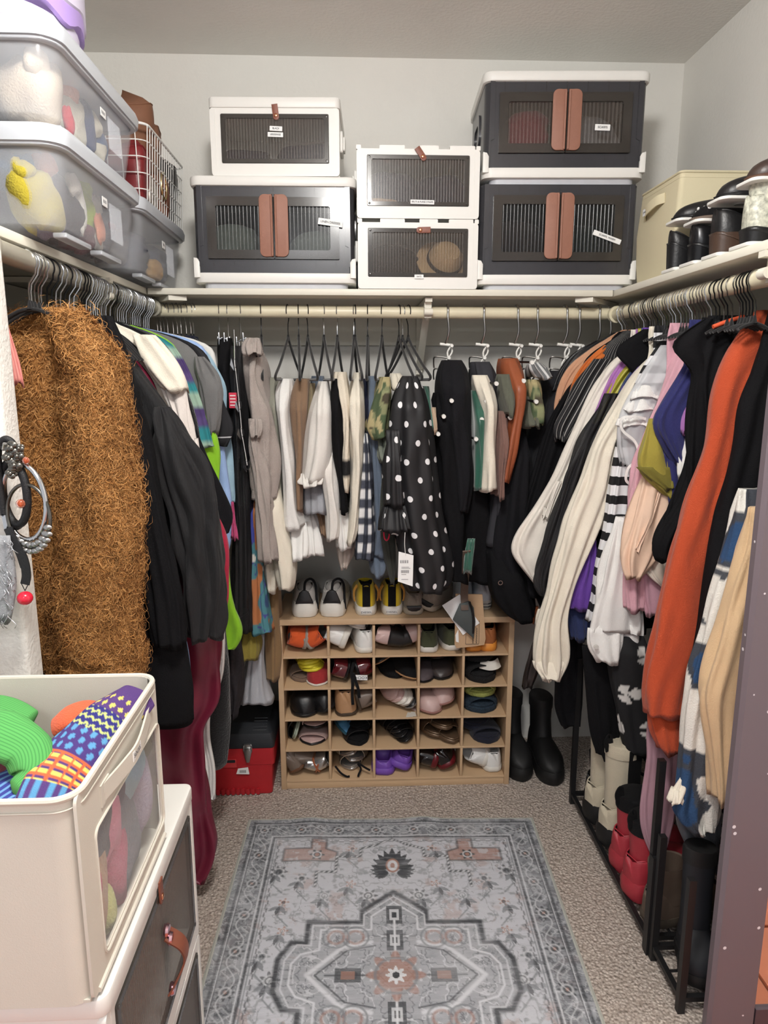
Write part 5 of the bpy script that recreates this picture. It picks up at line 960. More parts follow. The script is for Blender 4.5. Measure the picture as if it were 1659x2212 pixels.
B('camo_jacket', 'faded camouflage jacket with frayed edge', vcol('camouflage', .9, .5, 500), [(814, 822, 848), (850, 808, 850), (883, 799, 846), (930, 788, 842), (948, 802, 838)], 2.04, .12, 'jacket', [('frayed_lining', [(925, 800, 842), (965, 812, 840), (1000, 824, 838)], 2.06, .08, dict(m=fab('greygreen', (122, 128, 116)), n=64, crumple=.01))], colf=camo, n=96, step=.006)
# (frayed lining keeps its own cloth)
B('olive_trousers', 'dark olive trousers with red loop left of the polka dots', fab('dark_olive', (62, 64, 58)), [(960, 836, 860), (1060, 818, 850), (1130, 812, 850), (1185, 820, 855), (1215, 836, 852), (1265, 846, 852)], 2.08, .09)
a = at(835, 1152, 2.02); t = thing('red_loop', 'small red cord loop hanging from olive trousers', 'loop', a); MB().tube([a+np.array([.008*math.cos(q), 0, .022*math.sin(q)]) for q in np.linspace(0, 6.28, 20, endpoint=False)], .0022, 6, loop=True).build('cord', fab('loopred', (200, 40, 70)), t)
M_dots = pattern('polka_dots', 'dots', (24, 24, 27), (226, 226, 228), .068, .6, .135)
B('polka_dot_dress', 'long black dress with white polka dots at the centre of the back rod', M_dots, [(812, 876, 906), (830, 862, 916), (859, 850, 927), (912, 842, 938), (1004, 838, 948), (1097, 848, 958), (1150, 852, 966), (1209, 864, 982), (1257, 876, 984), (1284, 888, 972)], 1.99, .11, 'dress', [('sleeve', [(930, 838, 862), (1000, 832, 868), (1060, 830, 872), (1095, 832, 874)], 1.975, .03), ('sleeve_frill', [(1095, 832, 876), (1120, 825, 882), (1150, 822, 890)], 1.97, .035, dict(fold=.010, kf=(6, 14)))], fold=.016, kf=(3, 9), n=110)
B('white_tee', 'cream tee neckline behind the polka dot dress', F_cream, [(806, 846, 868), (816, 842, 878), (840, 845, 876)], 2.1, .10, 'top'); B('green_blouse', 'thin dark green blouse edge right of the polka dots', F_green, [(835, 920, 932), (880, 926, 938), (930, 932, 938)], 2.06, .1, 'top')
# price tag
a = at(876, 1228, 1.955); t = thing('price_tag', 'white price tag with barcode hanging in front of the polka dots', 'tag', a); h_, w_ = .047, .0225; P = np.array([(-w_, -h_+.008), (w_*.95, -h_-.008), (w_*1.02, h_-.008), (-w_*.9, h_+.004)])+[a[0], a[2]]
m_ = MB(); m_.plate(P, 'y', a[1], a[1]+.001); m_.build('card', M_card, t); MB().tube(curve([at(875, 1150, 1.965), at(874, 1175, 1.955), a+np.array([0, -.001, h_-.008])], 10), .001, 6).build('string', F_white, t)
for k in range(11): MB().box(a[0]-.015+k*.0022, a[0]-.015+k*.0022+(.0006 if k % 3 else .0014), a[1]-.0006, a[1], a[2]+.016, a[2]+.025).build('barcode_bar', M_ink, t)
for k in range(13): MB().box(a[0]-.013+k*.0018, a[0]-.013+k*.0018+(.0005 if k % 2 else .0012), a[1]-.0006, a[1], a[2]-.014, a[2]-.005).build('barcode_bar', M_ink, t)
for k, (z, wd) in enumerate(((.004, .022), (.0005, .026), (-.018, .014), (-.033, .02))): MB().box(a[0]-.012, a[0]-.012+wd, a[1]-.0006, a[1], a[2]+z-.0006, a[2]+z+.0006).build('print_line', M_inkl, t)
B('black_track_trousers', 'black trousers draped over the first white pegged hanger', F_bk2, [(776, 966, 1010), (785, 955, 1024), (830, 952, 1027), (880, 956, 1024), (960, 962, 1026), (1044, 972, 1032), (1110, 985, 1014)], 2.06, .13, fold=.012); B('black_lace_trousers', 'black trousers with shiny side strip hanging lower', F_bk3, [(850, 944, 968), (870, 938, 975), (925, 940, 985), (1044, 950, 1004), (1180, 962, 1012), (1262, 975, 1018)], 2.07, .10, fold=.010)
B('black_long_skirt', 'long black skirt filling the space right of the polka dots', F_bk3, [(1000, 985, 1060), (1100, 990, 1070), (1180, 985, 1075), (1262, 1000, 1080)], 2.13, .10, 'skirt', fold=.014)
B('beige_roll', 'rolled beige cloth beside the black lace trousers', fab('beigeroll', (188, 164, 140)), [(882, 930, 944), (905, 930, 948), (935, 934, 944)], 2.05, .08, 'scarf')
B('charcoal_corduroy', 'charcoal corduroy trousers behind the cream pair', pattern('charcoal_cord', 'cols', (50, 50, 56), (38, 38, 43), .006, .9, .4), [(780, 1032, 1074), (792, 1026, 1085), (860, 1040, 1086), (960, 1064, 1088), (1060, 1070, 1090), (1180, 1050, 1092)], 2.10, .12)
B('cream_pants', 'cream trousers folded over a white peg right of centre', F_cream, [(810, 1034, 1066), (820, 1028, 1072), (845, 1040, 1076), (900, 1050, 1077), (965, 1045, 1077), (1063, 1041, 1082)], 2.03, .11, fold=.005)
B('green_velvet_scarf', 'dark green velvet scarf under the cream trousers', F_green, [(845, 1026, 1050), (865, 1024, 1054), (912, 1027, 1053), (991, 1033, 1048), (1060, 1030, 1042)], 2.05, .10, 'scarf', [('tail', [(1165, 1012, 1026), (1200, 1006, 1022), (1238, 1001, 1020)], 2.0, .01, dict(fold=.002))])
B('rust_leather_trousers', 'rust brown leather trousers draped over a pegged hanger', F_rust, [(772, 1102, 1136), (782, 1093, 1146), (832, 1104, 1150), (885, 1106, 1141), (960, 1094, 1128), (1042, 1079, 1111)], 2.04, .13, fold=.005)
B('olive_grey_trousers', 'olive grey cloth folded beside the rust leather', F_olive, [(808, 1092, 1116), (820, 1088, 1122), (870, 1092, 1116), (900, 1096, 1112)], 2.03, .09); B('mauve_scarf', 'mauve brown scarf hanging from a low peg', F_mauve, [(890, 1084, 1106), (910, 1081, 1106), (980, 1082, 1100), (1080, 1078, 1090)], 2.03, .08, 'scarf')
B('striped_roll', 'grey and white striped knit rolled over a peg', pattern('roll_stripes', 'cols', (206, 206, 206), (110, 112, 114), .05, .9, .5), [(782, 1164, 1186), (795, 1160, 1200), (818, 1172, 1200)], 2.05, .12, 'knitwear'); B('camo_trousers', 'olive camouflage trousers folded over a right peg', vcol('camouflage', .9, .5, 500), [(820, 1156, 1180), (835, 1153, 1186), (870, 1152, 1184), (920, 1150, 1176)], 2.05, .10, colf=camo, n=72); B('olive_leggings', 'olive leggings hanging under the camouflage trousers', F_olive, [(858, 1150, 1172), (880, 1145, 1174), (925, 1146, 1172)], 2.04, .10)
B('black_wool_trousers', 'black wool trousers behind the rust leather', F_bk2, [(930, 1132, 1152), (960, 1110, 1154), (1020, 1090, 1156), (1100, 1072, 1158), (1200, 1055, 1160), (1290, 1080, 1180)], 2.08, .12, fold=.014); B('black_denim_trousers', 'faded black denim trousers at the back right', F_char, [(800, 1196, 1236), (860, 1190, 1240), (960, 1160, 1220), (1100, 1130, 1200), (1250, 1110, 1190)], 2.12, .12, fold=.012)
B('black_coat_tail', 'black coat bottom with metal eyelet above the shoe rack', F_bk3, [(1200, 1060, 1140), (1245, 1062, 1150), (1290, 1064, 1160), (1330, 1085, 1170), (1345, 1110, 1160)], 2.06, .07, 'coat'); a = at(1081, 1259, 2.05); t = thing('metal_eyelet', 'round metal eyelet on the black coat', 'eyelet', a); MB().tube([a+np.array([.0065*math.cos(q), 0, .0065*math.sin(q)]) for q in np.linspace(0, 6.28, 16, endpoint=False)], .0011, 6, loop=True).build('ring', M_steel, t)
# lower left of back wall
def printc(u, v, Rg):
    n = fbm(u*11, v*9, 411); m = fbm(u*12+3, v*11, 511); C = np.zeros(u.shape+(3,)); C[:] = lin((64, 74, 160)); C[v > .13] = lin((74, 128, 138)); C[n > .58] = lin((176, 112, 70)); C[m > .62] = lin((214, 214, 206)); C[(n < .33)] = lin((52, 78, 120)); C[(np.abs(n-.5) < .012)] = lin((70, 62, 140)); return C
B('print_dress', 'blue teal and ochre print dress hem beside the taupe linen', vcol('print_cloth', .85, .3, 500), [(1080, 538, 552), (1160, 540, 556), (1240, 541, 566), (1300, 540, 574), (1350, 535, 582), (1372, 538, 586)], 2.06, .05, 'dress', colf=printc, n=110, step=.006)
B('olive_tiered_skirt', 'olive tiered skirt hem above the red toolbox', fab('olive_skirt', (132, 120, 54)), [(1360, 515, 545), (1390, 506, 552), (1395, 500, 560), (1420, 502, 562), (1432, 512, 552)], 2.07, .06, 'skirt', fold=.012, kf=(6, 14)); B('grey_maxi_dress', 'light grey dress bottom flaring over the toolbox', fab('pale_grey', (176, 178, 184)), [(1380, 540, 568), (1430, 532, 568), (1480, 524, 572), (1510, 517, 580), (1526, 514, 587)], 2.14, .05, 'dress', fold=.006)
B('camel_trousers', 'camel trousers hanging beside the shoe rack', fab('camel', (140, 112, 78)), [(1262, 568, 598), (1350, 570, 602), (1440, 572, 604), (1474, 574, 600)], 2.16, .07); B('floral_black_skirt', 'black skirt with small pink flowers near the toolbox', mat('tiny_floral', (28, 24, 28), .85, var=.9, scale=120), [(1385, 482, 512), (1450, 482, 520), (1520, 490, 518), (1552, 495, 510)], 2.0, .05, 'skirt')
B('floral_scarf', 'pink floral scarf end under the black jersey hem', fab('hotpink', (206, 74, 120), var=.5), [(1085, 499, 503), (1120, 500, 506), (1165, 500, 512)], 2.0, .01, 'scarf', fold=.002)
# ------------- right rod, near to far -------------
def cow(u, v, Rg):
    n = fbm(u*9, v*8+2, 611); C = np.zeros(u.shape+(3,)); C[:] = lin((222, 220, 212)); C[n > .56] = lin((62, 66, 74)); C[(n > .66)] = lin((40, 72, 110)); C[(v > .10) & (v < .30) & (n > .40) & (n < .50)] = lin((70, 74, 80)); return C
def RS(name, label, m, rows, Y, sb=.03, cat='garment', extra=(), hem=None, bm=None, **op):
    """garment on the right rod: visible sleeve or front rows plus a flat body on its hanger"""
    pcs = [('sleeve' if cat != 'scarf' else 'cloth', rows, Y-sb*.5, sb, dict(op))]+list(extra)
    if hem:
        W = prow(rows, Y-sb*.5); zz = np.array([q[0] for q in W])[::-1]; xx = np.array([(q[1]*.7+q[2]*.3) for q in W])[::-1]
        bw = [(z, min(max(l, float(np.interp(z, zz, xx))), .80), r_) for z, l, r_ in body(1, hem, .18, 1.545)]
        pcs.append(('body', bw, Y+.012, .010, dict(world=1, m=bm or m, fold=.004, colf=None)))
    return G(name, label, cat, m, pcs)
RS('tan_jacket', 'tan twill jacket sleeve nearest the mirrored door', F_tan, [(1100, 1632, 1690), (1140, 1625, 1690), (1250, 1596, 1680), (1345, 1567, 1660), (1440, 1540, 1640), (1510, 1521, 1620), (1600, 1538, 1600), (1690, 1550, 1585), (1738, 1553, 1575)], 1.345, .03, 'jacket', fold=.006)
RS('cow_print_sweater', 'white sweater with charcoal and blue blotches and ragged cuff', vcol('cow_print_knit', .95, .6, 300), [(1060, 1612, 1670), (1150, 1592, 1660), (1250, 1560, 1650), (1350, 1533, 1630), (1450, 1507, 1605), (1550, 1488, 1580), (1640, 1480, 1566), (1710, 1474, 1560), (1760, 1462, 1560), (1790, 1478, 1556), (1802, 1500, 1548)], 1.405, .032, 'sweater', [('cuff', [(1690, 1475, 1500), (1720, 1458, 1490), (1738, 1450, 1478)], 1.385, .018, dict(m=F_cream, fold=.002, crumple=.003))], colf=cow, n=110, step=.007)
RS('grey_cotton_dress', 'mid grey cloth hanging below the cow print sweater', fab('mid_grey', (96, 98, 104)), [(1620, 1472, 1565), (1720, 1464, 1562), (1790, 1463, 1558), (1840, 1490, 1556), (1888, 1535, 1556)], 1.455, .014, 'dress', fold=.006)
RS('black_hoodie', 'black hoodie right of the orange sweatshirt', F_bk3, [(640, 1690, 1740), (690, 1672, 1740), (800, 1640, 1740), (870, 1616, 1735), (950, 1604, 1720), (1100, 1562, 1700), (1300, 1528, 1680), (1480, 1493, 1640), (1560, 1488, 1600)], 1.455, .03, 'hoodie', fold=.012)
RS('orange_sweatshirt', 'bright orange sweatshirt sleeve with ribbed cuff on the right rod', F_orange, [(668, 1650, 1700), (700, 1625, 1690), (740, 1597, 1662), (800, 1568, 1640), (860, 1552, 1618), (930, 1545, 1605), (1000, 1530, 1590), (1100, 1490, 1563), (1205, 1460, 1551), (1344, 1429, 1537), (1449, 1408, 1518), (1512, 1403, 1505), (1552, 1406, 1496)], 1.50, .036, 'sweatshirt', [('cuff', [(1540, 1410, 1492), (1575, 1413, 1488), (1605, 1418, 1480), (1630, 1434, 1468)], 1.497, .028, dict(fold=.004, kf=(8, 18)))], fold=.012, kf=(2, 6), crumple=.003)
t = thing('orange_hanger', 'orange tube hanger sticking out above the pink knit', 'hanger', at(1570, 695, 1.56)); MB().tube(curve([at(1540, 706, 1.56), at(1572, 694, 1.56), at(1606, 684, 1.57)], 10), .0048, 10).build('tube', mat('orange_plastic', (222, 96, 62), .4), t)
RS('mauve_gauze_scarf', 'mauve gauze scarf tapering to a point below the orange cuff', F_mauv, [(1540, 1408, 1478), (1640, 1401, 1474), (1740, 1390, 1470), (1800, 1392, 1456), (1850, 1408, 1437), (1876, 1423, 1429)], 1.575, .012, 'scarf', fold=.006, kf=(4, 12))
RS('black_knit_sweater', 'black knit sweater with ribbon collar left of the orange sleeve', F_bk3, [(680, 1545, 1640), (720, 1520, 1610), (765, 1510, 1590), (810, 1508, 1560), (870, 1512, 1552), (930, 1520, 1550), (1000, 1512, 1545), (1050, 1492, 1535), (1100, 1462, 1525), (1150, 1428, 1505), (1190, 1412, 1480), (1214, 1428, 1462)], 1.60, .028, 'sweater', hem=1.0, fold=.008)
RS('lilac_tee', 'lilac tee sleeve tip beside the black knit', F_lil, [(842, 1510, 1530), (880, 1488, 1520), (910, 1474, 1505), (938, 1480, 1490)], 1.63, .012, 'tee shirt', fold=.003)
RS('white_blouse', 'white blouse cuff under the lilac sleeve', F_white, [(915, 1496, 1520), (970, 1482, 1514), (1015, 1470, 1500), (1036, 1478, 1490)], 1.635, .016, 'blouse', fold=.004)
RS('navy_tee', 'navy blue tee sleeve on the right rod', F_nav2, [(735, 1510, 1570), (780, 1492, 1545), (830, 1464, 1525), (880, 1428, 1512), (915, 1406, 1502), (940, 1425, 1495), (975, 1448, 1490), (1010, 1472, 1488)], 1.66, .022, 'tee shirt', hem=1.0, fold=.006)
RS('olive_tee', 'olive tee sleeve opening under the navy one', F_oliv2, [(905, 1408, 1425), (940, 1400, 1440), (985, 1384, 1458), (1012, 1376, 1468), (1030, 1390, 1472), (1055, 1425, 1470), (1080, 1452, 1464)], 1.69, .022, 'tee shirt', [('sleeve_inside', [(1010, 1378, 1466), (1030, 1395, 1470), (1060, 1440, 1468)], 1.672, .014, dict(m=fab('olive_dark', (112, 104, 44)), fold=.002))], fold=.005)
RS('peach_satin_blouse', 'peach satin blouse with gathered sleeve on the right rod', F_peach, [(985, 1425, 1460), (1000, 1408, 1455), (1060, 1388, 1452), (1110, 1375, 1448), (1160, 1362, 1440), (1205, 1350, 1425), (1235, 1352, 1402), (1252, 1364, 1384)], 1.72, .026, 'blouse', [('gather_cord', [(1060, 1422, 1430), (1110, 1405, 1414), (1160, 1385, 1395), (1190, 1372, 1380)], 1.700, .006, dict(fold=.002, crumple=.006, n=24))], fold=.010, crumple=.008)
RS('cream_slip', 'cream satin slip under the peach blouse', mat('cream_satin', (226, 214, 200), .45, var=.04), [(1195, 1392, 1450), (1235, 1392, 1460), (1262, 1420, 1456), (1275, 1442, 1452)], 1.73, .015, 'slip', fold=.006)
RS('pink_knit_sweater', 'pale pink knit sweater sleeve on the right rod', F_pink, [(700, 1505, 1570), (735, 1482, 1545), (780, 1462, 1525), (840, 1440, 1505), (920, 1405, 1470), (1000, 1374, 1430), (1060, 1366, 1410), (1150, 1358, 1402), (1250, 1352, 1394), (1322, 1358, 1392)], 1.765, .026, 'sweater', hem=.95, fold=.006)
RS('rose_linen_skirt', 'dusty rose linen panel below the peach blouse', fab('dusty_rose', (196, 150, 164)), [(1225, 1388, 1452), (1300, 1390, 1448), (1332, 1400, 1440)], 1.755, .014, 'skirt', fold=.005)
RS('white_cotton_shirt', 'white cotton shirt with buttoned cuff on the right rod', F_white, [(1120, 1338, 1362), (1190, 1318, 1376), (1270, 1300, 1382), (1330, 1286, 1388), (1368, 1278, 1386)], 1.80, .026, 'shirt', [('cuff', [(1362, 1276, 1352), (1395, 1273, 1350), (1422, 1276, 1344), (1434, 1296, 1340)], 1.775, .026, dict(fold=.003)), ('tail', [(1300, 1330, 1394), (1380, 1336, 1394), (1420, 1340, 1384), (1444, 1352, 1374)], 1.80, .018)], fold=.008, crumple=.007)
a = at(1288, 1397, 1.768); tag(MB().lathe(a, [(.001, -.004), (.006, -.004), (.0065, -.001), (.006, .003)], 14, axis='y').build('shirt_button', mat('button_pearl', (206, 204, 198), .3), None), 'pearl button on the white shirt cuff', 'button')
RS('organza_blouse', 'sheer white organza blouse with satin bands and ribbon loop', F_org, [(745, 1435, 1490), (790, 1405, 1465), (840, 1375, 1445), (890, 1348, 1420), (930, 1340, 1400), (975, 1342, 1388), (1010, 1354, 1380)], 1.815, .024, 'blouse', [('band', [(872, 1360, 1425), (880, 1356, 1424), (888, 1352, 1420)], 1.797, .026, dict(m=F_white, fold=.002)), ('band', [(905, 1346, 1412), (913, 1344, 1408), (921, 1342, 1405)], 1.797, .026, dict(m=F_white, fold=.002)), ('band', [(845, 1374, 1442), (853, 1370, 1438), (860, 1366, 1434)], 1.797, .026, dict(m=F_white, fold=.002))], fold=.006)
t = thing('ribbon_loop', 'white ribbon loop dangling from the organza blouse', 'ribbon', at(1360, 950, 1.785)); m_ = MB(); strap(m_, curve([at(1395, 905, 1.79), at(1370, 900, 1.78), at(1342, 905, 1.78), at(1345, 930, 1.78), at(1372, 955, 1.78), at(1380, 990, 1.78), at(1358, 1010, 1.78), at(1352, 1035, 1.78), at(1362, 1048, 1.79)], 60), .007, .001, (0, -1, .3)); m_.build('ribbon', F_white, t)
M_bw = pattern('black_white_stripes', 'rows', (222, 222, 224), (20, 20, 23), .052, .85, .46)
RS('striped_tee', 'black and white striped long sleeve tee on the right rod', M_bw, [(750, 1425, 1480), (800, 1392, 1455), (860, 1366, 1415), (920, 1346, 1385), (980, 1333, 1370), (1050, 1322, 1363), (1150, 1308, 1352), (1250, 1290, 1330), (1345, 1274, 1302)], 1.85, .022, 'tee shirt', hem=.95, fold=.004)
RS('violet_blouse', 'violet blouse shoulder behind the cream blouse', F_purp, [(770, 1400, 1450), (800, 1375, 1420), (835, 1352, 1385), (860, 1342, 1365)], 1.93, .012, 'blouse', hem=1.0)
RS('cream_linen_blouse', 'cream linen blouse with long ruched sleeve on the right rod', F_cream, [(755, 1425, 1470), (800, 1380, 1440), (850, 1348, 1405), (900, 1320, 1382), (960, 1288, 1338), (1050, 1258, 1327), (1130, 1225, 1302), (1210, 1204, 1268), (1290, 1188, 1232), (1340, 1172, 1222), (1390, 1162, 1226), (1430, 1158, 1232), (1455, 1160, 1222), (1472, 1182, 1206)], 1.885, .030, 'blouse', [('cuff_band', [(1435, 1157, 1230), (1452, 1158, 1226), (1470, 1176, 1208)], 1.86, .032, dict(fold=.006, kf=(8, 16), crumple=.006))], hem=.98, fold=.010, kf=(3, 9))
RS('violet_satin_skirt', 'bright violet satin hem left of the striped tee', F_purp, [(1170, 1275, 1292), (1230, 1250, 1293), (1270, 1226, 1291), (1303, 1212, 1289), (1318, 1224, 1285)], 1.90, .02, 'skirt', fold=.010, crumple=.008)
RS('navy_skirt', 'navy skirt hem below the violet satin', fab('navy_hem', (44, 54, 92)), [(1300, 1226, 1280), (1350, 1230, 1274), (1384, 1238, 1270)], 1.92, .016, 'skirt')
RS('navy_blouse', 'navy blouse shoulder beside the chartreuse satin', fab('ink_blue', (52, 66, 104)), [(765, 1405, 1450), (800, 1365, 1405), (845, 1342, 1372), (885, 1325, 1350)], 1.945, .012, 'blouse', hem=1.0)
RS('chartreuse_blouse', 'crumpled chartreuse satin blouse on the right rod', F_olsat, [(750, 1405, 1455), (785, 1362, 1400), (820, 1338, 1372), (860, 1316, 1352), (890, 1300, 1330), (912, 1288, 1306)], 1.965, .016, 'blouse', hem=1.0, crumple=.012)
RS('lilac_blouse', 'lilac purple blouse shoulder on the right rod', F_lil, [(742, 1405, 1450), (775, 1348, 1395), (815, 1318, 1352), (870, 1300, 1322), (930, 1278, 1296)], 1.985, .014, 'blouse', hem=1.0)
RS('black_chiffon_blouse', 'black chiffon sleeve between two cream blouses', F_shb, [(850, 1310, 1340), (890, 1290, 1322), (950, 1258, 1296), (1020, 1230, 1268), (1100, 1202, 1248), (1170, 1180, 1228), (1225, 1164, 1208), (1262, 1156, 1192), (1296, 1176, 1187)], 1.935, .02, 'blouse', fold=.008, crumple=.008)
RS('ivory_drawstring_blouse', 'ivory blouse with long angular sleeve and drawstring', fab('ivory_cotton', (228, 222, 212)), [(745, 1380, 1430), (775, 1330, 1380), (830, 1292, 1330), (900, 1256, 1302), (960, 1231, 1277), (1030, 1203, 1247), (1090, 1165, 1234), (1150, 1121, 1217), (1195, 1106, 1202), (1240, 1140, 1192), (1292, 1178, 1187)], 2.015, .022, 'blouse', [('drawstring', [(1040, 1206, 1214), (1070, 1190, 1200), (1100, 1184, 1192), (1120, 1174, 1182)], 1.99, .006, dict(fold=.002, crumple=.006, n=24))], hem=.95, fold=.008)
RS('pinstripe_shirt', 'black pinstripe shirt sleeve on the right rod', pattern('pinstripes', 'cols', (22, 22, 25), (170, 168, 164), .013, .8, .10), [(775, 1285, 1330), (820, 1252, 1300), (865, 1228, 1280), (910, 1203, 1255), (935, 1190, 1240), (952, 1202, 1224)], 2.055, .016, 'shirt', hem=1.0)
RS('rust_print_blouse', 'rust and black print blouse shoulder', fab('rust_print', (186, 100, 44), var=.4), [(745, 1310, 1360), (785, 1262, 1300), (820, 1242, 1268), (852, 1236, 1252)], 2.075, .012, 'blouse', hem=1.05, bm=F_bk2)
RS('black_tunic', 'long black tunic at the back of the right rod', F_bk3, [(755, 1300, 1350), (830, 1236, 1292), (900, 1192, 1262), (1000, 1160, 1238), (1100, 1130, 1205), (1200, 1118, 1180), (1290, 1138, 1190)], 2.10, .022, 'tunic', hem=.8)
RS('sand_jacket', 'sand brown jacket shoulder at the far end of the right rod', F_sand, [(712, 1350, 1390), (738, 1302, 1345), (775, 1250, 1295), (815, 1220, 1252), (860, 1206, 1226), (890, 1200, 1212)], 2.125, .014, 'jacket', hem=1.05, bm=F_sand)
RS('black_leather_jacket', 'black leather jacket shoulder farthest on the right rod', mat('fabric_black_leather', (24, 25, 28), .4, var=.1, bump=.2, bscale=150), [(735, 1290, 1340), (760, 1240, 1300), (800, 1210, 1250), (850, 1196, 1216)], 2.15, .014, 'jacket', hem=.95)
for Y, hm, lb in ((1.57, .75, 'black dress hidden behind the orange sweatshirt'), (1.91, .66, 'black dress behind the cream linen blouse'), (2.06, .62, 'black dress behind the pinstripe shirt'), (2.17, .55, 'long black dress farthest in the back right corner')):
    G('black_dress', lb, 'dress', F_bk3, [('body', body(1, hm, .045 if Y < 1.95 else .15, 1.54), Y+.02, .014, dict(world=1, fold=.008))], 'black dresses on the right rod')
def petals(u, v, Rg):
    C = np.zeros(u.shape+(3,)); C[:] = lin((16, 16, 19)); a = ((u+np.floor(v/.11)*.045) % .10)-.05; b = (v % .11)-.055; r = np.hypot(a, b); th = np.arctan2(b, a); C[(r < .028) & (np.abs(np.sin(1.5*th)) > .35)] = lin((206, 204, 200)); return C
RS('petal_print_trousers', 'black trousers with scattered white petals above the right shoe rack', vcol('petal_print', .85, .3, 500), [(1380, 1318, 1400), (1450, 1322, 1422), (1520, 1334, 1428), (1580, 1345, 1428), (1628, 1358, 1418)], 1.80, .035, 'trousers', colf=petals, n=120, step=.006, fold=.008)
RS('black_wide_trousers', 'plain black trouser leg hanging into the right shoe rack', F_bk3, [(1400, 1262, 1330), (1480, 1270, 1335), (1560, 1280, 1342), (1610, 1288, 1340), (1640, 1300, 1330)], 1.86, .025, 'trousers')
RS('dark_coat', 'dark coat bottom behind the cream sleeve', F_bk2, [(1290, 1160, 1240), (1380, 1195, 1260), (1450, 1205, 1262), (1530, 1200, 1262), (1570, 1215, 1255)], 2.10, .03, 'coat')
RS('dark_leather_strip', 'dark leather strip slanting below the cream cuff', mat('dark_brown_leather', (36, 30, 28), .4), [(1340, 1175, 1192), (1400, 1150, 1178), (1450, 1135, 1165), (1488, 1130, 1150)], 2.1, .008, 'strap', fold=.002)
RS('rust_suede_hem', 'small rust suede hem under the black coat', fab('rust_suede', (150, 84, 48)), [(1312, 1130, 1165), (1335, 1121, 1162), (1345, 1130, 1158)], 2.12, .012, 'garment', fold=.003)
RS('beige_cuff', 'small beige cuff beside the cream blouse', F_cream, [(1318, 1166, 1180), (1335, 1160, 1185), (1356, 1162, 1178)], 1.95, .012, 'blouse', fold=.003)
# ================= shoe rack =================
M_oak = mat('beech_laminate', (196, 166, 132), .5, var=.06, scale=5, bump=.05, bscale=80, stretch=(.4, 1, 6))
CX0, CX1, CY, CZ, CD = -.264, .534, 2.203, .622, .285
rack = thing('shoe_rack', 'beech laminate shoe rack with twenty five cubbies against the back wall', 'shoe rack', ((CX0+CX1)/2, CY, 0))
def board(nm, *b): 
    x0, x1, y0, y1, z0, z1 = b; P = rrect(x0, x1, y0, y1, .001, 1); MB().plate(P, 'z', z0, z1, bev=.0008).build(nm, M_oak, rack)
tk, ti = .018, .009; board('top_panel', CX0, CX1, CY-.004, CY+CD, CZ-.020, CZ); board('side_panel', CX0, CX0+tk, CY, CY+CD, 0, CZ-.020); board('side_panel', CX1-tk, CX1, CY, CY+CD, 0, CZ-.020)
ZB, CH, CW = .034, (CZ-.020-.034)/5, (CX1-CX0-2*tk)/5
board('kick_board', CX0+tk, CX1-tk, CY+.004, CY+.016, 0, ZB-.009); board('bottom_panel', CX0+tk, CX1-tk, CY+.002, CY+CD, ZB-.009, ZB)
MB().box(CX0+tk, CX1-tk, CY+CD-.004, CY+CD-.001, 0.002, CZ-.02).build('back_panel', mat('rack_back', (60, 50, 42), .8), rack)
for j in range(1, 5): board('shelf', CX0+tk, CX1-tk, CY+.003, CY+CD-.004, ZB+j*CH-.007, ZB+j*CH)
for i in range(1, 5):
    for j in range(5): board('divider', CX0+tk+i*CW-ti/2, CX0+tk+i*CW+ti/2, CY+.003, CY+CD-.004, ZB+j*CH, ZB+(j+1)*CH-.007)
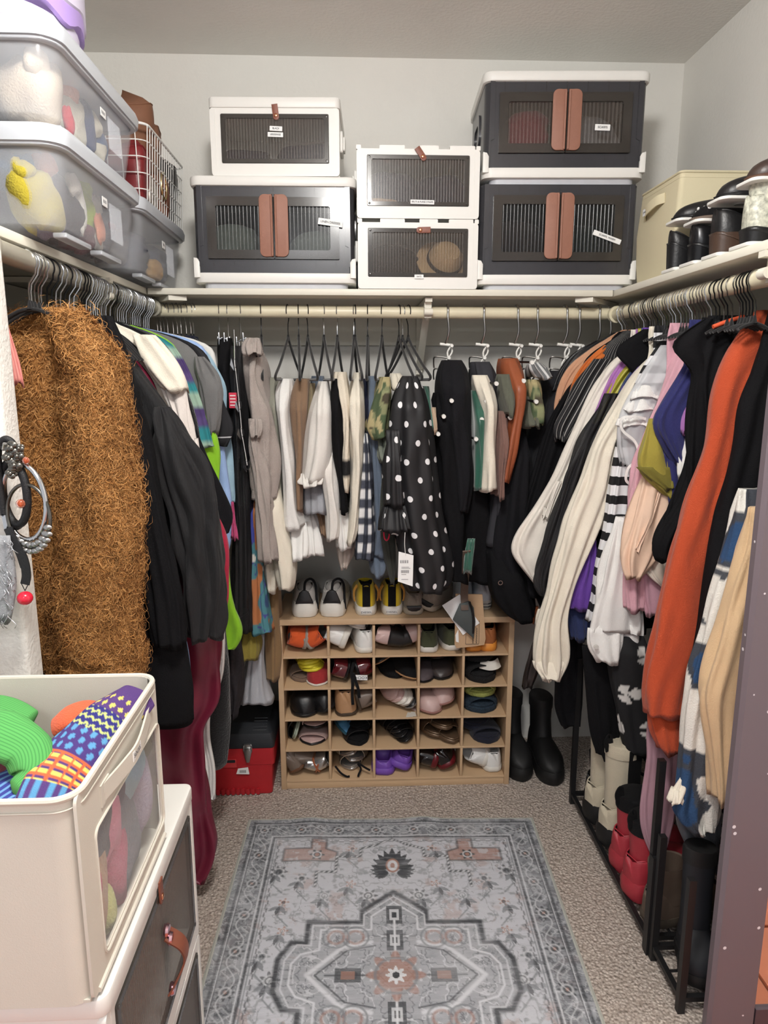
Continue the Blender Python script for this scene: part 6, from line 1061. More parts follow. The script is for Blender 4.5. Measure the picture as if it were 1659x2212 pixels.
# ---- shoes: heel at y=0, toe toward +y, standing on z=0
WK = ([0, .04, .12, .3, .45, .6, .72, .85, .94, 1], [.18, .30, .38, .40, .40, .46, .50, .44, .31, .05])
def foot(L, W, n=30, pad=0, k=0.0):
    s = np.linspace(0, 1, n); w = np.interp(s, *WK)*W+pad; w[0] *= .8
    return np.concatenate([np.stack([w+k*W*np.sin(s*math.pi), s*(L+2*pad)-pad], 1), np.stack([-w+k*W*np.sin(s*math.pi), s*(L+2*pad)-pad], 1)[::-1]])
def shoe(label, um, sm, lm=None, L=.235, W=.088, H=(.062, .058, .062, .040), op=.50, ts=.022, hh=0, name='shoe', group=None, extra=None, toe=.6, cat='shoe', heelm=None, pad=.003):
    t = thing(name, label, cat, (0, 0, 0), group); lm = lm or um; ns = 30; s = np.linspace(0.0, 1, ns)
    w = np.interp(s, *WK)*W; h = np.interp(s, [0, .12, .3, .52, .8, .94, 1], [H[0]*.93, H[0], H[1], H[2], H[3], H[3]*toe, H[3]*.18]); h = smooth1(h, 1); lift = hh*np.clip(1-s/.55, 0, 1)**1.3; z0 = ts+lift-.004
    o = np.clip(np.minimum(s/.05, (op-s)/.06), 0, 1)
    fx = np.array([-1, -1.05, -1.02, -.9, -.74, -.62, -.5, -.28, 0]); fzc = np.array([0, .25, .52, .74, .88, .95, .99, 1.02, 1.03]); fzo = np.array([0, .28, .58, .82, .97, 1.0, .80, .35, .18])
    fxo = np.array([-1, -1.04, -1.0, -.92, -.84, -.76, -.70, -.6, 0]); Rg = []
    for i in range(ns):
        x = fx*(1-o[i])+fxo*o[i]; z = fzc*(1-o[i])+fzo*o[i]; X = np.concatenate([x, -x[-2::-1]])*w[i]; Z = np.concatenate([z, z[-2::-1]])*h[i]
        Rg.append(np.stack([X, np.full(17, s[i]*L), Z+z0[i]], 1))
    Rg = np.array(Rg); mb = MB(); F_, mi = [], []
    for i in range(ns-1):
        for a in range(16):
            F_.append((i*17+a, i*17+a+1, (i+1)*17+a+1, (i+1)*17+a)); mi.append(1 if (5 <= a <= 10 and o[i]+o[i+1] > .8) else 0)
    F_.append(tuple(range(16, -1, -1))); mi.append(0); F_.append(tuple((ns-1)*17+a for a in range(17))); mi.append(0); mb.add(Rg.reshape(-1, 3), F_); mb.m = mi
    mb.build('upper', [um, lm], t, 180)
    P = foot(L, W, 28, pad); n = len(P); yy = np.clip(P[:, 1]/L, 0, 1); lf = hh*np.clip(1-yy/.55, 0, 1)**1.3
    def rg(q, z): return np.stack([P[:, 0]*q, (P[:, 1]-L/2)*q+L/2, z], 1)
    sb = MB(); sb.rings([rg(.95, lf), rg(1, lf+ts*.25), rg(1.01, lf+ts*.7), rg(.97, lf+ts)]); sb.build('sole', sm, t, 50)
    if hh:
        hb_ = MB(); q = [p for p in P if p[1] < L*.24]; q = np.array(q); hb_.rings([np.stack([q[:, 0]*.86, q[:, 1]*.9+.002, np.zeros(len(q))], 1), np.stack([q[:, 0]*.98, q[:, 1], np.full(len(q), hh+.004)], 1)]); hb_.build('heel', heelm or sm, t, 50)
    # collar binding
    C = [Rg[i][5] for i in range(1, int(op*ns))]+[Rg[i][11] for i in range(int(op*ns)-1, 0, -1)]; MB().tube(C, .0022, 6, loop=True).build('collar', um, t)
    if extra: extra(t, L, W, ts, H)
    return t
def slide(label, fm, stm, L=.24, W=.09, ts=.024, bands=((.52, .82, .05),), name='slide_sandal', group=None, sm=None):
    t = thing(name, label, 'sandal', (0, 0, 0), group); P = foot(L, W, 28)
    b = MB(); b.plate(P, 'z', 0, ts*.72, bev=.004); b.build('sole', sm or fm, t, 60); b = MB(); b.plate(foot(L, W, 28, -.003), 'z', ts*.70, ts, bev=.003); b.build('footbed', fm, t, 60)
    for s0, s1, hz in bands:
        Rg = []; k = 14
        for q in np.linspace(0, math.pi, k):
            row = []
            for s in np.linspace(s0, s1, 6): w = np.interp(s, *WK)*W+.003; row.append((w*math.cos(q), s*L+.01*math.sin(q), ts*.5+hz*math.sin(q)**.8*(1-.15*(s-s0))))
            Rg.append(row)
        Rg = np.array(Rg); c = Rg*[.95, 1, .93]; m_ = MB(); m_.rings(np.concatenate([Rg, c[:, ::-1]], 1), closed=True); m_.build('strap', stm, t, 60)
    return t
def lay(t, x, y, z, yaw=0, pitch=0, roll=0):
    """rest the shoe on z, centred on x, its nearest point at y"""
    R_ = (Matrix.Rotation(yaw, 4, 'Z') @ Matrix.Rotation(pitch, 4, 'X') @ Matrix.Rotation(roll, 4, 'Y')); M3 = np.array(R_.to_3x3()).T
    V = np.concatenate([np.array([v.co[:] for v in c.data.vertices]) @ M3 for c in t.children]); lo, hi = V.min(0), V.max(0)
    t.rotation_mode = 'XYZ'; t.rotation_euler = R_.to_euler(); t.location = (float(x-(lo[0]+hi[0])/2), float(y-lo[1]), float(z-lo[2]+.0004)); return t
def cell(i, r, fx=.5): return (CX0+tk+(i+fx)*CW, CY, ZB+(4-r)*CH)
lea = lambda n, c, rough=.4, **k: mat('shoe_'+n, c, rough, var=.06, scale=30, bump=.12, bscale=150, **k)
S_w, S_ow, S_gr, S_bk, S_pk = lea('white', (226, 226, 224)), lea('offwhite', (216, 212, 204)), lea('grey_rubber', (152, 144, 136), .8), lea('black', (20, 20, 22)), lea('blush', (196, 168, 164))
S_or, S_ol, S_org = fab('shoe_orange', (206, 88, 44)), fab('shoe_olive', (76, 80, 58)), lea('orange_rubber', (226, 146, 58), .5); S_yel, S_red, S_brf = lea('yellow', (216, 206, 56), .5), fab('shoe_red_suede', (156, 48, 50)), fab('shoe_brown_felt', (118, 98, 84)); S_bur = lea('burgundy_patent', (86, 20, 28), .12, coat=.6)
S_tan, S_tau, S_nav, S_sil = lea('tan', (176, 136, 100)), lea('taupe', (112, 98, 88)), fab('shoe_navy', (30, 32, 46)), mat('silver_leather', (190, 188, 186), .25, metal=.8, var=.08); S_pur, S_brz, S_cop = lea('purple_rubber', (112, 72, 168), .5), mat('bronze_leather', (104, 84, 66), .35, metal=.4, var=.1), lea('copper', (156, 88, 58), .3)
S_lin = fab('shoe_lining', (120, 112, 104)); S_cork = fab('shoe_insole', (150, 128, 106)); S_ylw = fab('shoe_yellow_nylon', (204, 176, 40), var=.2); S_strap = fab('shoe_amber_strap', (196, 140, 52)); S_bkf = fab('shoe_black_fabric', (18, 18, 20), sheen=.02)
GC = 'shoes in the rack cubbies'; GT = 'shoes on top of the rack'
YT = CY+.012
# --- on top
def chunky(t, L, W, ts, H):
    m = MB(); m.plate(np.array([(-.030, .047), (.030, .047), (.026, .060), (.016, .085), (.006, .093), (-.006, .093), (-.016, .085), (-.026, .060)]), 'y', -.006, .004, bev=.003); m.build('heel_counter', S_bk, t)
    m = MB(); P = foot(L, W, 24, .008); P = P[P[:, 1] < L*.5]; m.rings([np.stack([P[:, 0]*.96, P[:, 1], np.full(len(P), .002)], 1), np.stack([P[:, 0]*1.04, P[:, 1]-.004, np.full(len(P), .018)], 1), np.stack([P[:, 0]*.98, P[:, 1], np.full(len(P), .036)], 1), np.stack([P[:, 0]*.88, P[:, 1]+.003, np.full(len(P), .048)], 1)]); m.build('heel_wedge', S_ow, t, 60)
    m = MB(); strap(m, curve([(.0, .004, .088), (.004, .012, .118), (.022, .04, .120), (.036, .05, .098), (.04, .03, .06), (.043, .02, .02)], 24), .008, .002, (.3, -1, .2)); m.build('pull_strap', S_bkf, t)
    m = MB(); strap(m, [(-.016, -.0065, .018), (.016, -.0065, .018)], .018, .003, (0, -1, 0)); m.build('heel_badge', S_w, t)
    m = MB(); m.sph((0, .055, .082), (.027, .045, .026), 14); m.build('tongue_sock', fab('grey_mesh', (158, 154, 150)), t)
for i, (px, a) in enumerate(((654, .04), (722, -.06))):
    s = shoe('chunky white and black sneaker with grey collar, %s on the rack top' % ('leftmost' if i == 0 else 'second from left'), fab('shoe_grey_mesh', (172, 168, 164)), S_ow, fab('shoe_dark_lining', (58, 58, 60)), .25, .092, (.060, .056, .062, .042), .46, .036, group=GT, name='sneaker', extra=chunky); lay(s, at(px, 1300, YT)[0], YT-.004, CZ, a)
def diesel(t, L, W, ts, H):
    m = MB(); strap(m, curve([(0, -.0035, .034), (0, -.004, .06), (0, -.002, .085), (0, .004, .112)], 12), .026, .003, (0, -1, 0)); m.build('heel_stripe', S_bkf, t)
    for s in (-1, 1):
        m = MB(); strap(m, curve([(s*.030, .01, .105), (s*.040, .016, .085), (s*.041, .02, .06), (s*.038, .022, .045)], 12), .009, .002, (s, -.6, 0)); m.build('side_loop', S_strap, t)
    text('DIESEL', .0095, t, M_ink, (0, -.0068, .014), RX, sx=1.35)
    m = MB(); m.plate(rrect(-.018, .018, .008, .024, .001, 1), 'y', -.0062, -.0052); m.build('heel_label', S_w, t)
for i, (px, a) in enumerate(((789, .03), (851, -.05))):
    s = shoe('yellow nylon slip-on with black heel stripe reading DIESEL, %s of the pair' % ('left' if i == 0 else 'right'), S_ylw, S_ow, S_bkf, .25, .082, (.082, .075, .066, .040), .46, .032, group=GT, name='slip_on_shoe', extra=diesel, pad=.005); lay(s, at(px, 1300, YT)[0], YT+.004, CZ, a)
def gsn(t, L, W, ts, H):
    m = MB(); m.plate(np.array([(-.026, .034), (.026, .034), (.02, .020), (.008, .015), (-.008, .015), (-.02, .020)]), 'y', -.0055, .002, bev=.002); m.build('heel_patch', S_bk, t)
for i, (px, a, rl) in enumerate(((895, 0, 0), (957, .5, .35))):
    s = shoe('taupe grey sneaker with black heel patch, %s under the polka dots' % ('upright' if i == 0 else 'tilted'), fab('shoe_taupe_grey', (142, 132, 120)), lea('sand_sole', (176, 166, 150), .7), S_cork, .245, .084, (.058, .052, .058, .04), .47, .022, group=GT, name='sneaker', extra=gsn); lay(s, at(px, 1310, YT)[0], YT+.004, CZ, -a, 0, rl)
for i, (px, pt) in enumerate(((1010, .0), (1052, .0))):
    s = shoe('white and grey sneaker with banded sole, %s at the right end of the rack top' % ('inner' if i == 0 else 'outer'), lea('pale_blue_white', (206, 212, 220)), S_ow, S_lin, .25, .078, (.072, .064, .062, .04), .46, .034, group=GT, name='sneaker'); lay(s, at(px, 1300, YT)[0], YT+.05, CZ, 0)
    for k in range(2): 
        P = foot(.25, .078, 24, .0042); o = MB().rings([np.stack([P[:, 0], P[:, 1], np.full(len(P), .010+k*.011)], 1), np.stack([P[:, 0], P[:, 1], np.full(len(P), .014+k*.011)], 1)]).build('sole_band', lea('dark_grey', (86, 88, 90)), None); o.parent = s
# --- row 0
def C(s, i, r, fx, yaw=0, pitch=0, roll=0, dy=.03, dz=0): x, y, z = cell(i, r, fx); return lay(s, x, y+(dy*.5 if dy < .1 else max(.008, .262-dy)), z+dz, yaw, pitch, roll)
SL = dict(group=GC)
C(shoe('orange canvas slip-on lying on its side showing a grey sole, top left cubby', S_or, S_gr, S_lin, .225, .086, (.055, .05, .055, .04), .5, .014, **SL), 0, 0, .30, .12, 0, -1.35)
C(shoe('orange canvas slip-on with scuffed grey sole tipped toward the room, top left cubby', S_or, S_gr, S_lin, .225, .086, (.055, .05, .055, .04), .5, .014, **SL), 0, 0, .70, -.15, 0, 1.05, .03)
C(shoe('white leather sneaker lying on its side in the second top cubby', S_w, S_ow, S_lin, .235, .088, (.062, .056, .06, .042), .48, .022, **SL), 1, 0, .28, -.15, 0, -1.2)
C(shoe('white leather sneaker with scuffed sole, heel out, second top cubby', S_w, S_ow, S_lin, .235, .084, (.064, .056, .06, .042), .48, .022, **SL), 1, 0, .74, .08)
C(shoe('white leather flap sandal squeezed on top in the second top cubby', S_w, S_ow, S_lin, .2, .07, (.02, .02, .03, .03), .5, .010, **SL), 1, 0, .45, .4, 0, .3, .05, .072)
C(shoe('blush leather pump lying on its black block heel, third top cubby', S_pk, S_bk, S_bk, .23, .080, (.052, .046, .05, .036), .55, .008, .045, heelm=S_bk, **SL), 2, 0, .36, .1, 0, -1.35)
C(shoe('blush leather pump toe down at the right of the third top cubby', S_pk, S_bk, S_bk, .23, .076, (.052, .046, .05, .036), .55, .008, .03, heelm=S_bk, **SL), 2, 0, .80, .05, 0, 1.2, .05)
for k, fx in enumerate((.27, .70)): C(shoe('olive canvas sneaker with white sole heel out, %s in its cubby' % ('left' if k == 0 else 'right'), S_ol, S_ow, S_bkf, .235, .084, (.060, .056, .06, .04), .45, .022, name='sneaker', **SL), 3, 0, fx, -.04+.15*k, dy=.02+.03*k)
C(shoe('orange clog with thick rubber sole at the right of the top right cubby', lea('orange_suede', (150, 88, 46), .7), S_org, S_bkf, .235, .078, (.058, .052, .056, .045), .45, .030, name='clog', **SL), 4, 0, .66, -.1); C(shoe('orange clog with thick rubber sole tucked behind the kraft envelope', lea('orange_suede', (150, 88, 46), .7), S_org, S_bkf, .235, .078, (.056, .052, .056, .045), .45, .028, name='clog', **SL), 4, 0, .22, .05)
# --- row 1
for k in range(3): C(slide('bright yellow slide sandal fanned over the others, %s of three' % ('lowest', 'middle', 'topmost')[k], S_yel, S_yel, .20, .085, .016, ((.5, .8, .020),), group='yellow slides', name='slide_sandal'), 0, 1, .50+.05*k, math.pi+.35-.3*k, .08, .1, .225, .026+.012*k)
C(slide('brown felt slipper under the yellow slides', S_brf, S_brf, .20, .085, .018, ((.5, .85, .03),), group=GC), 0, 1, .36, math.pi+.1, 0, 0, .215)
C(shoe('red suede slipper toe out at the right of its cubby', S_red, S_ow, S_bkf, .22, .082, (.045, .04, .052, .044), .5, .008, toe=.75, **SL), 0, 1, .77, math.pi-.12, 0, 0, .25)
C(shoe('burgundy patent croc shoe on its side, right part of the second cubby', S_bur, S_bk, S_bk, .225, .088, (.05, .05, .055, .045), .5, .012, **SL), 1, 1, .68, .15, 0, 1.3, .03); C(shoe('burgundy patent croc shoe upright on its side, left in the second cubby', S_bur, S_bk, S_bk, .225, .088, (.05, .05, .055, .045), .5, .012, **SL), 1, 1, .20, .15, 0, -1.25)
x, y, z = cell(1, 1, .62); t = thing('shoe_tag', 'white tag printed KOCH hung upside down on the burgundy shoe', 'tag', (x, y+.004, z+.03)); m_ = MB(); m_.plate(np.array([(x-.004, z+.026), (x+.036, z+.024), (x+.036, z+.042), (x-.004, z+.044)]), 'y', y+.006, y+.0068); m_.build('card', M_card, t); text('KOCH', .0135, t, M_ink, (x+.016, y+.0055, z+.034), Matrix.Rotation(math.pi, 4, 'Y') @ RX)
t = thing('black_ribbon', 'black ribbon tied round the burgundy shoe hanging into the cubby below', 'ribbon', (x-.02, y+.002, z-.05))
for k, P in enumerate(([(-.01, .03, .08), (-.018, .012, .05), (-.014, 0, .02), (-.016, -.005, -.02), (-.014, -.004, -.06)], [(-.012, .012, .05), (-.004, 0, .025), (.004, -.005, -.0), (.008, -.004, -.035)])): m_ = MB(); strap(m_, curve([np.array([x, y, z])+p for p in P], 20), .010, .001, (0, -1, 0)); m_.build('tail', S_bkf, t)
C(shoe('black suede flat crossed over another, left of the third cubby', S_bk, S_tan, S_bk, .23, .082, (.03, .03, .035, .032), .6, .006, **SL), 2, 1, .30, math.pi-.25, .1, .5, .22, .03); C(shoe('black fabric flat with pale welt, right of the third cubby', S_bkf, S_tan, S_bk, .23, .086, (.04, .04, .05, .036), .6, .006, **SL), 2, 1, .68, math.pi+.35, 0, -.2, .23); C(shoe('black velvet flat underneath in the third cubby', S_bkf, S_bk, S_bk, .23, .082, (.03, .03, .035, .03), .6, .006, **SL), 2, 1, .36, math.pi+.3, 0, 0, .2)
C(shoe('copper metallic flat on top of the fourth cubby pile', S_cop, S_bk, S_bkf, .2, .078, (.035, .03, .036, .032), .55, .006, **SL), 3, 1, .42, math.pi+.2, .15, .1, .21, .046); C(shoe('grey fur lined flat at the upper right of the fourth cubby', lea('grey_fur', (130, 120, 110), .8), S_bk, S_bkf, .2, .078, (.035, .03, .036, .032), .55, .006, **SL), 3, 1, .70, math.pi-.2, .15, -.1, .20, .050); C(shoe('charcoal leather loafer under the copper flat', lea('charcoal', (58, 52, 52)), S_bk, S_bkf, .23, .086, (.04, .04, .045, .038), .5, .01, **SL), 3, 1, .62, math.pi-.15, 0, 0, .22); C(shoe('charcoal soft shoe folded at the left of the fourth cubby', lea('charcoal2', (74, 66, 70), .7), S_bk, S_bkf, .22, .07, (.035, .03, .036, .03), .5, .008, **SL), 3, 1, .24, math.pi-.2, 0, 0, .24)
S_shag = mat('black_shag', (16, 16, 18), .95, var=.3, scale=90, bump=1, bscale=250); C(slide('black shaggy slide at the bottom of the right cubby', S_shag, S_shag, .24, .11, .030, ((.45, .86, .045),), group=GC), 4, 1, .46, math.pi+.1, 0, 0, .25); C(slide('black shaggy slide with cream strap stacked on its twin', S_shag, S_shag, .22, .10, .026, ((.45, .8, .03),), group=GC), 4, 1, .34, math.pi+.35, .08, .1, .225, .05)
x, y, z = cell(4, 1, .5); t = thing('cream_strap', 'wide cream leather strap above the shaggy slide', 'strap', (x+.03, y+.04, z+.06)); m_ = MB(); strap(m_, curve([(x-.01, y+.05, z+.058), (x+.02, y+.035, z+.056), (x+.042, y+.035, z+.060), (x+.056, y+.05, z+.062)], 16), .032, .003, (0, -1, .2)); m_.build('band', S_ow, t)
# --- row 2
C(shoe('large black leather clog toe out, left of the third row', S_bk, S_bk, S_bkf, .24, .100, (.05, .05, .068, .062), .42, .016, toe=.85, name='clog', **SL), 0, 2, .42, math.pi+.04, 0, 0, .255); C(shoe('black leather clog toe at the right of the first third row cubby', S_bk, S_bk, S_bkf, .235, .084, (.05, .05, .06, .056), .42, .014, toe=.85, name='clog', **SL), 0, 2, .88, math.pi-.04, 0, .35, .25)
C(shoe('tan leather ankle boot heel out in the third row', S_tan, lea('dark_sole', (70, 58, 48)), S_lin, .235, .096, (.085, .080, .075, .045), .40, .012, name='ankle_boot', **SL), 1, 2, .33, .05, 0, -.05, .02); C(shoe('taupe soft boot lying on its side beside the tan one', S_tau, lea('dark_sole', (70, 58, 48)), S_lin, .235, .088, (.06, .06, .06, .042), .45, .012, name='ankle_boot', **SL), 1, 2, .74, .12, 0, 1.3, .03)
for k in range(5): C(shoe('%s ballet flat fanned in the middle cubby, number %s from the left' % (('blush', 'blush', 'white', 'white', 'black and silver')[k], ('one', 'two', 'three', 'four', 'five')[k]), [S_pk, S_pk, S_ow, S_ow, S_bk][k], [S_pk, S_pk, S_ow, S_sil, S_sil][k], S_lin, .21, .066, (.022, .02, .024, .024), .62, .005, name='ballet_flat', **SL), 2, 2, .30+.12*k, math.pi+.30-.03*k, 0, .75-.05*k, .215+.006*k, .028-.005*k)
x, y, z = cell(2, 2, .8)
for k, (a, b, lb) in enumerate((((.0, -.004), (-.02, -.002), 'left'), ((.012, -.004), (.03, .0), 'right'))):
    t = thing('paper_scrap', 'white torn paper strip at the cubby edge, %s piece' % lb, 'paper', (x+a[0], y, z)); m_ = MB(); m_.plate(np.array([(x+a[0]-.012, y+.002), (x+a[0]+.012, y+.004), (x+a[0]+.01, y+.03), (x+a[0]-.004, y+.034)]), 'z', z+.001+.002*k, z+.003+.002*k); m_.build('sheet', S_ow, t)
for k, fx in enumerate((.26, .68)): C(shoe('blush rounded flat toe out, %s in the fourth cubby of row three' % ('left' if k == 0 else 'right'), S_pk, lea('blush_sole', (150, 110, 104)), S_lin, .23, (.092, .082)[k], (.04, .036, .05, .05), .55, .008, toe=.8, name='ballet_flat', **SL), 3, 2, fx, math.pi+.12-.3*k, 0, -.1+.2*k, (.255, .235)[k], .0+.022*k)
C(slide('blush insole lying at the front of the fourth cubby', S_pk, S_pk, .10, .05, .003, (), group=GC, name='shoe_insole'), 3, 2, .12, math.pi-.6, 0, 0, .09)
S_ch = mat('chartreuse_chenille', (150, 156, 84), .95, var=.2, scale=70, bump=1, bscale=180); S_nb = mat('navy_boucle', (30, 46, 60), .95, var=.3, scale=70, bump=1, bscale=160)
C(slide('chartreuse chenille slipper on top in the right cubby of row three', S_ch, S_ch, .22, .115, .022, ((.5, .9, .032),), group=GC, name='slipper'), 4, 2, .48, math.pi, 0, 0, .23, .052); C(slide('navy boucle slipper under the chartreuse one', S_nb, S_nb, .23, .125, .030, ((.5, .9, .04),), group=GC, name='slipper'), 4, 2, .48, math.pi+.05, 0, 0, .245)
# --- row 3
C(slide('pale green slide standing on edge at the far left of row four', lea('pale_green', (156, 168, 152)), S_bk, .22, .08, .012, ((.5, .8, .03),), group=GC), 0, 3, .16, math.pi, 0, 1.25, .23); C(slide('blush slide with wide strap resting on its twin', S_pk, S_pk, .22, .098, .012, ((.45, .85, .035),), group=GC, sm=S_bk), 0, 3, .64, math.pi+.05, .1, .05, .22, .034); C(slide('blush slide lying flat under its twin', S_pk, S_pk, .225, .104, .012, ((.45, .85, .028),), group=GC, sm=S_bk), 0, 3, .60, math.pi-.08, 0, 0, .235)
C(shoe('blue slip-on with pink splash print leaning in row four', mat('splash_print', (58, 110, 146), .7, var=.6, scale=30), lea('teal_sole', (40, 80, 96)), S_pk, .21, .07, (.04, .04, .045, .035), .5, .01, **SL), 1, 3, .24, math.pi+.25, 0, -.7, .215)
for k, (fx, yw, dz, dy) in enumerate(((.52, .25, 0, .245), (.74, -.2, .03, .215))): C(slide('black leather sandal with wide straps, %s of the pair in row four' % ('front' if k == 0 else 'back'), S_bkf, S_bk, .235, .09, .022, ((.35, .5, .045), (.58, .86, .04)), group=GC), 1, 3, fx, math.pi+yw, 0, .1*k, dy, dz)
for k in range(4): C(slide('black strappy sandal in the middle cubby of row four, %s' % ('leftmost', 'second', 'third', 'rightmost')[k], S_bk, S_bk, .215, .07, .012, ((.3, .38, .04), (.52, .60, .035), (.7, .8, .03)), group=GC, name='strappy_sandal'), 2, 3, .24+.15*k, math.pi+.45-.12*k, 0, .35, .20+.015*k, .030-.010*k)
for k in range(3): C(slide('bronze leather sandal with square strap, %s of three in row four' % ('rear', 'middle', 'front')[k], S_brz, S_brz, .235, .088, .018, ((.30, .42, .05), (.56, .80, .045)), group=GC), 3, 3, .30+.20*k, math.pi+.30-.05*k, .08 if k == 1 else 0, -.15, .225+.018*k, (.006, .030, .0)[k])
for k in range(2): C(slide('navy slide with stitched strap, %s in the right cubby of row four' % ('back left' if k == 0 else 'front right'), S_nav, S_nav, .225, .108, .028, ((.5, .86, .040),), group=GC), 4, 3, .40+.22*k, math.pi+.1-.05*k, 0, 0, .215+.035*k, .030*(1-k))
# --- row 4
C(shoe('taupe suede bootie with crumpled shaft at the bottom left', S_tau, lea('brown_sole', (104, 72, 52)), S_lin, .22, .08, (.078, .07, .06, .04), .42, .012, name='ankle_boot', **SL), 0, 4, .20, -.1, 0, -.5); C(shoe('taupe suede bootie leaning on its twin at the bottom left', S_tau, lea('brown_sole', (104, 72, 52)), S_lin, .22, .066, (.078, .07, .06, .04), .42, .012, name='ankle_boot', **SL), 0, 4, .36, .1, 0, -1.2, .05, .01); C(shoe('silver loafer standing on edge, thin sole out', S_sil, S_cop, S_lin, .23, .064, (.045, .04, .045, .036), .5, .008, name='loafer', **SL), 0, 4, .55, .05, 0, -1.3); C(shoe('silver loafer standing on edge, vamp out', S_sil, S_cop, S_lin, .23, .076, (.045, .04, .045, .036), .5, .008, name='loafer', **SL), 0, 4, .80, -.05, 0, 1.1)
for k in range(3): C(slide('silver sandal with curved strap, %s in the bottom row heap' % ('left', 'middle', 'right')[k], S_sil, S_sil, .22, .082, .014, ((.48, .82, .042),), group=GC), 1, 4, .26+.20*k, math.pi+.4-.35*k, .1*(k == 0), .3-.2*k, .215, (.036, 0, .032)[k])
x, y, z = cell(1, 4, .5); 
for k, P in enumerate(([(-.06, .03, .03), (-.04, .012, .014), (-.02, .006, .004), (-.01, .004, .006)], [(.02, .04, .03), (.03, .02, .024), (.022, .008, .010), (.02, .004, .003)], [(.02, .04, .035), (.045, .02, .028), (.062, .012, .022)])): t = thing('ankle_strap', 'black ankle strap trailing from the silver sandals, %s' % ('left end', 'middle end', 'right end')[k], 'strap', (x, y, z)); m_ = MB(); m_.tube(curve([np.array([x, y, z+.003])+p for p in P], 16), .0035, 8); m_.build('cord', S_bkf, t)
for k, (fx, rl) in enumerate(((.30, 0), (.72, .35))): C(shoe('purple rubber clog heel out, %s in the bottom row' % ('left' if k == 0 else 'right, tilted'), S_pur, S_pur, S_pur, .225, .094, (.030, .040, .082, .060), .34, .026, toe=.8, name='clog', pad=.006, **SL), 2, 4, fx, -.1, 0, rl, .02+.02*k)
for k, (fx, rl) in enumerate(((.28, -1.3), (.68, -.5))): C(shoe('black patent shoe with red lining, %s in the bottom row' % ('on its side' if k == 0 else 'tilted'), lea('black_patent', (20, 14, 16), .14, coat=.5), lea('dark_red', (96, 16, 26), .3), lea('dark_red', (96, 16, 26), .3), .235, .086, (.06, .055, .058, .045), .45, .022, **SL), 3, 4, fx, -.05, 0, rl)
C(shoe('white leather strap shoe lying on its side at the bottom right', S_w, S_ow, S_w, .225, .088, (.056, .05, .058, .042), .48, .022, extra=lambda t, L, W, ts, H: [strap(m, curve([(-.034, .10, .07), (-.01, .10, .105), (.03, .095, .10), (.036, .10, .07)], 14), .02, .003, (0, -1, .2)).build('velcro_strap', S_w, t) for m in [MB()]], **SL), 4, 4, .28, .2, 0, -1.2, .03); C(shoe('white leather shoe heel out at the bottom right corner', S_w, S_ow, S_w, .225, .084, (.058, .052, .058, .042), .48, .022, **SL), 4, 4, .74, .04)
def atx(px, py, X):
    d = _f+_r*((px-829.5)/F)+_u*((1106-py)/F); t = X/d[0]; return np.array([X, d[1]*t, HC+d[2]*t])
# ---- papers and leather tag hanging in front of the rack
YP = 2.178
def sheet(name, label, pts, Y, m, cat='paper', th=.0015):
    t = thing(name, label, cat, at(*np.mean(pts, 0), Y)); P = np.array([[at(*p, Y)[0], at(*p, Y)[2]] for p in pts]); mb = MB(); mb.plate(P, 'y', Y, Y+th); mb.build('sheet', m, t); return t
M_kraft = mat('kraft_paper', (190, 158, 124), .8, var=.06, scale=30, bump=.3, bscale=40)
k = sheet('kraft_envelope', 'crumpled brown kraft envelope with printed panel hanging over the rack edge', [(984, 1283), (1042, 1284), (1049, 1380), (1046, 1393), (1020, 1397), (986, 1400), (982, 1392)], YP+.006, M_kraft, 'envelope', .004)
a, b = at(1007, 1340, YP+.0055), at(1034, 1391, YP+.0055)
for q in (((a[0], a[2]), (a[0], b[2])), ((b[0], a[2]), (b[0], b[2])), ((a[0], b[2]), (b[0], b[2]))):
    MB().tube([(q[0][0], YP+.0052, q[0][1]), (q[1][0], YP+.0052, q[1][1])], .0007, 5).build('printed_frame', M_ink, k)
for i in range(7):
    for j in range(2): x, z = b[0]-.008-j*.012, b[2]+.006+i*.008; MB().tube(curve([(x-.003, YP+.005, z+.003), (x+.002, YP+.005, z+.001), (x-.002, YP+.005, z-.002), (x+.003, YP+.005, z-.003)], 8), .0006, 4).build('printed_character', M_ink, k)
sheet('white_paper', 'white paper sheet turned diagonal behind the leather tag', [(955, 1308), (993, 1284), (1036, 1346), (1000, 1372)], YP, M_card)
sheet('white_slip', 'narrow white paper edge left of the kraft envelope', [(984, 1372), (990, 1360), (991, 1388), (985, 1386)], YP+.003, M_card)
t = thing('leather_tag', 'dark green leather pouch on a brown strap hanging before the rack', 'pouch', at(1005, 1370, YP)); m_ = MB(); P = np.array([[at(x, y, YP)[0], at(x, y, YP)[2]] for x, y in ((992, 1302), (1012, 1296), (1022, 1310), (1026, 1340), (1022, 1376), (1010, 1366), (977, 1336))])
m_.plate(P, 'y', YP-.014, YP-.006, bev=.003); m_.build('pouch_body', mat('grey_green_leather', (70, 78, 78), .45, var=.1), t)
m_ = MB(); strap(m_, curve([at(1008, 1190, 2.0), at(1006, 1230, 2.06), at(1003, 1280, YP-.012), at(1004, 1318, YP-.017)], 24), .024, .004, (0, -1, 0)); m_.build('strap', mat('brown_strap', (96, 80, 70), .6), t); m_ = MB(); m_.tube(curve([at(1014, 1300, YP-.015), at(1022, 1330, YP-.016), at(1022, 1368, YP-.013)], 10), .004, 8); m_.build('flap_edge', M_kb, t)
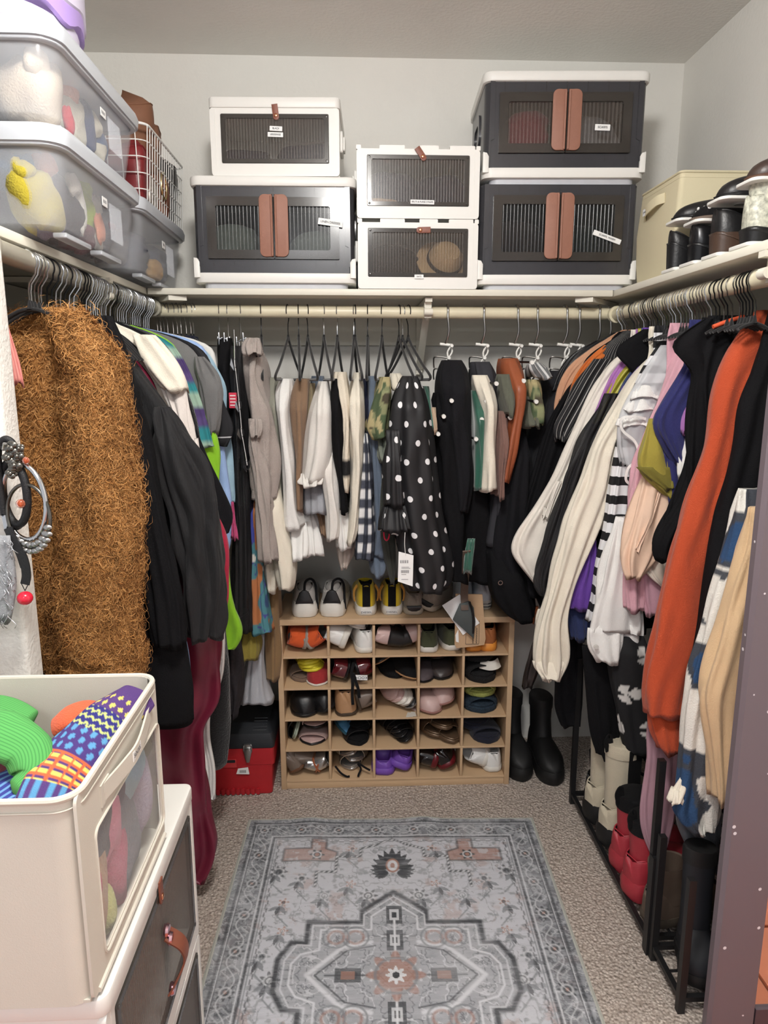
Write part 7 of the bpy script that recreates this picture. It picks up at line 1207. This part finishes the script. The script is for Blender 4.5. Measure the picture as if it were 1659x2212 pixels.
# ---- toolbox
TX0, TX1, TY = -.512, -.283, 2.17
t = thing('toolbox', 'red toolbox with black lid and metal latch beside the shoe rack', 'toolbox', ((TX0+TX1)/2, TY, 0)); M_tr = mat('red_plastic', (176, 32, 40), .45, var=.04, bump=.1, bscale=300); M_tk = mat('black_lid_plastic', (30, 33, 38), .5, var=.06, bump=.15, bscale=300)
zl = .175
b = MB(); P = rrect(TX0, TX1, TY+.004, TY+.27, .012); 
def k3(Q, z): return np.stack([Q[:, 0], Q[:, 1], np.full(len(Q), z)], 1)
b.rings([k3(rrect(TX0+.012, TX1-.012, TY+.014, TY+.26, .012), 0), k3(rrect(TX0+.010, TX1-.010, TY+.010, TY+.264, .012), .004), k3(rrect(TX0+.006, TX1-.006, TY+.006, TY+.268, .012), zl-.062), k3(P, zl-.060), k3(P, zl)]); b.build('body', M_tr, t, 30)
b = MB(); b.rings([k3(P, zl+.0005), k3(rrect(TX0-.002, TX1+.002, TY+.002, TY+.272, .012), zl+.003), k3(rrect(TX0-.002, TX1+.002, TY+.002, TY+.272, .012), zl+.022), k3(rrect(TX0+.004, TX1-.004, TY+.012, TY+.262, .014), zl+.05), k3(rrect(TX0+.02, TX1-.02, TY+.05, TY+.22, .02), zl+.072)]); b.build('lid', M_tk, t, 25)
for i in range(5): MB().tube([(TX1-.07, TY+.026+i*.011, zl+.0565+i*.0052), (TX1-.025, TY+.026+i*.011, zl+.0565+i*.0052)], .003, 6).build('lid_ridge', M_tk, t)
for i in range(9): MB().plate(rrect(TX0+.03+i*.017, TX0+.041+i*.017, .004, .026, .003, 2), 'y', TY+.002, TY+.012).build('moulded_rib', M_tr, t)
lx = at(535, 1610, TY)[0]; L_ = MB(); L_.plate(rrect(lx-.014, lx+.014, zl-.012, zl+.020, .003), 'y', TY-.004, TY+.003, bev=.001); la = L_.build('latch', M_steel, t)
MB().plate(np.array([(lx-.010, zl+.008), (lx+.010, zl+.008), (lx+.012, zl-.012), (lx+.008, zl-.032), (lx+.005, zl-.044), (lx-.005, zl-.044), (lx-.008, zl-.032), (lx-.012, zl-.012)]), 'y', TY-.010, TY-.004, bev=.0015).build('latch_hasp', M_steel, la)
for s in (-1, 1): MB().tube([(lx+s*.013, TY-.006, zl+.018), (lx+s*.013, TY-.006, zl-.002)], .0028, 8).build('latch_spring', M_steel, la)
st = MB(); c = at(523, 1667, TY); st.plate(np.array([(c[0]-.02, c[2]-.008), (c[0]+.024, c[2]-.010), (c[0]+.020, c[2]+.014), (c[0]-.014, c[2]+.010)]), 'y', TY-.0005, TY+.004); so = st.build('barcode_sticker', M_card, t)
for i in range(9): MB().box(c[0]-.008+i*.0025, c[0]-.0068+i*.0025, TY-.001, TY, c[2]-.004, c[2]+.006).build('barcode_bar', M_ink, so)
c = at(498, 1650, TY); st = MB(); st.plate(rrect(c[0]-.028, c[0]+.020, c[2]-.014, c[2]+.016, .002), 'y', TY-.0005, TY+.004); st.build('picture_sticker', mat('sticker_red', (196, 60, 64), .4), t); MB().plate(rrect(c[0]-.024, c[0]+.016, c[2]+.004, c[2]+.014, .002), 'y', TY-.0012, TY).build('sticker_print', M_tk, t)
# ---- boots
def boot(label, um, sm, L=.25, W=.09, H=.16, ts=.03, loops=None, panel=None, cuff=None, group='boots on the right', heel=.0):
    t = shoe(label, um, sm, S_bkf, L, W, (.07, .07, .072, .046), .46, ts, heel, name='boot', cat='boot', group=group, pad=.004); n = 28; th = np.arange(n)*2*math.pi/n; Rg = []
    for z, a, b_, cy in ((ts+heel+.035, .42, .26, .30), (ts+heel+.07, .40, .235, .27), (ts+heel+H*.6, .40, .21, .235), (ts+heel+H, .44, .225, .225)): Rg.append(np.stack([a*W*np.cos(th), cy*L+b_*L*np.sin(th)*.98, np.full(n, z)], 1))
    Rg = np.array(Rg); inn = Rg[::-1][:2]*[.9, 1, 1]+[0, .0, -.002]; inn[:, :, 1] = (inn[:, :, 1]-.225*L)*.9+.225*L; mb = MB(); mb.rings(np.concatenate([Rg, inn])); mb.build('shaft', um, t, 60)
    if panel: 
        for s in (-1, 1): m = MB(); strap(m, [(s*.415*W, .27*L, ts+.06), (s*.42*W, .25*L, ts+H*.7), (s*.45*W, .24*L, ts+H-.004)], .045, .003, (s, 0, 0)); m.build('elastic_panel', panel, t)
    if loops: 
        m = MB(); strap(m, curve([(0, .0, ts+H-.02), (0, -.008, ts+H+.012), (0, .004, ts+H+.028), (0, .012, ts+H-.015)], 16), .014, .003, (1, 0, 0)); m.build('pull_loop', loops, t)
    if cuff: m = MB(); m.rings([Rg[-1]*[1.04, 1, 1]+[0, -.0, -.035], Rg[-1]*[1.06, 1, 1]+[0, 0, -.002], Rg[-1]*[.95, 1, 1]+[0, 0, .004]]); m.build('padded_cuff', cuff, t, 60)
    return t
M_bb2 = mat('black_boot', (17, 17, 18), .6, var=.1, bump=.1, bscale=100)
for i, px in enumerate((1132, 1196)): x = at(px, 1690, 2.19)[0]; lay(boot('black suede lace boot beside the shoe rack, %s of the pair' % ('left' if i == 0 else 'right'), M_bb2, M_bb2, .25, .092, .20, .05, cuff=M_bb2), x, 2.205-.03*i, 0, math.pi+.05)
# ---- wire racks on the right
M_blk = mat('black_powder_coat', (20, 20, 22), .5, var=.03)
def wire_rack(label, y0, y1, x0=.722, x1=.985, tiers=(.035, .30), H=.52):
    t = thing('wire_shoe_rack', label, 'shoe rack', ((x0+x1)/2, y0, 0), 'black wire racks')
    for x in (x0, x1):
        for y in (y0, y1): MB().box(x-.008, x+.008, y-.008, y+.008, 0, H).build('post', M_blk, t)
    X0 = x0
    for z in tiers:
        x0 = X0 if z < .1 else X0+.135
        for x in (x0, x1): MB().box(x-.006, x+.006, y0+.008, y1-.008, z-.006, z+.006).build('rail', M_blk, t)
        for y in (y0, y1): MB().box(x0+.008, x1-.008, y-.006, y+.006, z-.006, z+.006).build('rail', M_blk, t)
        n = max(2, int((y1-y0)/.11))
        for k in range(1, n): MB().tube([(x0, y0+(y1-y0)*k/n, z), (x1, y0+(y1-y0)*k/n, z)], .0035, 6).build('cross_wire', M_blk, t)
        for k in range(1, 4): MB().tube([(x0+(x1-x0)*k/4, y0, z-.004), (x0+(x1-x0)*k/4, y1, z-.004)], .003, 6).build('long_wire', M_blk, t)
    return t
wire_rack('black wire shoe rack holding cream and red boots on the right floor', 1.475, 2.085); wire_rack('black wire boot rack with dark boots near the mirrored door', 1.30, 1.445, .725, .985, (.035,), .34)
MB_ = MB(); MB_.box(.712, .732, 1.455, 1.475, 0, .27); tag(MB_.build('rack_end_board', M_blk, None), 'narrow black board closing the near end of the wire rack', 'board')
S_cr = fab('boot_cream', (196, 186, 164)); S_rd = lea('boot_red', (164, 46, 58), .5)
zt = .0375
lay(boot('cream chelsea boot with black elastic, rear of the pair on the wire rack', S_cr, M_bb2, .25, .108, .26, .065, S_bkf, S_bkf, cuff=S_cr), .838, 1.90, zt, -math.pi/2+.35); lay(boot('cream chelsea boot with black elastic, front of the pair on the wire rack', S_cr, M_bb2, .25, .108, .26, .065, S_bkf, S_bkf, cuff=S_cr), .842, 1.785, zt, -math.pi/2+.35)
lay(boot('red lugged boot with black pull loop, rear of the pair', S_rd, S_rd, .24, .104, .17, .055, S_bkf, None, cuff=S_bkf), .838, 1.68, zt, -math.pi/2+.3); lay(boot('red lugged boot with black pull loop, front of the pair', S_rd, S_rd, .24, .104, .17, .055, S_bkf, None, cuff=S_bkf), .832, 1.575, zt, -math.pi/2+.3)
lay(boot('taupe brown suede boot at the near end of the wire rack, front', lea('boot_taupe', (100, 84, 72), .7), lea('boot_sole', (74, 64, 54), .8), .24, .088, .14, .025, None), .850, 1.49, zt, -math.pi/2+.25); lay(boot('black ankle boot at the far end of the wire rack', M_bb2, M_bb2, .24, .088, .14, .03, None), .875, 2.01, zt, -math.pi/2+.2)
for i, x in enumerate((.79, .90)): lay(boot('tall dark boot near the mirrored door, %s' % ('outer' if i == 0 else 'inner'), mat('boot_ink', (24, 26, 32), .6), M_bb2, .13, .085, .26, .03, None, cuff=M_bb2), x, 1.305, .043, math.pi-.2)
for i, (y, x, c, lb) in enumerate(((1.96, .87, S_bk, 'black sneaker on the upper tier of the wire rack'), (1.86, .86, S_bk, 'black patent shoe on the upper tier of the wire rack'), (1.73, .88, S_ow, 'off white slipper on the upper tier of the wire rack'), (1.60, .84, S_bk, 'black shoe at the near end of the upper rack tier'))): lay(shoe(lb, c, c, S_bkf, .235, .086, group='shoes on the upper wire tier'), .985, y, .3065, -math.pi/2+.0)
heap('pale mauve patterned bag on the upper far end of the wire rack', (.90, 2.035, .3075), (.04, .035, .08), mat('faded_print', (150, 128, 126), .8, var=.4, scale=40), 77, 'printed_bag', cat='bag')
# ---- shoes on the right shelf
def stacker(Y, z, X=.795):
    t = thing('shoe_stacker', 'white plastic shoe stacker on the right shelf', 'shoe stacker', (X+.1, Y, ZS), 'white shoe stackers'); P = rrect(X, X+.25, Y-.042, Y+.042, .02)
    MB().plate(P, 'z', z, z-.007, bev=.002).build('upper_plate', M_white, t); MB().plate(rrect(X, X+.25, Y-.042, Y+.042, .012), 'z', ZS+.001, ZS+.009, bev=.002).build('base_plate', M_white, t)
    b = MB(); b.box(X+.19, X+.21, Y-.03, Y+.03, ZS+.009, z-.007); b.build('column', M_white, t); MB().plate(rrect(X+.05, X+.09, Y-.012, Y+.012, .010), 'z', z-.0072, z-.010).build('slot', mat('slot_grey', (168, 168, 166), .5), t); return t
Ys = (1.815, 1.715, 1.605, 1.485); Zs_ = (1.795, 1.772, 1.795, 1.802)
for i, (y, z) in enumerate(zip(Ys, Zs_)): t = stacker(y, z); t['label'] = 'white plastic shoe stacker on the right shelf, %s' % ('beside the fabric cube', 'second from the fabric cube', 'third from the fabric cube', 'nearest the camera')[i]
GS = 'shoes on the right shelf'
def sh2(label, y, z, um, sm, H=(.045, .04, .048, .036), hh=0, hm=None, W=.076, L=.235, op=.55, ts=.008, x=.803, lm=None, toe=.7): s = shoe(label, um, sm, lm or S_lin, L, W, H, op, ts, hh, name='shoe', group=GS, heelm=hm, toe=toe); fl = hh == 0; lay(s, 0, 0, z, (1 if fl else -1)*math.pi/2); s.location.x = x+(L if fl else 0); s.location.y = y; return s
sh2('black leather flat on the stacker beside the fabric cube', Ys[0], Zs_[0]+.0005, S_bk, S_bk); M_sd = pattern('shoe_dots', 'dots', (20, 20, 22), (224, 222, 216), .02, .6, .22)
s = sh2('black flat with white polka dots on the second stacker', Ys[1], Zs_[1]+.0005, S_bkf, S_tau)
for k in range(11):
    for sd in (-1, 1): p = (sd*(.0305+.002*(k % 2)), .02+k*.019, .026+.012*(k % 2)); o = MB().sph(p, (.0012, .0048, .0048), 8).build('white_dot', S_w, None); o.parent = s
for k in range(3): o = MB().sph(((k-1)*.014, .222-.006*abs(k-1), .022+.006*(k % 2)), (.0046, .003, .0040), 8).build('white_dot', S_w, None); o.parent = s
sh2('black leather loafer on the third stacker', Ys[2], Zs_[2]+.0005, S_bk, S_bk, (.05, .044, .05, .04)); sh2('dark brown leather shoe on the nearest stacker', Ys[3], Zs_[3]+.0005, lea('dark_brown', (58, 44, 38)), lea('brown_under', (92, 66, 52)), (.05, .044, .05, .04))
zz = ZS+.0095
sh2('black block heel pump under the first stacker plate', Ys[0]+.012, zz, S_bk, S_bk, (.034, .03, .034, .03), .058, S_bk, .060); sh2('black glitter heel bootie under the second stacker plate', Ys[1]-.006, zz, mat('black_glitter', (26, 26, 28), .25, metal=.5, var=.9, scale=900), S_bk, (.048, .044, .04, .03), .034, mat('black_glitter', (26, 26, 28), .25), .070); sh2('black shoe with brown stacked heel under the third plate', Ys[2], zz, S_bk, lea('stacked_heel', (72, 54, 44)), (.055, .05, .046, .03), .038, lea('stacked_heel', (72, 54, 44)), .08)
b = boot('snakeskin ankle boot at the right edge of the shelf', mat('snakeskin', (206, 196, 172), .45, var=.5, scale=130), S_bk, .235, .08, .09, .012, None, heel=.02, group=GS); lay(b, 0, 0, zz, -math.pi/2); b.location.x = .808; b.location.y = Ys[3]
# ---- jewellery on the wall edge
YJ = 1.135; J = lambda x, y, dy=0: at(x, y, YJ+dy)
h = thing('wall_hook', 'small metal hook in the wall edge holding the jewellery', 'hook', J(8, 965)); m_ = MB(); m_.tube(curve([J(-8, 962, .042), J(0, 964, .01), J(8, 970, -.012), J(10, 958, -.02)], 14), .003, 8); m_.build('hook', M_steel, h)
M_cord = mat('black_cord', (20, 20, 22), .55, var=.2, scale=200, bump=.3, bscale=600); M_pew = mat('pewter', (112, 110, 104), .3, metal=1, var=.3, scale=80); M_amb = mat('amber_glass', (214, 110, 72), .08, var=.1, trans=.6, ior=1.4); M_redb = mat('red_bead', (206, 30, 56), .15, var=.1, coat=.4)
t = thing('cord_necklace', 'black cord necklace with pewter roses and silver tube on the wall edge', 'necklace', J(20, 1100)); MB().tube(curve([J(40, 985), J(25, 955), J(8, 950), J(-4, 975), J(0, 1040), J(8, 1105), J(10, 1112)], 40), .0058, 10).build('cord', M_cord, t); MB().tube([J(10, 1112), J(16, 1142)], .0055, 12).build('silver_tube', M_chrome, t); MB().tube(curve([J(16, 1142), J(28, 1165), J(42, 1195), J(52, 1225)], 12), .0058, 10).build('cord_end', M_cord, t)
for i, (x, y, r) in enumerate(((28, 968, .013), (40, 985, .011), (22, 988, .012), (34, 1005, .013), (26, 1022, .010), (44, 968, .008))):
    c = J(x, y, -.012); m_ = MB()
    for k in range(6): q = k*1.05+i; m_.sph(c+np.array([.45*r*math.cos(q), -.004*(k % 2), .45*r*math.sin(q)]), (r*.55, r*.35, r*.5), 8)
    m_.sph(c+np.array([0, -.006, 0]), r*.4, 8); m_.build('pewter_rose', M_pew, t)
def bangle(label, c, rx, rz, m, r, tilt=.35, name='bangle', part='ring'):
    t = thing(name, label, 'bracelet', c, 'bangles on the wall edge'); MB().tube([c+np.array([rx*math.cos(a)*math.cos(tilt), rx*math.cos(a)*math.sin(tilt), rz*math.sin(a)]) for a in np.linspace(0, 6.283, 40, endpoint=False)], r, 10, loop=True).build(part, m, t); return t
c0 = J(36, 1075)
bangle('thick black bangle hanging on the wall edge', J(32, 1065), .026, .052, M_cord, .0065, -.4); bangle('thin black bangle behind the thick one', J(26, 1072, .012), .027, .054, M_cord, .0035, -.3); bangle('wide silver bangle hanging over the fuzzy coat', J(52, 1085, -.006), .040, .062, M_chrome, .0042, -.25)
t = bangle('silver cuff with overlapping scales at the bottom of the bangles', J(62, 1115, -.01), .038, .052, M_pew, .003, -.2, 'scale_bracelet'); cc = J(62, 1115, -.01)
for k in range(10):
    for j in range(2): a = -2.5+k*.23; MB().sph(cc+np.array([.038*math.cos(a)*math.cos(.2), -.006-.038*math.cos(a)*math.sin(.2), .052*math.sin(a)+(j-.5)*.011]), (.0072, .0032, .0048), 8).build('scale', M_steel, t)
tag(MB().sph(J(45, 1088, -.016), .0075, 14).build('amber_bead', M_amb, None), 'amber glass bead between the black bangles', 'bead'); tag(MB().sph(J(56, 995, -.014), .006, 12).build('amber_bead', M_amb, None), 'small amber bead beside the pewter roses', 'bead')
t = thing('velvet_choker', 'black velvet strap ending in a red bead below the bangles', 'necklace', J(52, 1290)); m_ = MB(); strap(m_, curve([J(18, 1140, -.012), J(30, 1170, -.016), J(50, 1205, -.018), J(57, 1240, -.018), J(54, 1262, -.018)], 24), [.012]*24 if False else .014, .003, (0, -1, 0)); m_.build('velvet_strap', M_cord, t)
for s in (-1, 1): MB().tube([J(54+s*8, 1260, -.018), J(54, 1276, -.018)], .0008, 6).build('bead_cord', M_cord, t)
MB().sph(J(54, 1292, -.018), (.0125, .0125, .0115), 16).build('red_bead', M_redb, t)
t = thing('tinsel_scarf', 'silver grey tinsel scarf hanging at the left edge', 'scarf', J(10, 1350)); rs = np.random.RandomState(5); m_ = MB()
for k in range(150):
    x0, y0 = rs.uniform(-45, 22), rs.uniform(1165, 1330); P = [J(x0, y0, -.02+rs.uniform(-.012, .012))]
    for q in range(4): P.append(P[-1]+np.array([rs.uniform(-.007, .007), rs.uniform(-.004, .004), -rs.uniform(.003, .009)]))
    m_.tube(curve(P, 10), .0007, 4)
m_.build('tinsel', mat('tinsel', (196, 198, 202), .25, metal=.8, var=.2), t, 180, 'stuff'); G_ = MB(); cloth(G_, prow([(1160, -55, 12), (1230, -55, 18), (1300, -50, 22), (1345, -40, 14)], YJ-.03), .012, YJ-.02, n=32, fold=.004); G_.build('scarf_body', fab('tinselbase', (150, 152, 156)), t, 180)
